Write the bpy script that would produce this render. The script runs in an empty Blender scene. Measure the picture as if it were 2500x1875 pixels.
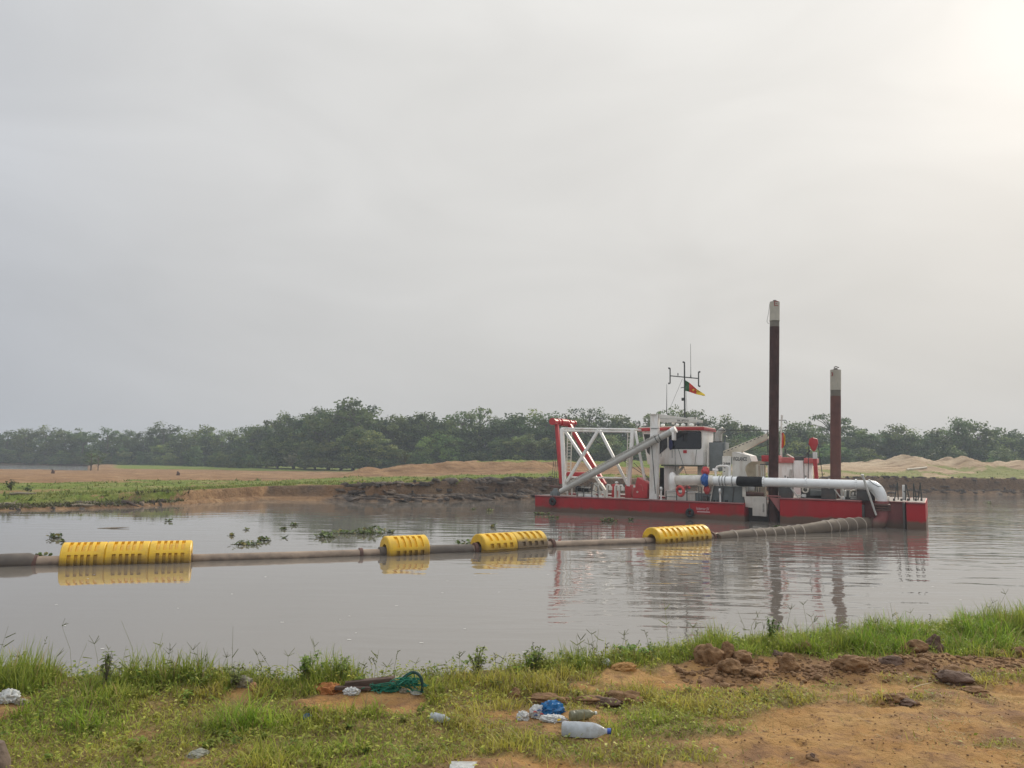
import bpy, bmesh, math, random
import numpy as np
from mathutils import Vector, Matrix, noise as mnoise

random.seed(7)
RNG = np.random.default_rng(7)
scene = bpy.context.scene
C = scene.collection

# ------------------------------------------------------------------ camera
FPX, W0, H0 = 1876.0, 2500.0, 1875.0      # focal length and size of the photograph in its own pixels
EYE = Vector((0.0, 0.0, 3.5))             # eye height above the water
PITCH, ROLL = math.atan(190.5 / FPX), math.radians(0.9)
_r0, _u0, _f = Vector((1, 0, 0)), Vector((0, -math.sin(PITCH), math.cos(PITCH))), Vector((0, math.cos(PITCH), math.sin(PITCH)))
CR = _r0 * math.cos(ROLL) + _u0 * math.sin(ROLL)
CU = -_r0 * math.sin(ROLL) + _u0 * math.cos(ROLL)
CF = _f
cam_data = bpy.data.cameras.new('camera')
cam = bpy.data.objects.new('camera', cam_data)
C.objects.link(cam)
cam.matrix_world = Matrix(((CR.x, CU.x, -CF.x, EYE.x), (CR.y, CU.y, -CF.y, EYE.y), (CR.z, CU.z, -CF.z, EYE.z), (0, 0, 0, 1)))
cam_data.sensor_width = 36.0
cam_data.lens = FPX / W0 * 36.0
cam_data.clip_start = 0.1
cam_data.clip_end = 6000.0
scene.camera = cam


def ray(px, py):
    return CF + CR * ((px - W0 / 2) / FPX) + CU * (-(py - H0 / 2) / FPX)


def at_y(px, py, Y):
    d = ray(px, py)
    return EYE + d * (Y / d.y)


def at_z(px, py, z):
    d = ray(px, py)
    return EYE + d * ((z - EYE.z) / d.z)


def to_px(p):
    d = Vector(p) - EYE
    k = FPX / d.dot(CF)
    return W0 / 2 + d.dot(CR) * k, H0 / 2 - d.dot(CU) * k


# ------------------------------------------------------------------ sky, sun, exposure
SUN_DIR = ray(2640, 60).normalized()       # veiled sun just beyond the upper right of the view
SUN_EL = math.asin(SUN_DIR.z)
SUN_AZ = math.atan2(SUN_DIR.x, SUN_DIR.y)
world = bpy.data.worlds.new('World')
scene.world = world
world.use_nodes = True
nt = world.node_tree
nt.nodes.clear()


def N(tree, t, **kw):
    n = tree.nodes.new(t)
    for k, v in kw.items():
        if k == 'inp':
            for i, val in v.items():
                n.inputs[i].default_value = val
        else:
            setattr(n, k, v)
    return n


out = N(nt, 'ShaderNodeOutputWorld')
bg = N(nt, 'ShaderNodeBackground', inp={'Strength': 1.0})
sky = N(nt, 'ShaderNodeTexSky', sky_type='NISHITA', sun_disc=False, sun_elevation=SUN_EL, sun_rotation=SUN_AZ,
        air_density=1.0, dust_density=6.0, ozone_density=1.0)
sky_s = N(nt, 'ShaderNodeMix', data_type='RGBA', blend_type='MULTIPLY', inp={0: 1.0})
sky_s.inputs[7].default_value = (0.055, 0.055, 0.055, 1)
tc = N(nt, 'ShaderNodeTexCoord')
dot = N(nt, 'ShaderNodeVectorMath', operation='DOT_PRODUCT')
dot.inputs[1].default_value = SUN_DIR
# thin overcast: a grey veil that brightens smoothly towards the veiled sun and, a little, with height
ramp = N(nt, 'ShaderNodeValToRGB')
cr = ramp.color_ramp
cr.interpolation = 'LINEAR'
for e, (pos, col) in enumerate([(0.0, (0.42, 0.435, 0.46)), (0.30, (0.44, 0.46, 0.495)), (0.535, (0.505, 0.508, 0.51)), (0.76, (0.565, 0.56, 0.545)),
                                (0.90, (0.585, 0.576, 0.555)), (0.955, (0.592, 0.583, 0.56)), (0.985, (0.61, 0.60, 0.577)), (0.994, (0.635, 0.622, 0.595)), (1.0, (0.71, 0.692, 0.66))]):
    el = cr.elements[e] if e < 2 else cr.elements.new(pos)
    el.position = pos
    el.color = (*col, 1)
sep = N(nt, 'ShaderNodeSeparateXYZ')
hgt = N(nt, 'ShaderNodeFloatCurve')      # overcast sky: dim at the horizon, brightest overhead
hc_ = hgt.mapping.curves[0]
for i_, q_ in enumerate([(0.0, 0.290), (0.10, 0.306), (0.30, 0.357), (0.53, 0.417), (1.0, 1.0)]):
    if i_ == 0:
        hc_.points[0].location = q_
    elif i_ == 4:
        hc_.points[1].location = q_
    else:
        hc_.points.new(*q_)
hgt.mapping.update()
cmap = N(nt, 'ShaderNodeMapping')
cmap.inputs['Scale'].default_value = (1.6, 1.6, 4.5)
cl = N(nt, 'ShaderNodeTexNoise', inp={'Scale': 1.7, 'Detail': 4.0, 'Roughness': 0.5, 'Distortion': 0.6})
clr = N(nt, 'ShaderNodeMapRange', inp={1: 0.3, 2: 0.7, 3: 0.94, 4: 1.06})
hs_ = N(nt, 'ShaderNodeMath', operation='MULTIPLY', inp={1: 3.2})
m1 = N(nt, 'ShaderNodeMath', operation='MULTIPLY')
veil = N(nt, 'ShaderNodeVectorMath', operation='SCALE')
mix = N(nt, 'ShaderNodeMix', data_type='RGBA', inp={0: 0.03})
L_ = nt.links.new
L_(tc.outputs['Generated'], dot.inputs[0])
L_(dot.outputs['Value'], ramp.inputs[0])
L_(tc.outputs['Generated'], sep.inputs[0])
L_(sep.outputs['Z'], hgt.inputs['Value'])
L_(tc.outputs['Generated'], cmap.inputs[0])
L_(cmap.outputs[0], cl.inputs['Vector'])
L_(cl.outputs[0], clr.inputs[0])
L_(hgt.outputs[0], hs_.inputs[0])
L_(hs_.outputs[0], m1.inputs[0])
L_(clr.outputs[0], m1.inputs[1])
L_(ramp.outputs[0], veil.inputs[0])
L_(m1.outputs[0], veil.inputs['Scale'])
L_(sky.outputs[0], sky_s.inputs[6])
L_(veil.outputs[0], mix.inputs[6])
L_(sky_s.outputs[2], mix.inputs[7])
L_(mix.outputs[2], bg.inputs['Color'])
L_(bg.outputs[0], out.inputs['Surface'])

sun_data = bpy.data.lights.new('sun', 'SUN')
sun_data.energy = 2.2
sun_data.angle = math.radians(12)
sun_data.color = (1.0, 0.90, 0.74)
sun = bpy.data.objects.new('sun', sun_data)
C.objects.link(sun)
sun.rotation_euler = (-SUN_DIR).to_track_quat('-Z', 'Y').to_euler()
sun.location = SUN_DIR * 60

scene.view_settings.view_transform = 'Standard'
scene.view_settings.look = 'None'
scene.view_settings.exposure = 0.15
scene.view_settings.gamma = 1.0
scene.view_settings.use_curve_mapping = False
cy = scene.cycles
cy.use_denoising = True
cy.use_adaptive_sampling = False
cy.max_bounces = 6
cy.diffuse_bounces = 3
cy.glossy_bounces = 3
cy.transmission_bounces = 4
cy.transparent_max_bounces = 8
cy.volume_bounces = 0
cy.caustics_reflective = False
cy.caustics_refractive = False
cy.sample_clamp_indirect = 2.5
cy.sample_clamp_direct = 8.0


# ------------------------------------------------------------------ helpers
def tag(o, label=None, cat=None, group=None, kind=None):
    if label: o['label'] = label
    if cat: o['category'] = cat
    if group: o['group'] = group
    if kind: o['kind'] = kind
    return o


def empty(name, loc=(0, 0, 0), rz=0.0, parent=None):
    o = bpy.data.objects.new(name, None)
    o.empty_display_size = 0.3
    o.location = loc
    o.rotation_euler = (0, 0, rz)
    o.parent = parent
    C.objects.link(o)
    return o


class MB:
    """collects shapes and links them as one mesh object"""
    def __init__(self):
        self.v, self.f = [], []

    def add(self, vs, fs):
        b = len(self.v)
        self.v += [tuple(p) for p in vs]
        self.f += [tuple(i + b for i in f) for f in fs]
        return self

    def box(self, x0, x1, y0, y1, z0, z1):
        vs = [(x, y, z) for z in (z0, z1) for y in (y0, y1) for x in (x0, x1)]
        return self.add(vs, [(0, 2, 3, 1), (4, 5, 7, 6), (0, 1, 5, 4), (2, 6, 7, 3), (0, 4, 6, 2), (1, 3, 7, 5)])

    def prism(self, poly, y0, y1, shift=(0, 0)):
        """polygon of (x, z) run from y0 to y1"""
        n = len(poly)
        vs = [(x, y0, z) for x, z in poly] + [(x + shift[0], y1, z + shift[1]) for x, z in poly]
        fs = [tuple(range(n)), tuple(range(2 * n - 1, n - 1, -1))]
        fs += [(i, i + n, (i + 1) % n + n, (i + 1) % n) for i in range(n)]
        return self.add(vs, fs)

    def slab(self, plan, z0, z1):
        """plan polygon of (x, y) run from z0 to z1"""
        n = len(plan)
        vs = [(x, y, z0) for x, y in plan] + [(x, y, z1) for x, y in plan]
        fs = [tuple(range(n)), tuple(range(2 * n - 1, n - 1, -1))]
        fs += [(i, i + n, (i + 1) % n + n, (i + 1) % n) for i in range(n)]
        return self.add(vs, fs)

    def tube(self, pts, r, n=10, cap=True):
        pts = [Vector(p) for p in pts]
        rs = r if isinstance(r, (list, tuple)) else [r] * len(pts)
        T = [(pts[min(i + 1, len(pts) - 1)] - pts[max(i - 1, 0)]).normalized() for i in range(len(pts))]
        a = Vector((0, 0, 1)) if abs(T[0].z) < 0.9 else Vector((1, 0, 0))
        u = T[0].cross(a).normalized()
        vs = []
        for i, p in enumerate(pts):
            u = (u - T[i] * u.dot(T[i])).normalized()
            w = T[i].cross(u)
            vs += [p + (u * math.cos(2 * math.pi * k / n) + w * math.sin(2 * math.pi * k / n)) * rs[i] for k in range(n)]
        fs = [(i * n + k, i * n + (k + 1) % n, (i + 1) * n + (k + 1) % n, (i + 1) * n + k) for i in range(len(pts) - 1) for k in range(n)]
        if cap:
            fs += [tuple(range(n - 1, -1, -1)), tuple(range((len(pts) - 1) * n, len(pts) * n))]
        return self.add(vs, fs)

    def bar(self, a, b, w, h=None, up=(0, 0, 1)):
        """square bar between two points"""
        a, b = Vector(a), Vector(b)
        h = h or w
        t = (b - a).normalized()
        s = t.cross(Vector(up))
        if s.length < 1e-3:
            s = t.cross(Vector((0, 1, 0)))
        s.normalize()
        q = s.cross(t)
        vs = [p + s * (i * w / 2) + q * (j * h / 2) for p in (a, b) for i, j in ((-1, -1), (1, -1), (1, 1), (-1, 1))]
        return self.add(vs, [(3, 2, 1, 0), (4, 5, 6, 7), (0, 1, 5, 4), (1, 2, 6, 5), (2, 3, 7, 6), (3, 0, 4, 7)])

    def torus(self, c, axis, R, r, n=20, m=8, stretch=1.0):
        c, ax = Vector(c), Vector(axis).normalized()
        a = Vector((0, 0, 1)) if abs(ax.z) < 0.9 else Vector((1, 0, 0))
        u = (a - ax * a.dot(ax)).normalized()
        w = ax.cross(u)
        vs = []
        for i in range(n):
            t = 2 * math.pi * i / n
            d = u * math.cos(t) + w * math.sin(t)
            for k in range(m):
                q = 2 * math.pi * k / m
                vs.append(c + d * (R + r * math.cos(q)) + ax * (r * stretch * math.sin(q)))
        return self.add(vs, [(i * m + k, ((i + 1) % n) * m + k, ((i + 1) % n) * m + (k + 1) % m, i * m + (k + 1) % m) for i in range(n) for k in range(m)])

    def sphere(self, c, r, n=12, m=8):
        c = Vector(c)
        rx, ry, rz = r if isinstance(r, (tuple, list)) else (r, r, r)
        vs = [c + Vector((0, 0, rz))]
        for j in range(1, m):
            q = math.pi * j / m
            vs += [c + Vector((rx * math.sin(q) * math.cos(2 * math.pi * i / n), ry * math.sin(q) * math.sin(2 * math.pi * i / n), rz * math.cos(q))) for i in range(n)]
        vs.append(c - Vector((0, 0, rz)))
        fs = [(0, 1 + i, 1 + (i + 1) % n) for i in range(n)]
        for j in range(m - 2):
            fs += [(1 + j * n + i, 1 + (j + 1) * n + i, 1 + (j + 1) * n + (i + 1) % n, 1 + j * n + (i + 1) % n) for i in range(n)]
        e = len(vs) - 1
        fs += [(e, 1 + (m - 2) * n + (i + 1) % n, 1 + (m - 2) * n + i) for i in range(n)]
        return self.add(vs, fs)

    def mesh(self, name, mat, smooth=35, bevel=0.0):
        me = bpy.data.meshes.new(name)
        bm = bmesh.new()
        vv = [bm.verts.new(p) for p in self.v]
        for f in self.f:
            try:
                bm.faces.new([vv[i] for i in f])
            except ValueError:
                pass
        bmesh.ops.recalc_face_normals(bm, faces=bm.faces)
        if bevel:
            ed = [e for e in bm.edges if len(e.link_faces) == 2 and e.calc_face_angle(0) > 0.6]
            bmesh.ops.bevel(bm, geom=ed, offset=bevel, segments=2, affect='EDGES', profile=0.6, clamp_overlap=True)
        bm.to_mesh(me)
        bm.free()
        if smooth:
            me.polygons.foreach_set('use_smooth', [True] * len(me.polygons))
            me.set_sharp_from_angle(angle=math.radians(smooth))
        me.materials.append(mat)
        return me

    def build(self, name, mat, parent=None, smooth=35, bevel=0.0):
        o = bpy.data.objects.new(name, self.mesh(name, mat, smooth, bevel))
        o.parent = parent
        C.objects.link(o)
        return o


def np_mesh(name, verts, faces, mat, cols=None, smooth=False):
    """mesh from numpy arrays; faces (n, k) with one k"""
    me = bpy.data.meshes.new(name)
    n, k = faces.shape
    me.vertices.add(len(verts))
    me.vertices.foreach_set('co', np.ascontiguousarray(verts, dtype=np.float32).ravel())
    me.loops.add(n * k)
    me.loops.foreach_set('vertex_index', np.ascontiguousarray(faces, dtype=np.int32).ravel())
    me.polygons.add(n)
    me.polygons.foreach_set('loop_start', np.arange(0, n * k, k, dtype=np.int32))
    me.update(calc_edges=True)
    me.validate()
    if smooth:
        me.polygons.foreach_set('use_smooth', np.ones(n, dtype=bool))
    if cols is not None:
        a = me.color_attributes.new('Col', 'FLOAT_COLOR', 'POINT')
        c4 = np.ones((len(verts), 4), dtype=np.float32)
        c4[:, :3] = cols
        a.data.foreach_set('color', c4.ravel())
    me.materials.append(mat)
    return me


def link(name, me, parent=None, loc=None):
    o = bpy.data.objects.new(name, me)
    o.parent = parent
    if loc is not None:
        o.location = loc
    C.objects.link(o)
    return o


def vnoise(x, y, seed=0):
    """smooth value noise on numpy arrays, -1..1"""
    xi, yi = np.floor(x).astype(np.int64), np.floor(y).astype(np.int64)
    xf, yf = x - xi, y - yi
    u, v = xf * xf * (3 - 2 * xf), yf * yf * (3 - 2 * yf)

    def h(a, b):
        n = (a * 374761393 + b * 668265263 + seed * 1442695041) & 0xFFFFFFFF
        n = ((n ^ (n >> 13)) * 1274126177) & 0xFFFFFFFF
        return ((n ^ (n >> 16)) & 0xFFFF) / 32767.5 - 1.0
    return (h(xi, yi) * (1 - u) + h(xi + 1, yi) * u) * (1 - v) + (h(xi, yi + 1) * (1 - u) + h(xi + 1, yi + 1) * u) * v


def fbm(x, y, oct=4, seed=0, gain=0.5):
    s, a, t = 0.0, 1.0, 0.0
    for o in range(oct):
        s = s + a * vnoise(x * 2 ** o + 17.3 * o, y * 2 ** o - 9.1 * o, seed + o)
        t += a
        a *= gain
    return s / t


def sstep(a, b, x):
    t = np.clip((x - a) / (b - a), 0, 1)
    return t * t * (3 - 2 * t)


# ------------------------------------------------------------------ materials
def new_mat(name):
    m = bpy.data.materials.new(name)
    m.use_nodes = True
    t = m.node_tree
    return m, t, t.nodes['Principled BSDF']


def M(name, col, rough=0.6, metal=0.0, var=0.15, scale=2.0, bump=0.0, bscale=20.0, stain=None, stain_amt=0.5, stain_scale=1.5,
      low=None, low_z=0.3, low_w=0.12, spec=0.5, streak=False):
    """painted or weathered surface: noise-varied colour, optional stain patches, optional mud line close to the water (world height)"""
    m, t, p = new_mat(name)
    p.inputs['Roughness'].default_value = rough
    p.inputs['Metallic'].default_value = metal
    p.inputs['Specular IOR Level'].default_value = spec
    tc = N(t, 'ShaderNodeTexCoord')
    vec = tc.outputs['Object']
    nz = N(t, 'ShaderNodeTexNoise', inp={'Scale': scale, 'Detail': 6.0, 'Roughness': 0.6})
    t.links.new(vec, nz.inputs['Vector'])
    mr = N(t, 'ShaderNodeMapRange', inp={1: 0.3, 2: 0.7, 3: 1 - var, 4: 1 + var})
    t.links.new(nz.outputs[0], mr.inputs[0])
    sc = N(t, 'ShaderNodeVectorMath', operation='SCALE')
    sc.inputs[0].default_value = col
    t.links.new(mr.outputs[0], sc.inputs['Scale'])
    cur = sc.outputs[0]
    if stain:
        mp = N(t, 'ShaderNodeMapping')
        mp.inputs['Scale'].default_value = (1, 1, 0.25) if streak else (1, 1, 1)
        t.links.new(vec, mp.inputs[0])
        n2 = N(t, 'ShaderNodeTexNoise', inp={'Scale': stain_scale, 'Detail': 8.0, 'Roughness': 0.7})
        t.links.new(mp.outputs[0], n2.inputs['Vector'])
        r2 = N(t, 'ShaderNodeMapRange', inp={1: 0.5, 2: 0.72, 3: 0.0, 4: stain_amt})
        t.links.new(n2.outputs[0], r2.inputs[0])
        mx = N(t, 'ShaderNodeMix', data_type='RGBA')
        mx.inputs[7].default_value = (*stain, 1)
        t.links.new(r2.outputs[0], mx.inputs[0])
        t.links.new(cur, mx.inputs[6])
        cur = mx.outputs[2]
    if low:
        ge = N(t, 'ShaderNodeNewGeometry')
        sx = N(t, 'ShaderNodeSeparateXYZ')
        t.links.new(ge.outputs['Position'], sx.inputs[0])
        n3 = N(t, 'ShaderNodeTexNoise', inp={'Scale': 2.2, 'Detail': 5.0})
        t.links.new(ge.outputs['Position'], n3.inputs['Vector'])
        ma = N(t, 'ShaderNodeMath', operation='MULTIPLY_ADD', inp={1: 0.35, 2: -0.17})
        t.links.new(n3.outputs[0], ma.inputs[0])
        ad = N(t, 'ShaderNodeMath', operation='ADD')
        t.links.new(sx.outputs['Z'], ad.inputs[0])
        t.links.new(ma.outputs[0], ad.inputs[1])
        r3 = N(t, 'ShaderNodeMapRange', inp={1: low_z - low_w, 2: low_z + low_w, 3: 0.92, 4: 0.0})
        t.links.new(ad.outputs[0], r3.inputs[0])
        mx = N(t, 'ShaderNodeMix', data_type='RGBA')
        mx.inputs[7].default_value = (*low, 1)
        t.links.new(r3.outputs[0], mx.inputs[0])
        t.links.new(cur, mx.inputs[6])
        cur = mx.outputs[2]
    t.links.new(cur, p.inputs['Base Color'])
    if bump:
        nb = N(t, 'ShaderNodeTexNoise', inp={'Scale': bscale, 'Detail': 5.0})
        t.links.new(vec, nb.inputs['Vector'])
        bp = N(t, 'ShaderNodeBump', inp={'Strength': bump, 'Distance': 0.02})
        t.links.new(nb.outputs[0], bp.inputs['Height'])
        t.links.new(bp.outputs[0], p.inputs['Normal'])
    return m


def leaf_mat(name, tint=(1, 1, 1), trans=0.35, rough=0.55, var=0.25, attr=True, col=(0.1, 0.15, 0.03), scale=0.5, hue=0.0):
    m, t, p = new_mat(name)
    o = t.nodes['Material Output']
    if attr:
        a = N(t, 'ShaderNodeVertexColor', layer_name='Col')
        src = a.outputs[0]
    else:
        a = N(t, 'ShaderNodeRGB')
        a.outputs[0].default_value = (*col, 1)
        src = a.outputs[0]
    nz = N(t, 'ShaderNodeTexNoise', inp={'Scale': scale, 'Detail': 3.0})
    tcn = N(t, 'ShaderNodeTexCoord')
    t.links.new(tcn.outputs['Object'], nz.inputs['Vector'])
    mr = N(t, 'ShaderNodeMapRange', inp={1: 0.3, 2: 0.7, 3: 1 - var, 4: 1 + var})
    t.links.new(nz.outputs[0], mr.inputs[0])
    oi = N(t, 'ShaderNodeObjectInfo')
    mo = N(t, 'ShaderNodeMapRange', inp={1: 0, 2: 1, 3: 1 - var * 0.7, 4: 1 + var * 0.7})
    t.links.new(oi.outputs['Random'], mo.inputs[0])
    mm = N(t, 'ShaderNodeMath', operation='MULTIPLY')
    t.links.new(mr.outputs[0], mm.inputs[0])
    t.links.new(mo.outputs[0], mm.inputs[1])
    s = N(t, 'ShaderNodeVectorMath', operation='SCALE')
    wn = N(t, 'ShaderNodeTexWhiteNoise', noise_dimensions='1D')
    t.links.new(oi.outputs['Random'], wn.inputs['W'])
    hm = N(t, 'ShaderNodeMix', data_type='RGBA')
    hm.inputs[6].default_value = (1 - hue * 0.3, 1, 1 + hue * 0.3, 1)
    hm.inputs[7].default_value = (1 + hue, 1 + hue * 0.55, 1 - hue * 0.3, 1)
    t.links.new(wn.outputs[0], hm.inputs[0])
    hx = N(t, 'ShaderNodeVectorMath', operation='MULTIPLY')
    t.links.new(src, hx.inputs[0])
    t.links.new(hm.outputs[2], hx.inputs[1])
    t.links.new(hx.outputs[0], s.inputs[0])
    t.links.new(mm.outputs[0], s.inputs['Scale'])
    t.links.new(s.outputs[0], p.inputs['Base Color'])
    p.inputs['Roughness'].default_value = rough
    p.inputs['Specular IOR Level'].default_value = 0.25
    tr = N(t, 'ShaderNodeBsdfTranslucent')
    t.links.new(s.outputs[0], tr.inputs[0])
    mx = N(t, 'ShaderNodeMixShader', inp={0: trans})
    t.links.new(p.outputs[0], mx.inputs[1])
    t.links.new(tr.outputs[0], mx.inputs[2])
    t.links.new(mx.outputs[0], o.inputs['Surface'])
    return m


MUD = (0.13, 0.095, 0.065)
RUST = (0.16, 0.06, 0.03)
mt = {
    'red': M('hull_red_paint', (0.345, 0.017, 0.021), 0.6, spec=0.25, var=0.14, scale=0.7, stain=(0.17, 0.035, 0.025), stain_amt=0.75, stain_scale=1.3, streak=True, low=MUD, low_z=0.34, low_w=0.09),
    'redrear': M('hull_red_paint_tall', (0.375, 0.016, 0.021), 0.6, spec=0.25, var=0.10, scale=0.5, stain=(0.22, 0.035, 0.03), stain_amt=0.6, stain_scale=1.0, streak=True, low=MUD, low_z=0.46, low_w=0.07),
    'dullred': M('dull_red_and_shade', (0.30, 0.10, 0.095), 0.75, var=0.2, scale=1.1, stain=(0.18, 0.075, 0.065), stain_amt=0.6, streak=True, low=(0.17, 0.12, 0.085), low_z=0.36, low_w=0.15),  # dull red parts, and the shaded tone painted on the recess wall
    'redpaint': M('deck_red_paint', (0.5, 0.035, 0.04), 0.4, var=0.12, stain=RUST, stain_amt=0.3),
    'redlight': M('sunfaded_red', (0.55, 0.13, 0.12), 0.5, var=0.1),
    'white': M('white_marine_paint', (0.88, 0.86, 0.82), 0.45, var=0.06, scale=1.2, stain=(0.46, 0.33, 0.21), stain_amt=0.55, stain_scale=1.8, streak=True),
    'offwhite': M('dirty_white_paint', (0.74, 0.71, 0.64), 0.55, var=0.12, scale=1.5, stain=(0.34, 0.24, 0.15), stain_amt=0.5, streak=True),
    'rustwhite': M('rusting_white_plate', (0.6, 0.56, 0.5), 0.6, var=0.12, scale=1.0, stain=(0.25, 0.11, 0.04), stain_amt=0.75, stain_scale=1.0, streak=True),
    'pipewhite': M('pale_grey_pipe_paint', (0.88, 0.89, 0.88), 0.4, var=0.05, scale=1.0, stain=(0.45, 0.44, 0.4), stain_amt=0.4, stain_scale=2.0),
    'boom': M('boom_grey_paint', (0.52, 0.51, 0.47), 0.5, var=0.1, stain=(0.3, 0.25, 0.2), stain_amt=0.4),
    'beige': M('crane_cream_paint', (0.62, 0.56, 0.44), 0.5, var=0.1, stain=(0.32, 0.22, 0.13), stain_amt=0.5),
    'grey': M('grey_steel_paint', (0.17, 0.19, 0.19), 0.5, var=0.15, stain=(0.1, 0.1, 0.09), stain_amt=0.5),
    'darkgrey': M('dark_deck_steel', (0.07, 0.068, 0.064), 0.6, var=0.3, stain=RUST, stain_amt=0.3),
    'deck': M('weathered_deck', (0.22, 0.19, 0.17), 0.8, var=0.3, scale=1.5, stain=(0.13, 0.08, 0.05), stain_amt=0.6),
    'black': M('black_rubber', (0.014, 0.013, 0.014), 0.75, spec=0.2, var=0.3, bump=0.2),
    'rail': M('dark_rail_paint', (0.06, 0.065, 0.06), 0.5, var=0.3),
    'rusty': M('spud_rusted_steel', (0.075, 0.038, 0.032), 0.75, spec=0.2, var=0.3, scale=1.6, stain=(0.045, 0.024, 0.022), stain_amt=0.8, stain_scale=2.0, bump=0.3, streak=True),
    'spudred': M('spud_red_brown', (0.14, 0.055, 0.042), 0.65, var=0.25, scale=1.4, stain=(0.12, 0.06, 0.045), stain_amt=0.7, stain_scale=1.6, bump=0.2, streak=True),
    'spudcap': M('spud_cap_cream', (0.48, 0.45, 0.37), 0.6, var=0.12, scale=2.0, stain=(0.27, 0.22, 0.15), stain_amt=0.5, streak=True),
    'spudgrey': M('spud_band_olive', (0.17, 0.15, 0.12), 0.7, var=0.2),
    'glass': M('tinted_cab_glass', (0.012, 0.013, 0.018), 0.12, var=0.3, spec=0.6),
    'bluetarp': M('blue_tarpaulin', (0.015, 0.10, 0.36), 0.45, var=0.25, scale=6, bump=0.6, bscale=9),
    'redtarp': M('red_tarpaulin', (0.55, 0.06, 0.06), 0.45, var=0.2, scale=5, bump=0.6, bscale=9),
    'buoyred': M('lifebuoy_red', (0.6, 0.07, 0.06), 0.5, var=0.15),
    'lamp': M('pale_plastic', (0.75, 0.75, 0.72), 0.35, var=0.05),
    'bluecloth': M('navy_cloth', (0.03, 0.035, 0.11), 0.8, var=0.2),
    'yellow': M('float_yellow_plastic', (0.82, 0.50, 0.015), 0.42, var=0.10, scale=1.6, stain=(0.50, 0.30, 0.05), stain_amt=0.7, stain_scale=2.6, streak=True, low=(0.17, 0.10, 0.035), low_z=0.17, low_w=0.17),
    'yellowmud': M('float_yellow_muddy', (0.72, 0.45, 0.03), 0.55, var=0.15, scale=1.6, stain=(0.25, 0.17, 0.08), stain_amt=0.7, stain_scale=1.8, low=(0.17, 0.125, 0.09), low_z=0.40, low_w=0.09),
    'pipemud': M('silted_pipe', (0.31, 0.23, 0.165), 0.7, var=0.25, scale=1.4, stain=(0.12, 0.09, 0.075), stain_amt=0.7, stain_scale=1.2, low=(0.11, 0.08, 0.06), low_z=0.05, low_w=0.06),
    'piperubber': M('grey_rubber_sleeve', (0.115, 0.094, 0.076), 0.7, var=0.25, scale=2.0, stain=(0.16, 0.13, 0.10), stain_amt=0.6, low=(0.10, 0.075, 0.06), low_z=0.05, low_w=0.06),
    'hose': M('muddy_rubber_hose', (0.12, 0.09, 0.062), 0.75, var=0.25, scale=2.0, stain=(0.16, 0.125, 0.09), stain_amt=0.6, bump=0.2),
    'hosering': M('pale_hose_ring', (0.46, 0.39, 0.32), 0.7, var=0.2),
    'hoseflange': M('rusted_flange', (0.12, 0.06, 0.045), 0.75, var=0.3, stain=(0.05, 0.035, 0.03), stain_amt=0.6),
    'tyre': M('tyre_rubber', (0.02, 0.019, 0.019), 0.8, var=0.3, bump=0.3),
    'ink': M('black_lettering', (0.02, 0.02, 0.022), 0.6, var=0.1),
    'redink': M('red_lettering', (0.28, 0.02, 0.02), 0.6, var=0.1),
    'whiteink': M('pale_lettering', (0.62, 0.42, 0.42), 0.6, var=0.25, scale=4),
    'flaggreen': M('flag_green', (0.03, 0.10, 0.035), 0.8, var=0.1),
    'flagred': M('flag_red', (0.62, 0.06, 0.035), 0.8, var=0.1),
    'flagyellow': M('flag_yellow', (0.72, 0.50, 0.03), 0.8, var=0.1),
    'wood': M('wet_dark_timber', (0.09, 0.055, 0.04), 0.8, var=0.4, scale=6, bump=0.5, bscale=14),
    'drift': M('driftwood', (0.30, 0.245, 0.18), 0.85, var=0.35, scale=5, bump=0.5, bscale=14),
    'bark': M('tree_bark', (0.14, 0.115, 0.09), 0.9, var=0.3, scale=2),
}
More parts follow.
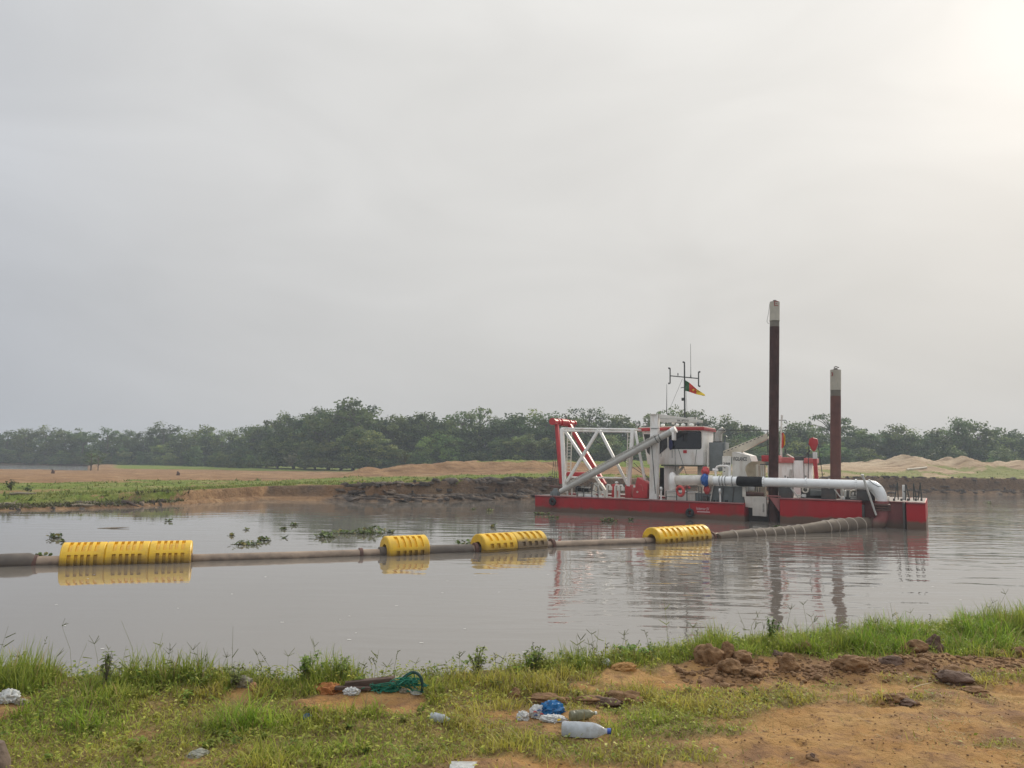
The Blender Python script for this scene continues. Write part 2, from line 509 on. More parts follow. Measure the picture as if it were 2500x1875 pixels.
# ------------------------------------------------------------------ water
def water_material():
    m, t, p = new_mat('river_water')
    ge = N(t, 'ShaderNodeNewGeometry')
    pos = ge.outputs['Position']
    n0 = N(t, 'ShaderNodeTexNoise', inp={'Scale': 0.05, 'Detail': 3.0})
    t.links.new(pos, n0.inputs['Vector'])
    mx = N(t, 'ShaderNodeMix', data_type='RGBA')
    mx.inputs[6].default_value = (0.145, 0.128, 0.107, 1)
    mx.inputs[7].default_value = (0.175, 0.157, 0.134, 1)
    t.links.new(n0.outputs[0], mx.inputs[0])
    t.links.new(mx.outputs[2], p.inputs['Base Color'])
    p.inputs['Roughness'].default_value = 0.035
    p.inputs['IOR'].default_value = 2.2
    # ripples: crests run across the view; calmer water close in on the left, livelier round the vessel
    sep = N(t, 'ShaderNodeSeparateXYZ')
    t.links.new(pos, sep.inputs[0])

    def layer(sx, sy, scale, detail, rough=0.5, rot=0.0):
        mp = N(t, 'ShaderNodeMapping')
        mp.inputs['Scale'].default_value = (sx, sy, 1)
        mp.inputs['Rotation'].default_value = (0, 0, rot)
        t.links.new(pos, mp.inputs[0])
        nz = N(t, 'ShaderNodeTexNoise', inp={'Scale': scale, 'Detail': detail, 'Roughness': rough, 'Distortion': 0.3})
        t.links.new(mp.outputs[0], nz.inputs['Vector'])
        return nz.outputs[0]
    big = layer(0.38, 1.25, 1.0, 2.0, 0.4, math.radians(-12))
    fine = layer(1.1, 3.0, 1.0, 2.0, 0.45, math.radians(8))
    # where it is lively: smooth field in the place, grows to the right of the float line and towards the far bank
    ax = N(t, 'ShaderNodeMapRange', inp={1: -6.0, 2: 6.0, 3: 0.0, 4: 1.0})
    t.links.new(sep.outputs['X'], ax.inputs[0])
    ay = N(t, 'ShaderNodeMapRange', inp={1: 22.0, 2: 50.0, 3: 0.0, 4: 0.32})
    t.links.new(sep.outputs['Y'], ay.inputs[0])
    mxx = N(t, 'ShaderNodeMath', operation='MAXIMUM')
    t.links.new(ax.outputs[0], mxx.inputs[0])
    t.links.new(ay.outputs[0], mxx.inputs[1])
    ar = N(t, 'ShaderNodeMapRange', inp={1: 130.0, 2: 160.0, 3: 0.0, 4: 9.0})
    t.links.new(sep.outputs['Y'], ar.inputs[0])
    mx3 = N(t, 'ShaderNodeMath', operation='MAXIMUM')
    t.links.new(mxx.outputs[0], mx3.inputs[0])
    t.links.new(ar.outputs[0], mx3.inputs[1])
    patch = N(t, 'ShaderNodeTexNoise', inp={'Scale': 0.11, 'Detail': 3.0})
    mpp = N(t, 'ShaderNodeMapping')
    mpp.inputs['Scale'].default_value = (0.5, 1.3, 1)
    t.links.new(pos, mpp.inputs[0])
    t.links.new(mpp.outputs[0], patch.inputs['Vector'])
    pr = N(t, 'ShaderNodeMapRange', inp={1: 0.36, 2: 0.62, 3: 0.35, 4: 1.0})
    t.links.new(patch.outputs[0], pr.inputs[0])
    amp = N(t, 'ShaderNodeMath', operation='MULTIPLY')
    t.links.new(mx3.outputs[0], amp.inputs[0])
    t.links.new(pr.outputs[0], amp.inputs[1])
    am2 = N(t, 'ShaderNodeMath', operation='MULTIPLY_ADD', inp={1: 0.93, 2: 0.07})
    t.links.new(amp.outputs[0], am2.inputs[0])
    s1 = N(t, 'ShaderNodeMath', operation='MULTIPLY', inp={1: 0.05})
    t.links.new(big, s1.inputs[0])
    s2 = N(t, 'ShaderNodeMath', operation='MULTIPLY_ADD', inp={1: 0.010})
    t.links.new(fine, s2.inputs[0])
    t.links.new(s1.outputs[0], s2.inputs[2])
    hh = N(t, 'ShaderNodeMath', operation='MULTIPLY')
    t.links.new(s2.outputs[0], hh.inputs[0])
    t.links.new(am2.outputs[0], hh.inputs[1])
    bp = N(t, 'ShaderNodeBump', inp={'Strength': 1.0, 'Distance': 1.0})
    t.links.new(hh.outputs[0], bp.inputs['Height'])
    t.links.new(bp.outputs[0], p.inputs['Normal'])
    return m


water = MB().add([(-2500, -40, 0), (2500, -40, 0), (2500, 3000, 0), (-2500, 3000, 0)], [(0, 1, 2, 3)]).build('river_water', water_material(), smooth=0)
tag(water, kind='structure')

# ------------------------------------------------------------------ far bank (terrain)
SH_X = np.array([-900, -200, -60, -41, -33.5, -29, -26, -23.2, -20.8, -16, -11.5, -5.1, 1.9, 20, 50, 74, 130, 400, 1200.0])
SH_Y = np.array([20, 30, 41, 45, 47.0, 50, 53, 60, 64.5, 65.5, 65, 68, 73, 85, 102.6, 111, 128, 190, 300.0])
TOP_X = np.array([-900, -60, -33, -26, -20.8, -11.5, -5.1, 1.9, 20, 50, 74, 130, 1200.0])
TOP_Z = np.array([0.5, 0.55, 0.62, 0.85, 1.1, 1.4, 1.75, 1.95, 2.05, 2.2, 2.2, 2.2, 2.2])


def shore_y(X):
    return np.interp(X, SH_X, SH_Y) + 0.5 * fbm(X * 0.25, X * 0 + 3, 3, 5)


def far_height(X, Y):
    """terrain height; t = metres inland of the waterline"""
    t = Y - shore_y(X)
    top = np.interp(X, TOP_X, TOP_Z) + 0.12 * fbm(X * 0.12, Y * 0.12, 3, 11)
    foot = 0.22 * top * sstep(-0.2, 0.8, t)
    ledge = 1.6 + 0.9 * fbm(X * 0.35, Y * 0.1, 3, 21) + np.where(X < -22, 2.5 * sstep(-22, -34, X), 0)
    cliff = foot + (top - foot) * sstep(ledge, ledge + 0.55 + np.where(X < -25, 3.5 * sstep(-25, -33, X), 0), t)
    h = np.where(t < 0, 0.45 * t, cliff)
    h = np.maximum(h, -2.0)
    # gentle rise inland
    h = h + np.where(X > 8, 1.25 * sstep(6, 28, t) * sstep(8, 40, X), 0.10 * sstep(4, 40, t))
    inland = sstep(3, 8, t)
    h = h + inland * (0.10 * fbm(X * 0.2, Y * 0.2, 4, 31) + 0.16 * sstep(18, 30, t) * fbm(X * 0.30, Y * 0.12, 5, 33, 0.6))

    def dune(cx, cy, rx, ry, hh, seed, sharp=1.0):
        q = ((X - cx + 0.5 * fbm(Y * 0.25, X * 0.25, 3, seed)) / rx) ** 2 + ((Y - cy) / ry) ** 2
        return hh * np.exp(-q ** sharp) * (1 + 0.35 * fbm(X * 0.35, Y * 0.35, 5, seed, 0.6))
    # sand heaps behind the grass in the middle
    mid = [dune(-19.5, 108, 3.6, 4, 1.2, 42), dune(-14, 110, 6, 5, 1.5, 41, 1.6), dune(-8, 112, 7, 5, 1.75, 46, 1.4), dune(-1, 112, 7, 5, 1.6, 47, 1.4), dune(3.2, 107, 4.2, 4, 1.55, 43), dune(8, 116, 9, 5, 1.5, 48), dune(6, 122, 26, 6, 1.75, 45, 1.5)]
    h = h + np.maximum.reduce(mid)
    # right-hand heaps of dredged sand
    hp = []
    for i, (px, hh, w) in enumerate([(2060, 0.75, 4), (2105, 0.9, 4), (2150, 1.15, 3.4), (2205, 1.75, 4.0), (2238, 1.85, 3.4), (2305, 1.55, 4.0), (2358, 1.9, 3.0), (2400, 1.4, 3.6), (2440, 1.3, 4.0), (2490, 1.6, 4.0), (2560, 1.4, 5), (2640, 1.7, 6)]):
        cy_ = 139 + 2.5 * math.sin(i * 1.7)
        cx_ = (px - 1250) / FPX * cy_
        hp.append(dune(cx_, cy_, w, 6.5, hh * 1.2, 50 + i, 0.85))
    h = h + np.maximum.reduce(hp)
    lum = sstep(8, 14, t) * sstep(40, 60, X) * (1 - sstep(28, 36, t))
    h = h + lum * 0.35 * np.abs(fbm(X * 0.35, Y * 0.3, 4, 77))
    # river arm and low sand on the far left
    arm = sstep(-0.535, -0.56, X / np.maximum(Y, 1)) * sstep(150, 156, Y) * (1 - sstep(262, 268, Y))
    h = h * (1 - arm) + arm * (-0.8)
    return h


cols_px = np.linspace(-900, 3400, 760)
rows_t = np.concatenate([np.linspace(-4, 0, 10)[:-1], np.linspace(0, 9, 72), np.linspace(9.25, 50, 80)[1:], np.geomspace(50.6, 240, 60), np.geomspace(260, 2300, 14)])
tx = (cols_px - 1250) / FPX
PX_, T_ = np.meshgrid(tx, rows_t, indexing='ij')
# a ray of slope tx crosses the shoreline at distance d0; rows are t metres beyond it
_dd = np.arange(20, 900, 0.25)
d0 = np.array([_dd[np.argmax(_dd >= np.interp(k * _dd, SH_X, SH_Y))] for k in tx])
FY = d0[:, None] + T_
FX = PX_ * FY
FZ = far_height(FX, FY)
gtop = FZ
tt = FY - shore_y(FX)
# what grows or lies where: r = grass, g = dark mud of the bank face, b = pale sand
g1 = sstep(2.2, 3.0, tt + 0.8 * fbm(FX * 0.3, FY * 0.3, 3, 61))
COLPX = np.repeat(cols_px[:, None], len(rows_t), 1)
YG = np.interp(COLPX, [-300, 0, 130, 300, 330, 650, 900, 1200, 1400, 1800], [70, 75, 80, 86, 96, 94, 100, 102, 104, 106])
gr = g1 * (1 - sstep(-3, 3, FY - YG + 5.5 * fbm(FX * 0.10, FY * 0.05, 4, 62)))
gr = gr * (0.45 + 0.55 * sstep(-0.45, 0.0, fbm(FX * 0.22, FY * 0.12, 4, 63)))
gr = np.where(COLPX > 1500, g1 * (1 - sstep(14, 21, tt + 7 * fbm(FX * 0.14, FY * 0.12, 4, 66))) * (0.38 + 0.62 * sstep(-0.25, 0.25, fbm(FX * 0.3, FY * 0.25, 4, 67))), gr)
gr = np.maximum(gr, sstep(116, 119, FY + 3 * fbm(FX * 0.3, FY * 0.3, 3, 64)) * (1 - sstep(135, 142, FY)) * sstep(-8, -2, FX) * (1 - sstep(38, 44, FX)))
gr = np.maximum(gr, 0.8 * sstep(165, 185, FY) * sstep(250, 320, COLPX))
gr = np.maximum(gr, np.exp(-((FX - 75) / 5) ** 2 - ((FY - 131) / 2.5) ** 2))
slope = np.abs(np.gradient(FZ, axis=1) / np.maximum(np.gradient(FY, axis=1), 1e-4))
mud = np.clip((1 - sstep(2.6, 4.0, tt)) * np.clip(0.2 + sstep(-0.15, 0.35, fbm(FX * 0.16, FY * 0.4, 4, 65)) + sstep(-14, 0, FX) * 0.7, 0, 1), 0, 1)
mud = mud * np.where((FX > -29) & (FX < -21), 0.25, 1.0) * np.where(FX > 25, 0.72, 1.0)
pale = sstep(20, 45, FX) * (0.55 * sstep(3, 6, tt) + 0.45 * sstep(20, 28, tt))
cols = np.stack([gr, mud, pale], -1).reshape(-1, 3)
nr = len(rows_t)
I = np.arange(len(cols_px) * nr).reshape(len(cols_px), nr)
faces = np.stack([I[:-1, :-1], I[1:, :-1], I[1:, 1:], I[:-1, 1:]], -1).reshape(-1, 4)


def terrain_material():
    m, t, p = new_mat('far_bank_soil')
    p.inputs['Roughness'].default_value = 0.95
    p.inputs['Specular IOR Level'].default_value = 0.15
    a = N(t, 'ShaderNodeVertexColor', layer_name='Col')
    s = N(t, 'ShaderNodeSeparateColor')
    t.links.new(a.outputs[0], s.inputs[0])
    ge = N(t, 'ShaderNodeNewGeometry')

    def nz(scale, detail, map_=(1, 1, 1)):
        mp = N(t, 'ShaderNodeMapping')
        mp.inputs['Scale'].default_value = map_
        t.links.new(ge.outputs['Position'], mp.inputs[0])
        n = N(t, 'ShaderNodeTexNoise', inp={'Scale': scale, 'Detail': detail, 'Roughness': 0.65})
        t.links.new(mp.outputs[0], n.inputs['Vector'])
        return n.outputs[0]

    def mixc(fac, a_, b_):
        x = N(t, 'ShaderNodeMix', data_type='RGBA')
        for sock, v in ((0, fac), (6, a_), (7, b_)):
            if isinstance(v, tuple):
                x.inputs[sock].default_value = (*v, 1)
            else:
                t.links.new(v, x.inputs[sock])
        return x.outputs[2]

    def rng(v, a_, b_, c_=0.0, d_=1.0):
        r = N(t, 'ShaderNodeMapRange', inp={1: a_, 2: b_, 3: c_, 4: d_})
        t.links.new(v, r.inputs[0])
        return r.outputs[0]
    n1, n2, n3 = nz(0.35, 8), nz(1.6, 6), nz(3.0, 5, (1, 0.5, 4))
    sand = mixc(rng(n1, 0.35, 0.65), (0.22, 0.122, 0.06), (0.37, 0.228, 0.118))
    sand = mixc(rng(nz(0.9, 8), 0.55, 0.72, 0, 0.7), sand, (0.20, 0.115, 0.06))
    sand = mixc(s.outputs['Blue'], sand, mixc(rng(n1, 0.35, 0.65), (0.44, 0.33, 0.215), (0.56, 0.44, 0.30)))
    sand = mixc(rng(nz(0.5, 9, (0.22, 1.6, 1)), 0.48, 0.66, 0, 0.75), sand, (0.17, 0.10, 0.055))
    sand = mixc(rng(nz(0.7, 7, (0.3, 1.3, 1)), 0.56, 0.7, 0, 0.5), sand, (0.52, 0.38, 0.22))
    mudc = mixc(rng(n3, 0.35, 0.65), (0.06, 0.046, 0.037), (0.22, 0.155, 0.105))
    c = mixc(s.outputs['Green'], sand, mudc)
    gc = mixc(rng(n2, 0.35, 0.65), (0.10, 0.155, 0.022), (0.20, 0.235, 0.045))
    gc = mixc(rng(nz(0.2, 4), 0.5, 0.7), gc, (0.26, 0.235, 0.085))
    gc = mixc(s.outputs['Blue'], gc, (0.23, 0.215, 0.085))
    ad = N(t, 'ShaderNodeMath', operation='ADD')
    t.links.new(s.outputs['Red'], ad.inputs[0])
    t.links.new(rng(n2, 0.3, 0.7, -0.3, 0.3), ad.inputs[1])
    c = mixc(rng(ad.outputs[0], 0.4, 0.6), c, gc)
    t.links.new(c, p.inputs['Base Color'])
    bp = N(t, 'ShaderNodeBump', inp={'Strength': 1.0, 'Distance': 0.5})
    t.links.new(nz(1.1, 9), bp.inputs['Height'])
    t.links.new(bp.outputs[0], p.inputs['Normal'])
    return m


TM = terrain_material()
fb = link('far_bank_ground', np_mesh('far_bank_ground', np.stack([FX, FY, FZ], -1).reshape(-1, 3), faces, TM, cols, smooth=True))
tag(fb, kind='structure')


def fh(x, y):
    return float(far_height(np.array([x], float), np.array([y], float))[0])


# grass on the far bank, one mass
def tufts(P, h, w, colA, colB, n=3, lean=0.5):
    """n upright triangles at each point"""
    k = len(P)
    B = np.repeat(P, n, 0)
    B = B + np.concatenate([RNG.normal(0, w, (k * n, 2)), np.zeros((k * n, 1))], 1)
    a = RNG.uniform(0, 2 * np.pi, k * n)
    d = np.stack([np.cos(a), np.sin(a), np.zeros_like(a)], 1)
    hh = np.repeat(h, n)[:, None] * RNG.uniform(0.6, 1.2, (k * n, 1))
    l = RNG.normal(0, lean, (k * n, 2)) * hh
    tip = B + np.concatenate([l, hh], 1)
    ww = hh * RNG.uniform(0.18, 0.4, (k * n, 1))
    V = np.stack([B - d * ww, B + d * ww, tip], 1).reshape(-1, 3)
    q = RNG.uniform(0, 1, (k * n, 1))
    c = np.repeat(colA * (1 - q) + colB * q, 3, 0)
    return V, np.arange(len(V)).reshape(-1, 3), c


cand = RNG.uniform(0, 1, (26000, 2))
ci = (cand[:, 0] * (len(cols_px) - 1)).astype(int)
ri = (9 + cand[:, 1] ** 1.1 * 150).astype(int)
keep = (gr[ci, ri] + RNG.normal(0, 0.15, len(ci)) > 0.55) & ((cols_px[ci] < 1900) | (RNG.uniform(0, 1, len(ci)) < 0.5)) & (cols_px[ci] > -250) & (cols_px[ci] < 2750)
ci, ri = ci[keep], ri[keep]
Pf = np.stack([FX[ci, ri], FY[ci, ri], FZ[ci, ri] - 0.02], 1)
Pf[:, 0] += RNG.uniform(-0.2, 0.2, len(Pf))
hf = RNG.uniform(0.06, 0.2, len(Pf)) * (1 + 1.0 * (RNG.uniform(0, 1, len(Pf)) > 0.94))
V, F, Cc = tufts(Pf, hf, 0.12, np.array([[0.085, 0.125, 0.022]]), np.array([[0.24, 0.24, 0.06]]), 3, 0.5)
LEAF = leaf_mat('grass_blade', trans=0.3, var=0.2, scale=0.8)
fg = link('far_bank_grass', np_mesh('far_bank_grass', V, F, LEAF, Cc))
tag(fg, 'short green grass growing along the top of the far bank', 'grass', kind='stuff')

# slumped slabs of dark mud at the foot of the far bank
SV, SF, SC = [], [], []
nb = 0
for i in range(620):
    u = random.random()
    if u < 0.42:
        x = random.uniform(-15, 4)
    elif u < 0.62:
        x = random.uniform(-38, -25)
    else:
        x = random.uniform(38, 92)
    t_ = random.uniform(0.1, 2.6)
    y = float(shore_y(np.array([x]))[0]) + t_
    z = fh(x, y)
    if x < -24:
        z -= 0.04
    L_a, L_b, hh = random.uniform(0.3, 1.5) * (1.5 if u < 0.42 and random.random() < 0.3 else 0.9), random.uniform(0.15, 0.55), random.uniform(0.05, 0.2)
    if x < -24:
        L_a, L_b, hh = L_a * random.uniform(0.2, 0.7), L_b * 0.6, hh * random.uniform(0.5, 1.6)
    rz, tilt = random.uniform(-0.7, 0.7), random.uniform(-0.5, 0.7)
    pts = []
    m_ = 7
    for zz, sc_ in ((-0.5, 1.05), (0.5, 1.0), (1.0, 0.72)):
        for k in range(m_):
            a = 2 * math.pi * k / m_
            r = 1 + 0.35 * math.sin(k * 2.3 + i) + random.uniform(-0.3, 0.3)
            px_, py_ = L_a * 0.5 * math.cos(a) * r * sc_, L_b * 0.5 * math.sin(a) * r * sc_
            pz_ = zz * hh + tilt * py_ + random.uniform(-0.03, 0.03)
            pts.append((x + px_ * math.cos(rz) - py_ * math.sin(rz), y + px_ * math.sin(rz) + py_ * math.cos(rz), z + pz_))
    fs = []
    for lv in range(2):
        fs += [(lv * m_ + k, lv * m_ + (k + 1) % m_, (lv + 1) * m_ + (k + 1) % m_, (lv + 1) * m_ + k) for k in range(m_)]
    fs += [(2 * m_, 2 * m_ + 1, 2 * m_ + 2, 2 * m_ + 3), (2 * m_, 2 * m_ + 3, 2 * m_ + 4, 2 * m_ + 6), (2 * m_ + 4, 2 * m_ + 5, 2 * m_ + 6, 2 * m_ + 6)][:2]
    SV += pts
    SF += [tuple(q + nb for q in f) for f in fs]
    nb += len(pts)
mud_mat = M('slumped_bank_mud', (0.075, 0.058, 0.045), 0.85, var=0.5, scale=0.7, stain=(0.26, 0.18, 0.115), stain_amt=0.85, stain_scale=0.5, bump=0.6, bscale=4)
sl = link('slumped_mud', np_mesh('slumped_mud', np.array(SV), np.array(SF), mud_mat))
# rank dark weeds and roots hanging over the left shore
xw = RNG.uniform(-44, -24.5, 1500)
yw = shore_y(xw) + RNG.uniform(0.3, 3.6, 1500)
Pw = np.stack([xw, yw, far_height(xw, yw)], 1)
V, F, Cc = tufts(Pw, RNG.uniform(0.08, 0.3, 1500), 0.12, np.array([[0.05, 0.05, 0.022]]), np.array([[0.17, 0.17, 0.06]]), 3, 0.9)
wd_ = link('shore_weeds', np_mesh('shore_weeds', V, F, LEAF, Cc))
tag(wd_, 'rank dark weeds hanging over the muddy left shore', 'weeds', kind='stuff')
tag(sl, 'dark slabs of slumped mud along the foot of the far bank', 'mud', kind='stuff')


# ------------------------------------------------------------------ trees
def crown_mesh(name, seed, n_clump=46, per=60, sparse=False, leaf=0.62, shape='round'):
    """unit-ish crown: 10 m tall tree, foliage as leaf sprays gathered in clumps"""
    r = np.random.default_rng(seed)
    cs, rad = [], []
    while len(cs) < n_clump:
        p = r.uniform(-1, 1, 3)
        if np.linalg.norm(p) > 1:
            continue
        lobes = 1 + 0.25 * np.sin(3 * np.arctan2(p[1], p[0]) + seed)
        if shape == 'round':
            c = np.array([p[0] * 3.4 * lobes, p[1] * 3.2 * lobes, 6.3 + p[2] * 3.2])
        elif shape == 'tall':
            c = np.array([p[0] * 2.6, p[1] * 2.6, 5.6 + p[2] * 4.0])
        else:   # layered umbrella
            c = np.array([p[0] * 4.0, p[1] * 3.6, 7.6 + round(p[2] * 2) * 0.9 + 0.3 * p[1]])
        cs.append(c)
        rad.append(r.uniform(0.55, 1.25) * (0.75 if sparse else 1.0))
    cs, rad = np.array(cs), np.array(rad)
    if not sparse:       # skirts of foliage down towards the ground
        k = int(n_clump * 0.8)
        a = r.uniform(0, 2 * np.pi, k)
        lo = np.stack([np.cos(a) * r.uniform(0.8, 3.1, k), np.sin(a) * r.uniform(0.8, 3.1, k), r.uniform(0.8, 4.2, k)], 1)
        cs, rad = np.concatenate([cs, lo]), np.concatenate([rad, r.uniform(0.6, 1.2, k)])
    m = len(cs)
    C_ = np.repeat(cs, per, 0)
    d = r.normal(0, 1, (m * per, 3))
    d /= np.linalg.norm(d, axis=1)[:, None]
    q = C_ + d * np.repeat(rad, per)[:, None] * r.uniform(0.35, 1.05, (m * per, 1)) * np.array([1.15, 1.15, 0.72])
    nrm = d * 0.6 + r.normal(0, 0.7, q.shape) + np.array([0, 0, 0.6])
    nrm /= np.linalg.norm(nrm, axis=1)[:, None]
    a = np.cross(nrm, r.normal(0, 1, q.shape))
    a /= np.linalg.norm(a, axis=1)[:, None]
    b = np.cross(nrm, a)
    s = leaf * r.uniform(0.35, 1.0, (m * per, 1)) * 0.5
    V = np.stack([q - a * s, q + b * s * 0.55, q + a * s, q - b * s * 0.55], 1).reshape(-1, 3)
    tone = np.repeat(r.uniform(0.75, 1.25, m), per)[:, None] * r.uniform(0.8, 1.2, (m * per, 1))
    hue = np.repeat(r.uniform(0, 1, m), per)[:, None]
    col = (np.array([[0.05, 0.098, 0.028]]) * (1 - hue) + np.array([[0.135, 0.175, 0.052]]) * hue) * tone
    return V, np.arange(len(V)).reshape(-1, 4), np.repeat(col, 4, 0), cs


TREE_LEAF = leaf_mat('tree_foliage', trans=0.35, var=0.35, scale=0.12, hue=0.3)


def trunk_mesh(name, cs, seed, thin=False):
    r = random.Random(seed)
    mb = MB()
    top = 7.5
    mb.tube([(0, 0, -1.0), (0.1, 0.05, 2.0), (-0.1, 0.1, 4.5), (0.05, 0, top)], [0.26, 0.2, 0.15, 0.06], 7)
    for c in r.sample(list(cs), min(16, len(cs))):
        h0 = max(1.6, min(6.8, c[2] - r.uniform(0.8, 2.2)))
        mid = (c[0] * 0.45, c[1] * 0.45, h0 + (c[2] - h0) * 0.6)
        mb.tube([(0, 0, h0), mid, tuple(c)], [0.09, 0.06, 0.025], 5)
    return mb.mesh(name, mt['bark'])


PROTO = []
for i, (shape, sparse, nc, per) in enumerate([('round', False, 46, 60), ('tall', False, 44, 60), ('round', False, 54, 52), ('umbrella', False, 40, 60),
                                              ('tall', False, 50, 55), ('umbrella', True, 22, 34), ('round', True, 26, 34)]):
    V, F, Cc, cs = crown_mesh('crown', 100 + i, nc, per, sparse, 0.62 if not sparse else 0.5, shape)
    PROTO.append((np_mesh('crown', V, F, TREE_LEAF, Cc), trunk_mesh('trunk', cs, i), V, F, Cc, float(np.percentile(V[:, 2], 99.3))))


def tree(px, py_top, Y, kind, width=1.0, base=None, label=None, group=None, name='forest_tree', rz=None, k_h=10.2):
    p = at_y(px, py_top, Y)
    b = base if base is not None else max(fh(p.x, Y), 0.2)
    h = p.z - b
    o = empty(name, (p.x, Y, b - 0.1), random.uniform(0, 6.28) if rz is None else rz)
    s = h / PROTO[kind][5]
    o.scale = (s * width, s * width, s)
    link('crown', PROTO[kind][0], o)
    link('trunk', PROTO[kind][1], o)
    tag(o, label, 'tree', group)
    return o


TG = 'trees of the forest belt'
STRETCH = [(630, 'in the low hazy left stretch of the wood'), (1330, 'in the high wood behind the brown sand heaps'), (2080, 'in the wood behind the red vessel'), (9999, 'in the wood behind the pale sand heaps')]
ORD = 'first second third fourth fifth sixth seventh eighth ninth tenth eleventh twelfth thirteenth fourteenth fifteenth sixteenth seventeenth eighteenth nineteenth twentieth'.split()
ALL_TREES = []
prof = [(-70, 1052), (-20, 1056), (20, 1054), (65, 1048), (115, 1043), (160, 1056), (205, 1049), (265, 1047), (312, 1052), (352, 1058), (402, 1036), (445, 1057), (500, 1042), (545, 1053),
        (585, 1050), (620, 1042), (655, 1030), (722, 1020), (750, 1014), (806, 1006), (838, 996), (900, 1004), (940, 1024), (965, 1017), (1005, 1015), (1048, 1012), (1092, 1018), (1130, 1008),
        (1215, 1024), (1250, 1016), (1302, 1010), (1335, 1012), (1385, 1020), (1410, 1024), (1480, 1022), (1525, 1020), (1580, 1026), (1625, 1006), (1692, 1006), (1745, 1048), (1790, 1022), (1845, 1046),
        (1905, 1050), (1945, 1034), (1985, 1046), (2070, 1040), (2105, 1046), (2140, 1062), (2183, 1040), (2212, 1060), (2240, 1053), (2270, 1062), (2300, 1051), (2385, 1034), (2425, 1066), (2445, 1050), (2490, 1053), (2540, 1050), (2600, 1046), (2660, 1052)]
for i, (px, py) in enumerate(prof):
    D = np.interp(px, [0, 350, 620, 800, 1300, 1900, 2500], [268, 262, 232, 205, 200, 200, 205]) + random.uniform(-4, 6)
    ALL_TREES.append((px, tree(px, py, D, [0, 1, 2, 4, 0, 2, 3, 1, 4, 2][i % 10], random.uniform(0.95, 1.3), 0.3 if px < 640 else 1.2, 'x', TG)))
ALL_TREES.append((868, tree(868, 980, 198, 2, 1.1, 1.2, 'tallest tree of the forest belt, dark and dense with a rounded crest', TG)))
ALL_TREES.append((683, tree(683, 1012, 208, 0, 0.9, 1.2, 'dark tree with a ragged open top at the left shoulder of the high forest', TG)))
ALL_TREES.append((775, tree(775, 998, 206, 4, 0.8, 1.2, 'slim tree rising above its neighbours just left of the tallest dark tree', TG)))
ALL_TREES.append((1172, tree(1172, 996, 204, 5, 0.75, 1.2, 'thin crowned tree with bare twigs showing against the sky above the sand heaps', TG)))
ALL_TREES.append((1438, tree(1438, 996, 205, 5, 0.8, 1.2, 'open, see-through tree rising behind the white lattice frame', TG)))
ALL_TREES.append((1655, tree(1655, 990, 207, 6, 0.5, 1.2, 'small leafy treetop seen beside the signal mast', TG)))
ALL_TREES.append((2026, tree(2026, 1010, 205, 5, 0.9, 1.2, 'sparse tree with airy branches behind the shorter brown pole', TG)))
ALL_TREES.append((2338, tree(2338, 1024, 198, 4, 0.9, 1.2, 'tall clear tree above the pale sand heaps', TG)))
cnt = [0, 0, 0, 0]
for px, o in sorted(ALL_TREES, key=lambda q: q[0]):
    k = next(i for i, q in enumerate(STRETCH) if px < q[0])
    cnt[k] += 1
    if o['label'] == 'x':
        o['label'] = '%s tree from the left %s' % (ORD[cnt[k] - 1], STRETCH[k][1])
# the wood behind and below them, one mass
FV, FF, FC = [], [], []
nb = 0
for i in range(430):
    if i >= 330:
        px = -140 + (i - 330) * 28.2
    else:
        px = random.uniform(-120, 2640) if i < 150 else -120 + (i - 150) * 15.3
    front = i < 85
    low = 150 <= i < 330
    D = float(np.interp(px, [0, 350, 620, 800, 1300, 1900, 2500], [266, 258, 226, 196, 192, 190, 194])) + (random.uniform(-9, -3) if front else random.uniform(8, 18))
    topy = float(np.interp(px, [q[0] for q in prof], [q[1] for q in prof])) + (random.uniform(38, 70) if front else random.uniform(6, 24) if i < 330 else random.uniform(16, 44))
    if low:
        D -= random.uniform(2, 16) + 3
    p = at_y(px, topy, D)
    b = 0.2 if px < 640 else 1.0
    if low:
        p.z = b + random.uniform(2.6, 5.2)
    V, F, Cc = PROTO[random.randrange(5)][2:5]
    s = max((p.z - b) / 9.6, 0.25)
    w = s * random.uniform(1.0, 1.5) if not (front or low) else max(s, 0.35) * random.uniform(1.1, 1.6)
    a = random.uniform(0, 6.28)
    R = np.array([[math.cos(a) * w, -math.sin(a) * w, 0], [math.sin(a) * w, math.cos(a) * w, 0], [0, 0, s]])
    FV.append(V @ R.T + np.array([p.x, D, b]))
    FF.append(F + nb)
    FC.append(Cc * random.uniform(0.75, 1.35) * np.array([[random.uniform(0.9, 1.35), random.uniform(0.95, 1.15), random.uniform(0.8, 1.1)]]))
    nb += len(V)
fo = link('forest', np_mesh('forest', np.concatenate(FV), np.concatenate(FF), TREE_LEAF, np.concatenate(FC)))
tag(fo, 'hazy green undergrowth and back rows of the wood on the far bank', 'forest', kind='stuff')
# lone small tree on the sand, and the pale broad-leaved shrub at the wood's edge
tree(225, 1096, 150, 6, 1.5, 0.5, 'small lone tree standing on the sand flat beside the river arm', None, 'small_tree', k_h=10.2)
o = tree(242, 1101, 149, 6, 1.0, 0.5, 'young spindly tree just right of the lone tree on the sand flat', None, 'small_tree')


